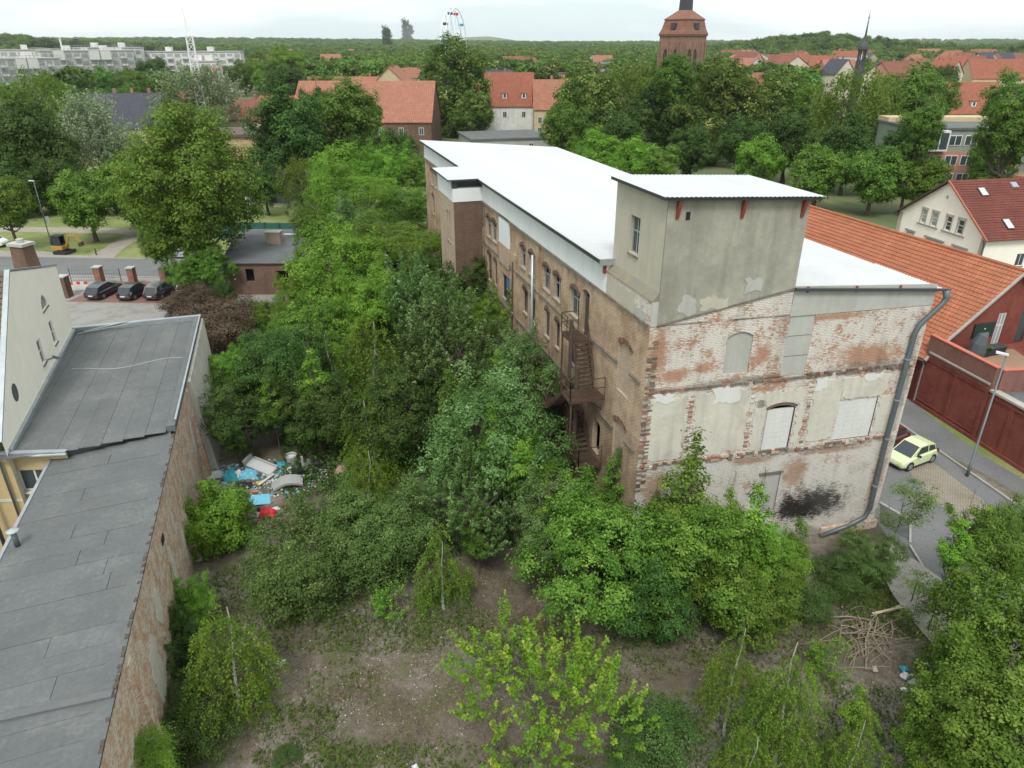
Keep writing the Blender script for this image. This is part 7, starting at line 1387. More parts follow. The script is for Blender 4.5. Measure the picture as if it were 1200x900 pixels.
# right background: the tree row behind the factory
for i, (x, y, z, r, k, l) in enumerate(((690, 130, 10.5, 46, 'mid_linden2', 'broad tree at the left end of the row behind the white roof'), (665, 150, 8, 28, 'mid_maple0', 'darker tree at the very left of the row'), (735, 125, 10.5, 42, 'mid_airy', 'light open tree second in the row'), (785, 130, 10.5, 40, 'mid_dark0', 'dark tree under the church tower'), (795, 84, 14, 30, 'mid_maple1', 'crown directly below the church tower'), (842, 130, 11.5, 50, 'mid_linden0', 'tallest linden of the row with yellowish blossom clumps', ), (912, 130, 10, 42, 'mid_linden1', 'linden right of the tallest one'), (950, 128, 11, 27, 'mid_birch', 'feathery tree in front of the red ridge roof'), (1005, 140, 11, 50, 'mid_airy', 'big airy tree in the right half of the row'), (1050, 135, 11, 46, 'mid_maple2', 'dense green tree left of the green-grey apartment house'), (1040, 108, 12.5, 20, 'mid_birch', 'lighter crown above the airy tree'), (1095, 115, 11, 26, 'mid_maple0', 'tree in front of the eyebrow-dormer roof'), (1105, 95, 11, 18, 'mid_dark1', 'small dark crown against the red roof'), (700, 180, 6, 26, 'mid_bright1', 'bright bush-like tree just behind the white roof edge'), (745, 192, 5.5, 28, 'mid_bright1', 'bright rounded tree behind the tower roof'), (775, 195, 5.5, 24, 'mid_bright0', 'rounded tree behind the tower roof, right neighbour of the bright one'), (888, 190, 6, 28, 'mid_bright1', 'bright ball-crowned tree right above the tower roof'), (960, 203, 6, 34, 'mid_bright0', 'round street tree left of the middle one by the park path'), (1026, 205, 6.2, 36, 'mid_bright2', 'round street tree standing over the park path'), (1082, 208, 6, 28, 'mid_bright0', 'round street tree beside the cream gabled house'), (1166, 188, 7.5, 30, 'mid_maple1', 'round tree behind the cream gabled house roof'), (1190, 130, 10, 40, 'mid_maple0', 'large spreading tree at the upper right edge'), (1150, 160, 8, 24, 'mid_airy', 'airy tree right of the apartment house'), (925, 165, 8, 34, 'mid_dark2', 'dark tree filling the row behind the street trees'), (995, 175, 8, 34, 'mid_dark0', 'dark tree in the shade behind the round street trees'), (870, 165, 8, 30, 'mid_dark1', 'dark lower tree beneath the tall linden'), (730, 165, 7.5, 30, 'mid_dark2', 'dark tree behind the bright bush-like one'), (810, 175, 7, 28, 'mid_dark1', 'shaded tree right behind the tower roof'), (1060, 175, 8, 30, 'mid_dark2', 'dark tree between street trees and apartment house'))): T(k, x, y, z, r, l, group='trees in the row behind the factory')
T('mid_maple1', 797, 97, 16.8, 30, 'crown hiding the foot of the church tower', group='trees in the row behind the factory'); T('mid_linden1', 835, 100, 15.5, 24, 'crown right of the church tower foot', group='trees in the row behind the factory')
T('mid_maple2', 1078, 152, 13, 26, 'tree covering the left end of the apartment house'); T('mid_maple0', 1188, 150, 14, 38, 'tree covering the right part of the apartment house'); T('mid_dark2', 372, 130, 12, 24, 'dark crown before the left half of the barn roof'); T('mid_maple1', 424, 140, 10.5, 24, 'green crown before the middle of the barn roof')
T('near_bright1', 345, 348, 3.2, 24, 'bright scrub at the right corner of the shed'); T('near_dark1', 262, 345, 2.2, 14, 'low dark scrub at the left corner of the shed', 'bush')
T('near_maple0', 250, 312, 3.6, 26, 'leafy scrub at the foot of the huge maple, shed side', 'tree', 'maple_tree'); T('near_maple1', 216, 322, 3.0, 22, 'leafy scrub over the white car at the foot of the huge maple', 'tree', 'maple_tree'); T('mid_bright2', 190, 282, 5.0, 24, 'low bright crown at the left skirt of the huge maple')
# park trees in front of the apartment blocks
r_ = random.Random(5)
NO = ['leftmost', 'second', 'third', 'fourth', 'fifth', 'sixth', 'seventh', 'eighth', 'ninth', 'tenth', 'eleventh', 'twelfth', 'thirteenth', 'fourteenth', 'fifteenth', 'sixteenth', 'seventeenth', 'eighteenth', 'rightmost']
for i, (x, y, r) in enumerate(sorted(((100, 108, 16), (128, 98, 18), (155, 96, 17), (75, 112, 17), (182, 88, 20), (205, 80, 15), (60, 100, 14), (235, 92, 13), (258, 92, 15), (285, 88, 16), (270, 75, 13), (300, 76, 14), (115, 118, 14), (150, 115, 15), (22, 95, 14), (10, 110, 14), (310, 95, 14), (250, 110, 12), (205, 102, 13)))):
    T(('mid_bright0', 'mid_maple0', 'mid_maple2', 'mid_bright2', 'mid_dark1')[i % 5], x, y, 10.0, r, NO[i]+' leafy park tree in the belt before the scaffolded apartment blocks', group='park trees before the apartment blocks')
for i, (x, y, rp) in enumerate(((454, 54, 5), (478, 51, 6))):
    T('column', x, y, 17, rp, ['shorter dark columnar poplar on the skyline', 'taller dark columnar poplar on the skyline'][i], 'tree', 'poplar_tree', hs=1.35)
# town trees between the roofs
r_ = random.Random(21); n = 0
while n < 190:
    y = r_.uniform(58, 100); x = r_.uniform(-20, 1220); z = 7
    if x > 840 and y < 88 and r_.random() < .7: continue
    if (y > 84 and (560 < x < 660 or 1120 < x < 1200 or 200 < x < 0)) : continue
    if y > 74 and (370 < x < 500 or x > 1110 or 640 < x < 700): continue
    p = at(x, y, z); dep = p.y*.9
    if 775 < x < 825 and p.y < 215: continue
    T(('far0', 'far1', 'far2', 'farbright', 'far0', 'far1')[n % 6], x, y, z+r_.uniform(-1, 3), r_.uniform(5, 7.5)*FPX/dep, ['middle green', 'dark green', 'blossoming', 'pale olive', 'middle green', 'dark green'][n % 6]+' tree among the distant town roofs and gardens', group='distant town trees'); n += 1
# far wood: one mass, geometry-nodes instances of a small crown
def far_wood():
    r = np.random.default_rng(3); N = 15000; d = 420*np.exp(r.random(N)*2.35); a = r.uniform(-.74, .74, N); x = d*np.tan(a); y = d
    keep = (np.sin(x*.006+1)+np.cos(y*.004+x*.002)+np.sin(x*.013+y*.011)) > -1.1; keep |= d > 2200
    # clearings for the town
    keep &= ~((x > -430) & (x < -90) & (y < 520)); keep &= ~((x > -60) & (x < 760) & (y < 760) & (r.random(N) < .85))
    x, y, d = x[keep], y[keep], d[keep]; z = np.array([hill(a_, b_) if b_ > 500 else 0 for a_, b_ in zip(x, y)])-.5
    me = bpy.data.meshes.new('far_wood'); me.from_pydata(np.stack([x, y, z], 1).tolist(), [], [])
    s = me.attributes.new('size', 'FLOAT', 'POINT'); s.data.foreach_set('value', (r.uniform(.7, 1.35, len(x))*np.clip(d/900, 1, 2.6)).astype(np.float32)); s2_ = me.attributes.new('pick', 'INT', 'POINT'); s2_.data.foreach_set('value', r.integers(0, 4, len(x)).astype(np.int32))
    ro_ = me.attributes.new('turn', 'FLOAT_VECTOR', 'POINT'); ro_.data.foreach_set('vector', np.stack([0*x, 0*x, r.random(len(x))*6.28], 1).astype(np.float32).ravel())
    o = bpy.data.objects.new('far_wood', me); COL.objects.link(o); o['kind'] = 'stuff'
    ng = bpy.data.node_groups.new('far_wood', 'GeometryNodeTree'); ng.interface.new_socket('Geometry', in_out='INPUT', socket_type='NodeSocketGeometry'); ng.interface.new_socket('Geometry', in_out='OUTPUT', socket_type='NodeSocketGeometry')
    n = ng.nodes; l = ng.links; gi = n.new('NodeGroupInput'); go = n.new('NodeGroupOutput'); last = None; join = n.new('GeometryNodeJoinGeometry')
    def attr(nm, ty): q = n.new('GeometryNodeInputNamedAttribute'); q.data_type = ty; q.inputs['Name'].default_value = nm; return q.outputs['Attribute']
    sz, pk, tn = attr('size', 'FLOAT'), attr('pick', 'INT'), attr('turn', 'FLOAT_VECTOR')
    sc_ = n.new('ShaderNodeCombineXYZ'); 
    for q in range(3): l.new(sz, sc_.inputs[q])
    mm = n.new('ShaderNodeMath'); mm.operation = 'POWER'; l.new(sz, mm.inputs[0]); mm.inputs[1].default_value = .45; l.new(mm.outputs[0], sc_.inputs[2])
    for k, key in enumerate(('far0', 'far1', 'far2', 'farbright')):
        so_ = bpy.data.objects.new('wood_crown_source', PROTO[key][0]); oi = n.new('GeometryNodeObjectInfo'); oi.inputs['Object'].default_value = so_; oi.inputs['As Instance'].default_value = True
        cmp = n.new('FunctionNodeCompare'); cmp.data_type = 'INT'; cmp.operation = 'EQUAL'; l.new(pk, cmp.inputs[2]); cmp.inputs[3].default_value = k
        ip = n.new('GeometryNodeInstanceOnPoints'); l.new(gi.outputs[0], ip.inputs['Points']); l.new(cmp.outputs[0], ip.inputs['Selection']); l.new(oi.outputs['Geometry'], ip.inputs['Instance']); l.new(sc_.outputs[0], ip.inputs['Scale']); l.new(tn, ip.inputs['Rotation']); l.new(ip.outputs[0], join.inputs[0])
    l.new(join.outputs[0], go.inputs[0]); md = o.modifiers.new('scatter', 'NODES'); md.node_group = ng
far_wood()
# undergrowth: weeds and dry grass on the lot
def weeds(name, regions, n, h0, h1, lm, seed, w=.03, spread=.5):
    r = np.random.default_rng(seed); Q = []; 
    pts = []
    for (px, py, rx, ry, k) in regions:
        c = at(px, py); m = int(n*k); a = r.random(m)*6.283; q = r.random(m)**.5; pts.append(np.stack([c.x+rx*q*np.cos(a), c.y+ry*q*np.sin(a)], 1))
    P = np.concatenate(pts); P = P+r.normal(size=P.shape)*.1; N = len(P); z = .05+.05*np.sin(P[:, 0]*.7+P[:, 1]*.3)+.05*np.sin(P[:, 0]*.23-P[:, 1]*.51+1)
    d = nrm(np.stack([r.normal(size=N)*spread, r.normal(size=N)*spread, np.ones(N)], 1)); L = r.uniform(h0, h1, N)[:, None]; s = nrm(np.cross(d, r.normal(size=(N, 3)))); b_ = np.stack([P[:, 0], P[:, 1], z], 1); ww = L*w*r.uniform(.6, 1.6, (N, 1))
    Q = np.stack([b_-s*ww, b_+s*ww, b_+d*L*.6+s*ww*1.1+np.array([0, 0, 0]), b_+d*L+np.array([0, 0, -1.])*L*.15], 1)
    me = mesh_quads(name, Q, lm, r.random(N)); o = bpy.data.objects.new(name, me); COL.objects.link(o); o['kind'] = 'stuff'; return o
M_DRY = leafmat('dry_grass', (.14, .11, .07), (.22, .18, .115), (.29, .25, .165), trans=.15); M_WEED = leafmat('weed_leaf', (.06, .11, .022), (.09, .15, .03), (.15, .20, .05))
weeds('dry_grass', [(480, 760, 9, 7, 1), (660, 720, 8, 6, .7), (560, 860, 8, 4, .6), (1000, 770, 5, 4, .5), (640, 660, 5, 5, .4)], 26000, .05, .2, M_DRY, 5, w=.06, spread=1.3)
weeds('weeds', [(350, 850, 1.6, 1.0, .2), (300, 700, 3.0, 3.0, .8), (450, 720, 4, 1.4, .5), (370, 890, 2.5, .8, .25), (960, 720, 3, 2, .8), (1040, 720, 2.5, 1.6, .6), (330, 620, 2.5, 2.2, .5), (800, 860, 3, 2, .8), (1010, 860, 4, 2.6, 1), (720, 740, 4, 1.2, .3), (1010, 690, 2.5, 1.4, .8), (880, 760, 3, 2, .5), (230, 800, 3, 4, .5), (420, 745, 6, 1.2, .8), (690, 770, 5, 1.5, .6), (520, 900, 6, 1.0, .9), (400, 810, 1.6, 1.6, .1), (560, 740, 3, 1, .3)], 3600, .06, .3, M_WEED, 6, w=.13, spread=.8)
# undergrowth carpet beneath the jungle so that no bare soil shows between the crowns
r = np.random.default_rng(8); N = 60000; u = r.uniform(0, 40, N); v = r.uniform(.4, 17.5, N); P = np.array([FO[0], FO[1]])+np.outer(u+3, FD)+np.outer(v, (-.956, -.292)); hh = .25+.9*np.abs(np.sin(P[:, 0]*.8)+np.cos(P[:, 1]*.55+P[:, 0]*.3))*.5
keep = ~((v > 9) & (u < 8)); P, hh, = P[keep], hh[keep]; N = len(P)
pos = np.stack([P[:, 0], P[:, 1], hh*r.random(N)], 1); me = mesh_quads('undergrowth', leaves(pos, nrm(r.normal(size=(N, 3))*.6+np.array([0, 0, 1.])), r.uniform(.12, .3, N), .6, r), LM['dark'], r.random(N)); o = bpy.data.objects.new('undergrowth', me); COL.objects.link(o); o['kind'] = 'stuff'
# plant in the terrace planter
Q, ti, _, _ = crown(5, .4, .35, 0, nl=6, cpl=10, lpc=12, cr=.16, leaf=.1); me = mesh_quads('plant', Q+np.array([PLANTER_POS.x, PLANTER_POS.y, PLANTER_POS.z])-np.array(bpy.data.objects['planter'].location), LM['yellow'], ti); o = bpy.data.objects.new('plant', me); COL.objects.link(o); o.parent = bpy.data.objects['planter']
# ivy on the far facade
rg = np.random.default_rng(4); N = 2600; uu = rg.uniform(35.5, 39.5, N); zz = rg.uniform(0, 10.3, N)*rg.random(N)**.3; k = np.abs(uu-37.2) < 1.4-.11*zz+rg.normal(size=N)*.2; uu, zz = uu[k], zz[k]; N = len(uu)
pos = np.stack([FO[0]+FD[0]*uu-.956*.12, FO[1]+FD[1]*uu-.292*.12, zz], 1); me = mesh_quads('leaves', leaves(pos, nrm(np.array([-.95, -.3, .5])+rg.normal(size=(N, 3))*.4), rg.uniform(.2, .35, N), .8, rg), LM['fresh'], rg.random(N)); e = empty('ivy', tuple(FA(37.2, .1)), 0, 'green creeper climbing the facade behind the stair block', 'creeper'); me.transform(Matrix.Translation(-e.location)); o = bpy.data.objects.new('leaves', me); COL.objects.link(o); o.parent = e
# ------------------------------------------------------------------ the town behind
M_T1 = tilemat('salmon_tiles', (0.37, 0.165, 0.11), (0.32, 0.14, 0.095), w=.5, h=.6, ms=.03); M_T2 = tilemat('terracotta_tiles', (0.34, 0.12, 0.075), (0.27, 0.10, 0.066), w=.5, h=.6); M_T3 = tilemat('old_red_tiles', (0.26, 0.10, 0.07), (0.21, 0.085, 0.065), w=.5, h=.6); M_T4 = tilemat('slate_tiles', (0.085, 0.085, 0.105), (0.065, 0.068, 0.085), w=.5, h=.5)
M_W1 = plastermat('far_cream', (.62, .56, .46)); M_W2 = plastermat('far_white', (.68, .68, .66)); M_W3 = plastermat('far_ochre', (.52, .43, .27)); M_W4 = brickmat('far_brick', (.30, .14, .10), (.36, .20, .14), (.25, .2, .17), h=.3, w=1.0, ms=.03); M_W5 = plastermat('far_grey', (.40, .40, .39)); M_W6 = plastermat('far_pink', (.50, .24, .19))
def house(A, B, ze, depth, rh, rm, wm, label, name='town_house', cat='house', group=None, wins=0, winz=None, chim=1, hip=0.0, dorm=0, ov=.3, gable_front=False, wz=1.5, ww=1.0):
    """front wall from A to B (seen from the camera), eaves at ze, ridge parallel to the front (or across it)"""
    A = Vector((A[0], A[1], 0)); B = Vector((B[0], B[1], 0)); d = (B-A); Ln = d.length; a = d.normalized(); nb = Vector((-a.y, a.x, 0)); F = lambda u, v, z=0: A+a*u+nb*v+Vector((0, 0, z))
    e = empty(name, (A+B)/2+nb*depth/2, 0, label, cat, group)
    b = MB(); Hh = ze+rh
    if gable_front: b.face([F(0, 0), F(Ln, 0), F(Ln, 0, ze), F(Ln/2, 0, Hh), F(0, 0, ze)]); b.face([F(0, depth), F(0, depth, ze), F(Ln/2, depth, Hh), F(Ln, depth, ze), F(Ln, depth)]); b.face([F(0, 0), F(0, 0, ze), F(0, depth, ze), F(0, depth)]); b.face([F(Ln, 0), F(Ln, depth), F(Ln, depth, ze), F(Ln, 0, ze)])
    elif rh == 0: b.box(F, 0, Ln, 0, depth, 0, ze)
    else: b.face([F(0, 0), F(Ln, 0), F(Ln, 0, ze), F(0, 0, ze)]); b.face([F(0, depth), F(0, depth, ze), F(Ln, depth, ze), F(Ln, depth)]); b.face([F(0, 0), F(0, 0, ze), F(hip*Ln, depth/2, Hh), F(0, depth, ze), F(0, depth)]); b.face([F(Ln, 0), F(Ln, depth), F(Ln, depth, ze), F(Ln*(1-hip), depth/2, Hh), F(Ln, 0, ze)])
    b.build('wall', wm, e)
    b = MB(); t_ = .18; s = rh/(depth/2) if not gable_front else rh/(Ln/2)
    if rh == 0: b.box(F, -ov, Ln+ov, -ov, depth+ov, ze+.002, ze+.35)
    elif gable_front:
        for (u0, u1) in ((-ov, Ln/2), (Ln+ov, Ln/2)): b.hexa([F(u0, -ov, ze-s*ov), F(u1, -ov, Hh), F(u1, depth+ov, Hh), F(u0, depth+ov, ze-s*ov), F(u0, -ov, ze-s*ov+t_), F(u1, -ov, Hh+t_), F(u1, depth+ov, Hh+t_), F(u0, depth+ov, ze-s*ov+t_)])
    else:
        h0 = hip*Ln
        for (v0, v1) in ((-ov, depth/2), (depth+ov, depth/2)): b.hexa([F(-ov, v0, ze-s*ov), F(Ln+ov, v0, ze-s*ov), F(Ln+ov-h0, v1, Hh), F(-ov+h0, v1, Hh), F(-ov, v0, ze-s*ov+t_), F(Ln+ov, v0, ze-s*ov+t_), F(Ln+ov-h0, v1, Hh+t_), F(-ov+h0, v1, Hh+t_)])
        if hip:
            for (u0, u1) in ((-ov, h0-ov), (Ln+ov, Ln+ov-h0)): b.face([F(u0, -ov, ze-s*ov+t_), F(u0, depth+ov, ze-s*ov+t_), F(u1, depth/2, Hh+t_)])
    rf = b.build('roof', rm, e)
    for k in range(chim):
        u = Ln*(.2+.6*(k+.5)/max(1, chim)); b = MB(); v = depth/2+.4
        if gable_front: u, v = Ln/2+.5, depth*(.3+.3*k)
        b.box(F, u-.35, u+.35, v-.35, v+.35, Hh-1.2, Hh+1.3); c_ = b.build('chimney', M_W4, rf)
    for k in range(dorm):
        u = Ln*(k+.5)/dorm; z = ze+rh*.22; v = depth/2*.22; b = MB(); b.box(F, u-.7, u+.7, v-.3, v+1.5, z, z+1.5); dm = b.build('dormer', M_W2, rf); b = MB(); b.box(F, u-.9, u+.9, v-.45, v+1.8, z+1.502, z+1.68); b.build('dormer_roof', M_T4, dm) if False else b.build('dormer_roof', rm, rf); b = MB(); b.box(F, u-.35, u+.35, v-.34, v-.301, z+.3, z+1.3); b.build('pane', M_GLASS, dm)
    for z in (winz or []):
        for k in range(wins):
            u = Ln*(k+.5)/wins; b = MB(); b.box(F, u-ww/2-.1, u+ww/2+.1, -.08, -.003, z-.1, z+wz+.1); w = b.build('window', M_FRAMEW, e); b = MB(); b.box(F, u-ww/2, u-.04, -.10, -.082, z, z+wz); b.box(F, u+.04, u+ww/2, -.10, -.082, z, z+wz); b.build('pane', M_GLASS, w)
    return e
def hpx(xl, yl, xr, yr, ze, *a, **k): return house(at(xl, yl, ze), at(xr, yr, ze), ze, *a, **k)
hpx(340, 143, 505, 143, 7.5, 26, 8.5, M_T1, M_BRICKDARK, 'long barn-like house with a huge salmon tiled roof and brick wall', name='brick_barn', cat='barn', wins=7, winz=[4.6], chim=0)
hpx(358, 108, 470, 108, 8, 14, 5, M_T1, M_W3, 'house with bright salmon roof left of the stepped gable', wins=0, chim=2)
hpx(428, 108, 486, 108, 8.5, 22, 8.2, M_T1, M_W3, 'plastered house with a front gable and two upright windows', wins=0, gable_front=True, chim=1)
for (x0, x1) in ((441, 444.5), (450.5, 454)):
    pass
e = bpy.data.objects[[o.name for o in COL.objects if o.get('label') == 'plastered house with a front gable and two upright windows'][0]]
A, B = at(428, 108, 8.5), at(486, 108, 8.5); Fh = Fr((A.x, A.y), (B.x-A.x, B.y-A.y)); Ln = (Vector((A.x, A.y))-Vector((B.x, B.y))).length
for u in (Ln*.40, Ln*.56): b = MB(); b.box(Fh, u-.7, u+.7, .004, .1, 9.2, 11.2); w = b.build('window', M_FRAMEW, e); b = MB(); b.box(Fh, u-.5, u-.06, .102, .12, 9.4, 11.0); b.box(Fh, u+.06, u+.5, .102, .12, 9.4, 11.0); b.build('pane', M_GLASS, w)
hpx(558, 124, 625, 124, 7.5, 14, 9.0, M_T2, M_W2, 'white house with tall red roof and three round dormers', wins=3, winz=[4.3], chim=1, dorm=3)
hpx(626, 128, 668, 128, 7.5, 14, 7.5, M_T1, M_W3, 'ochre house with orange roof right of the dormered house', wins=3, winz=[3.8, 1], chim=1)
hpx(553, 165, 645, 162, 4.5, 16, 0, M_FELT, M_W5, 'low grey flat-roofed hall behind the white roof', name='flat_hall', cat='hall', chim=0, wins=2, winz=[2.0])
hpx(597, 106, 642, 106, 6.5, 14, 4.5, M_T3, M_W1, 'cream house with a small red gable behind the dormered roof', gable_front=True, chim=1)
hpx(563, 93, 600, 93, 8, 12, 4, M_T4, M_W1, 'house with a dark mansard roof behind the dormered house', chim=1, wins=3, winz=[5])
hpx(655, 86, 745, 84, 9.5, 20, 1.2, M_FELTD, M_W6, 'wide pinkish brick school-like block with flat grey roof', name='brick_block', cat='building', chim=2, wins=9, winz=[6, 2.5])
hpx(705, 75, 760, 75, 11, 18, 1.0, M_FELTD, M_W4, 'red brick block with a chimney left of the church tower', name='brick_block', cat='building', chim=2, wins=6, winz=[8])
hpx(742, 82, 780, 82, 6, 14, 5, M_T1, M_W1, 'pale cream gabled house at the foot of the church tower', gable_front=True)
hpx(862, 74, 930, 74, 8, 14, 5.5, M_T2, M_W1, 'row of cream houses with red roofs right of the church tower', wins=8, winz=[4.5], chim=3)
hpx(893, 100, 957, 97, 7, 14, 5, M_T2, M_W4, 'red ridge roof showing above the tree row', chim=0)
hpx(985, 66, 1110, 66, 10, 18, 8, M_T1, M_W4, 'long church-like building with pale red roof behind the small spire', name='long_hall', cat='hall', chim=0)
hpx(1060, 78, 1112, 82, 8, 16, 6, M_T2, M_W6, 'red roofed house cluster right of the long pale red roof', chim=2)
hpx(1112, 84, 1160, 84, 7, 14, 5, M_T3, M_W3, 'weathered brown-red roofed house in the right background', chim=1)
hpx(1140, 92, 1215, 92, 8, 16, 9, M_T2, M_W3, 'ochre house with a big collapsed-looking red roof at the right edge', gable_front=False, chim=1)
hpx(1105, 133, 1180, 133, 5, 18, 8.5, M_T2, M_W1, 'house with a wide red roof and eyebrow dormer', chim=0, dorm=1)
hpx(1165, 78, 1225, 74, 9, 14, 8, M_T1, M_W1, 'cream gable house at the upper right edge', gable_front=True)
hpx(1075, 152, 1200, 152, 11.5, 14, 0, M_FELT, plastermat('sage_green_render', (.26, .31, .25)), 'apartment house with sage green top storey above red brick', name='apartment_house', cat='apartment house', chim=0)
# lower brick storeys, windows and bay of the apartment house
e = [o for o in COL.objects if o.get('label', '').startswith('apartment house with sage')][0]; A, B = at(1075, 152, 11.5), at(1200, 152, 11.5); Fh = Fr((A.x, A.y), (B.x-A.x, B.y-A.y)); Ln = (Vector((A.x, A.y))-Vector((B.x, B.y))).length
b = MB(); b.box(Fh, 0.02, Ln-.02, .004, .12, 0, 8.0); b.build('brick_storeys', M_W6, e)
for u in (.23, .38, .53, .68, .83):
    for z in (8.9, 5.6, 2.6):
        if z > 8 and abs(u-.23) < .01: continue
        v = .004 if z > 8 else .122; b = MB(); uu = Ln*u; b.box(Fh, uu-1.1, uu+1.1, v, v+.1, z, z+1.7); w = b.build('window', M_FRAMEW, e); b = MB(); b.box(Fh, uu-.98, uu-.07, v+.102, v+.12, z+.12, z+1.58); b.box(Fh, uu+.07, uu+.98, v+.102, v+.12, z+.12, z+1.58); b.build('pane', M_GLASS, w)
uu = Ln*.2; b = MB(); b.box(Fh, uu-1.6, uu+1.6, .004, 1.2, 8.1, 11.45); b.build('bay', M_FRAMEW, e); b = MB(); b.box(Fh, uu-1.4, uu-.1, 1.202, 1.22, 8.4, 11.1); b.box(Fh, uu+.1, uu+1.4, 1.202, 1.22, 8.4, 11.1); b.build('bay_pane', M_GLASS, e)
b = MB(); b.box(Fh, -.3, Ln+.3, -14.2, -10, 11.86, 12.6); b.build('roof_strip', M_W3, e)
hpx(95, 152, 200, 150, 5.5, 22, 7.5, M_T4, M_W3, 'house with a large dark slate roof and skylights behind the willows', chim=3, wins=4, winz=[2.5])
e = [o for o in COL.objects if o.get('label', '').startswith('house with a large dark slate')][0]
hpx(196, 122, 232, 122, 6, 14, 4, M_T2, M_W3, 'small red roofed house behind the silvery willow', chim=1)
hpx(255, 140, 310, 142, 6.5, 14, 4.5, M_T3, M_W1, 'dull brown roofed house behind the big maple', chim=1); hpx(300, 132, 345, 132, 7, 12, 4, M_T2, M_W1, 'red roofed house left of the dark maple', chim=1)
hpx(316, 66, 349, 66, 12, 16, 0, M_FELTD, M_W6, 'distant brick and white flat block beyond the trees', name='brick_block', cat='building', chim=0, wins=4, winz=[7, 9.5])
hpx(468, 92, 520, 90, 7, 12, 5, M_T1, M_W2, 'white and pink roofed cottages left of the tall linden', chim=2)
# random far roofs
rr = random.Random(31); ms = [(M_T1, 'salmon'), (M_T2, 'terracotta'), (M_T3, 'dull red'), (M_T4, 'slate')]; wms = [(M_W1, 'cream'), (M_W2, 'white'), (M_W3, 'ochre'), (M_W6, 'pink')]
HC = {}
for k in range(68):
    x = rr.choice([rr.uniform(560, 1200), rr.uniform(660, 1200), rr.uniform(200, 560)]); y = rr.uniform(60, 76); w = rr.uniform(11, 24); m = ms[rr.randrange(4)]; wmm = wms[rr.randrange(4)]; g = rr.random() < .35
    if 765 < x < 832: continue
    big = k > 40; x = rr.uniform(835, 1190) if big else x; y = rr.uniform(64, 90) if big else y; w = w*1.7 if big else w
    lb_ = f'distant {wmm[1]} house with a {m[1]} roof among the town trees'; HC[lb_] = HC.get(lb_, 0)+1
    hpx(x, y, x+w, y+rr.uniform(-1, 1), rr.uniform(11, 13.5) if big else rr.uniform(7, 10), 12, rr.uniform(4.5, 6.5), m[0], wmm[0], lb_, group='distant town houses', gable_front=g, wins=4, winz=[6.5, 3.0], chim=2)
ORD = ['leftmost', 'second from the left', 'third from the left', 'fourth from the left', 'fifth from the left', 'sixth from the left', 'seventh from the left', 'eighth from the left', 'ninth from the left', 'tenth from the left', 'eleventh from the left', 'twelfth from the left']
for lb_, n_c in HC.items():
    L_ = sorted([o for o in COL.objects if o.get('label') == lb_], key=lambda o: o.location.x/o.location.y)
    if len(L_) > 1:
        for i, o in enumerate(L_): o['label'] = ORD[i]+' '+lb_
# apartment slabs with scaffolding at the far left ---------------------------------
M_PLAT = plastermat('pale_panel_concrete', (.62, .60, .56), (.55, .53, .50)); M_SCAF = plain('scaffold_netting', (.55, .54, .52), .7); M_TERRA = plain('terracotta_panel', (.40, .13, .06), .7)
def slab_block(A, B, H, dp, storeys, bays, label, scaf=False, red=False):
    A = Vector((A[0], A[1], 0)); B = Vector((B[0], B[1], 0)); d = B-A; Ln = d.length; F = Fr(A[:2], d[:2]); F2 = lambda u, v, z=0: F(u, v, z)
    e = empty('apartment_block', (A+B)/2, 0, label, 'apartment block'); b = MB(); b.box(F2, 0, Ln, -dp, 0, 0, H); b.build('wall', M_PLAT, e); b = MB(); b.box(F2, -.3, Ln+.3, -dp-.3, .3, H+.002, H+.5); b.build('roof', M_W5, e)
    sh = H/storeys
    for s in range(storeys):
        for k in range(bays):
            u = Ln*(k+.5)/bays; w = Ln/bays*.36; z = s*sh+.9; b = MB()
            b.box(F2, u-w, u+w, .003, .08, z, z+sh*.5); b.build('window', M_PALEPANE, e)
            if k % 2 == 0: b = MB(); b.box(F2, u-w*1.1, u+w*1.1, .085, 1.3, s*sh+.05, s*sh+1.1); b.build('balcony', M_W2 if not red else M_TERRA, e)
    b = MB()
    for k in range(2): u = Ln*(.3+.4*k); b = MB(); b.box(F2, u-1.5, u+1.5, -dp*.7, -dp*.3, H+.5, H+2.6); b.build('roof_housing', M_W2, e)
    if scaf:
        b = MB()
        for k in range(bays*2+1): u = Ln*k/(bays*2); b.bar(F(u, 1.9, 0), F(u, 1.9, H+1.5), .12)
        for s in range(storeys+1): b.box(F2, 0, Ln, 1.45, 2.0, s*sh+.3, s*sh+.42); b.bar(F(0, 2.02, s*sh+1.4), F(Ln, 2.02, s*sh+1.4), .1)
        b.build('scaffold', M_ZINC, e)
        for k in (1, 4, 5): b = MB(); u = Ln*k/8; b.box(F2, u, u+Ln/9, 2.05, 2.1, H*.82, H+.3); b.build('netting', M_SCAF, e)
    return e
def g2(x, Y): return ((x-600)*(Y*.901+9*.434)/FPX, Y)
slab_block(g2(-40, 300), g2(72, 325), 18.8, 12, 6, 12, 'nearest pale apartment slab with white netting on its scaffold', True)
slab_block(g2(50, 375), g2(158, 400), 21.0, 12, 6, 12, 'scaffolded apartment slab right behind the nearest one', True)
slab_block(g2(-40, 390), g2(62, 410), 21.3, 12, 6, 10, 'pale grey apartment slab furthest left on the skyline', False)
slab_block(g2(88, 400), g2(168, 410), 22.3, 12, 6, 10, 'tallest scaffolded slab below the skyline', True)
slab_block(g2(160, 420), g2(283, 430), 20.2, 12, 6, 14, 'long low pale slab crossing behind the lattice mast', False); slab_block(g2(222, 330), g2(254, 332), 17.5, 12, 5, 5, 'apartment end block with terracotta balcony panels', False, True)
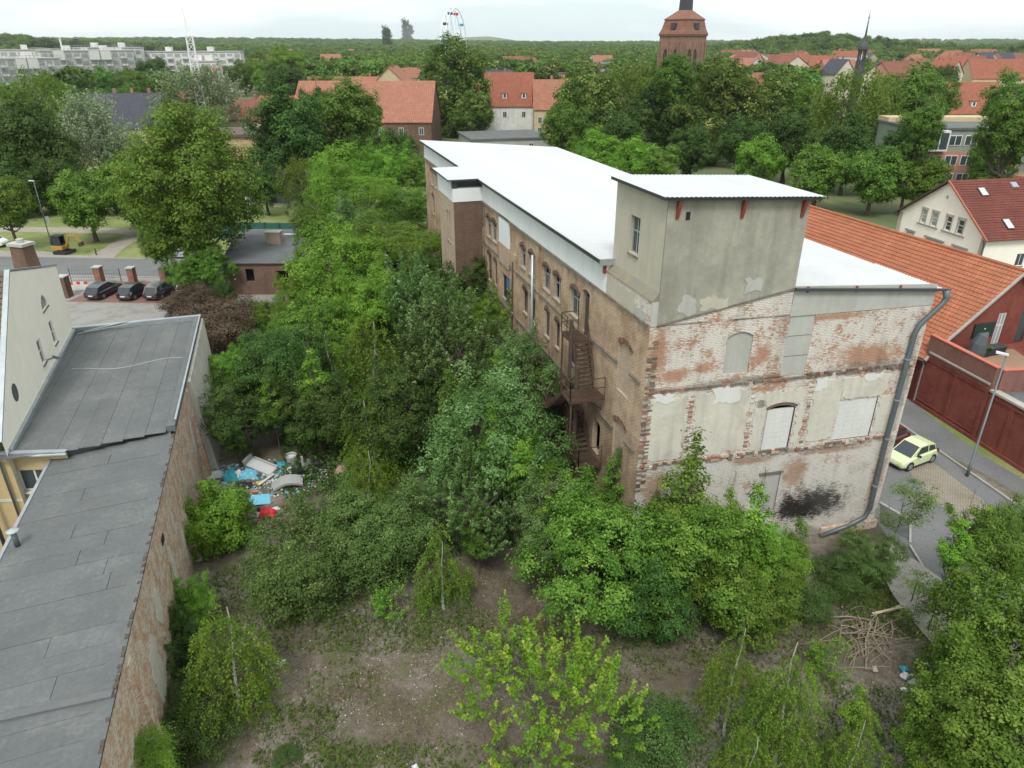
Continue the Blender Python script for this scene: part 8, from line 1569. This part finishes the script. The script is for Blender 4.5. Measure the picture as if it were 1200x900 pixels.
# ------------------------------------------------------------------ church tower
cc = at(800, 43, 25.0); CY = 200.0; CX = (800-600)*(CY*.901)/FPX
ct = empty('church_tower', (CX, CY, 0), math.radians(38), 'massive red brick church tower with mansard roof and dark lantern', 'church tower')
M_CHB = brickmat('church_brick', (.24, .125, .09), (.28, .17, .125), (.24, .19, .15), h=.5, w=1.6, ms=.05, white=(.5, .42, .32), wthr=(.6, .68), wscale=.3); M_COPPER = tilemat('church_tiles', (.28, .13, .09), (.24, .12, .09), w=.7, h=.7, moss=(.20, .17, .14)); M_SLT = plain('dark_lantern_slate', (.045, .045, .05), .6)
hw = 4.9; ze = 26.4; Cf = Fr((0, 0), (1, 0), (0, 1))
b = MB(); b.box(Cf, -hw, hw, -hw, hw, 0, ze); b.build('shaft', M_CHB, ct, local=True); b = MB(); b.box(Cf, -hw-.25, hw+.25, -hw-.25, hw+.25, ze+.002, ze+.45); b.build('cornice', M_BRICKDARK, ct, local=True)
def frust(z0, r0, z1, r1): return [Vector((-r0, -r0, z0)), Vector((r0, -r0, z0)), Vector((r0, r0, z0)), Vector((-r0, r0, z0)), Vector((-r1, -r1, z1)), Vector((r1, -r1, z1)), Vector((r1, r1, z1)), Vector((-r1, r1, z1))]
b = MB(); b.hexa(frust(ze+.45, 5.2, ze+1.7, 4.6)); b.hexa(frust(ze+1.702, 4.6, ze+3.6, 4.1)); b.build('mansard_roof', M_COPPER, ct, local=True); b = MB(); b.hexa(frust(ze+3.602, 4.3, ze+3.85, 4.3)); b.build('cornice', M_REDB, ct, local=True); b = MB(); b.hexa(frust(ze+3.852, 4.2, ze+6.2, .9)); b.build('pyramid_roof', M_COPPER, ct, local=True)
for ang in (0, 1, 2, 3):
    R_ = Matrix.Rotation(ang*math.pi/2, 3, 'Z'); F3 = lambda u, v, z=0: R_@Vector((u, -hw-v, z))
    for u in ((-2.4, .2) if ang % 2 == 0 else (-2.2, 1.6)):
        b = MB(); b.face([F3(u-.75, .02, 17.5), F3(u+.75, .02, 17.5), F3(u+.75, .02, 22.3), F3(u+.4, .02, 23.2), F3(u, .02, 23.6), F3(u-.4, .02, 23.2), F3(u-.75, .02, 22.3)]); w = b.build('painted_bell_opening', M_INTSHADE, ct, local=True)  # flat near-black face, the shade of the opening is painted
        b = MB(); b.box(F3, u-.06, u+.06, .03, .12, 17.5, 22.8); b.box(F3, u-.95, u-.76, .0, .2, 17.3, 22.6); b.box(F3, u+.76, u+.95, .0, .2, 17.3, 22.6); b.build('mullion', M_CHB, w, local=True)
    for u in (-hw+.3, -1.1, 2.9, hw-.3): b = MB(); b.box(F3, u-.25, u+.25, .0, .3, 12, 25); b.build('lesene', M_CHB, ct, local=True)
    b = MB(); b.box(F3, -.9, .9, -.9, .1, ze+1.6, ze+2.9); b.build('roof_dormer', M_SLT, ct, local=True)
b = MB(); b.hexa(frust(ze+5.6, 1.45, ze+8.2, 1.35)); b.hexa(frust(ze+11.6, 1.4, ze+12.2, 1.5)); b.hexa(frust(ze+12.202, 1.45, ze+19, .05)); b.build('lantern', M_SLT, ct, local=True)
for sx in (-1.15, 0, 1.15):
    for sy in (-1.15, 1.15): b = MB(); b.box(Cf, sx-.18, sx+.18, sy-.18, sy+.18, ze+8.2, ze+11.6); b.build('lantern_post', M_SLT, ct, local=True)
for sx in (-1.15, 1.15): b = MB(); b.box(Cf, sx-.18, sx+.18, -.18, .18, ze+8.2, ze+11.6); b.build('lantern_post', M_SLT, ct, local=True)
ct.scale = (.84, .84, 1)
# small spire
sx_, SY = (1013-600)*(250*.901)/FPX, 250.0
se = empty('slender_spire', (sx_, SY, 0), .4, 'slender dark spire with an onion lantern in the right background', 'spire'); b = MB(); b.tube([(0, 0, 0), (0, 0, 19.5)], 1.5, 8); b.build('shaft', M_SLT, se, local=True); b = MB(); b.tube([(0, 0, z) for z in (22.6, 22.9, 23.6, 24.4, 25.3, 26.2, 27.4, 30, 33.6)], [1.5, 1.65, 1.6, 1.3, .8, .45, .3, .18, .05], 10); b.build('onion_roof', M_SLT, se, local=True)
for k in range(6): a = k*math.pi/3; b = MB(); b.bar((1.15*math.cos(a), 1.15*math.sin(a), 19.5), (1.1*math.cos(a), 1.1*math.sin(a), 22.6), .3); b.build('lantern_post', M_SLT, se, local=True)
b = MB(); b.tube([(0, 0, 31.6), (0, 0, 32.0), (0, 0, 32.4)], [.05, .3, .05], 8); b.build('ball', M_DARKMET, se, local=True)
# ferris wheel, seen almost edge on
M_WHT = plain('white_steel', (.72, .73, .74), .5); FY = 360.0; fx = (532-600)*(FY*.901)/FPX
fe = empty('ferris_wheel', (fx, FY, 0), math.radians(77), 'white ferris wheel with small gondolas rising behind the tall linden', 'ferris wheel'); R_w = 16.5; zc_ = 22.2
for sy in (-1.1, 1.1):
    b = MB(); P = [(R_w*math.cos(2*math.pi*k/36), sy, zc_+R_w*math.sin(2*math.pi*k/36)) for k in range(37)]; b.tube(P, .16, 5, cap=False); b.build('rim', M_WHT, fe, local=True)
    b = MB()
    for k in range(12): a = 2*math.pi*k/12; b.bar((0, sy, zc_), (R_w*math.cos(a), sy, zc_+R_w*math.sin(a)), .14)
    b.build('spokes', M_WHT, fe, local=True)
    for s in (-7, 7): b = MB(); b.bar((s, sy*2.6, 0), (0, sy*1.6, zc_), .55); b.build('leg', M_WHT, fe, local=True)
b = MB(); b.tube([(0, -2, zc_), (0, 2, zc_)], .8, 12); b.build('hub', M_WHT, fe, local=True)
for k in range(12):
    a = 2*math.pi*(k+.5)/12; x, z = R_w*math.cos(a), zc_+R_w*math.sin(a); m = [M_TRIM, M_CYAN, M_RED, plain('navy_gondola', (.03, .05, .16), .5)][k % 4]
    b = MB(); b.box(Lf, x-.9, x+.9, -.9, .9, z-2.1, z-1.1); g_ = b.build('gondola', m, fe, local=True); b = MB(); b.tube([(x, 0, z-.4), (x, 0, z-.2)], [1.1, .2], 8); b.bar((x, 0, z-1.1), (x, 0, z), .08); b.build('canopy', M_WHT, g_, local=True)
# white lattice mast and far chimney mast
MY = 190.0; mx_ = (223-600)*(MY*.901)/FPX
le = empty('lattice_mast', (mx_, MY, 0), .3, 'white steel lattice mast tapering to a thin pole above the left trees', 'mast'); b = MB(); s = 1.05
for k in range(16):
    z0, z1 = k*1.65, (k+1)*1.65; w0, w1 = s*(1.0-k*.02), s*(1.0-(k+1)*.02)
    for (i, j) in ((0, 1), (1, 2), (2, 3), (3, 0)):
        c = [(-1, -1), (1, -1), (1, 1), (-1, 1)]; p, q = c[i], c[j]; b.bar((p[0]*w0, p[1]*w0, z0), (p[0]*w1, p[1]*w1, z1), .2); b.bar((p[0]*w0, p[1]*w0, z0), (q[0]*w1, q[1]*w1, z1), .12); b.bar((p[0]*w1, p[1]*w1, z1), (q[0]*w1, q[1]*w1, z1), .12)
b.build('lattice', M_WHT, le, local=True); b = MB(); b.bar((-.3, 0, 26.4), (-.5, 0, 32.4), .22); b.bar((.6, 0, 26.4), (-.4, 0, 30.8), .14); b.build('top_mast', M_WHT, le, local=True)
q = g2(75, 560); fe2 = empty('small_white_mast', (q[0], q[1], 0), 0, 'small pale pylon above the distant apartment roofs', 'mast'); b = MB(); b.tube([(0, 0, 0), (0, 0, 27.5)], [1.2, .5], 8); b.build('pylon', M_WHT, fe2, local=True)
# ------------------------------------------------------------------ air
hz = bpy.data.materials.new('haze'); hz.use_nodes = True; hn = hz.node_tree.nodes; hn.remove(hn['Principled BSDF']); pv = hn.new('ShaderNodeVolumePrincipled'); pv.inputs['Color'].default_value = (.92, .97, 1, 1); pv.inputs['Density'].default_value = .00006; pv.inputs['Anisotropy'].default_value = .2
hz.node_tree.links.new(pv.outputs[0], hn['Material Output'].inputs['Volume'])
b = MB(); b.box(Fr((0, 0), (1, 0), (0, 1)), -5750, 5750, -580, 7650, -1.2, 105); o = b.build('haze', hz); o['kind'] = 'stuff'
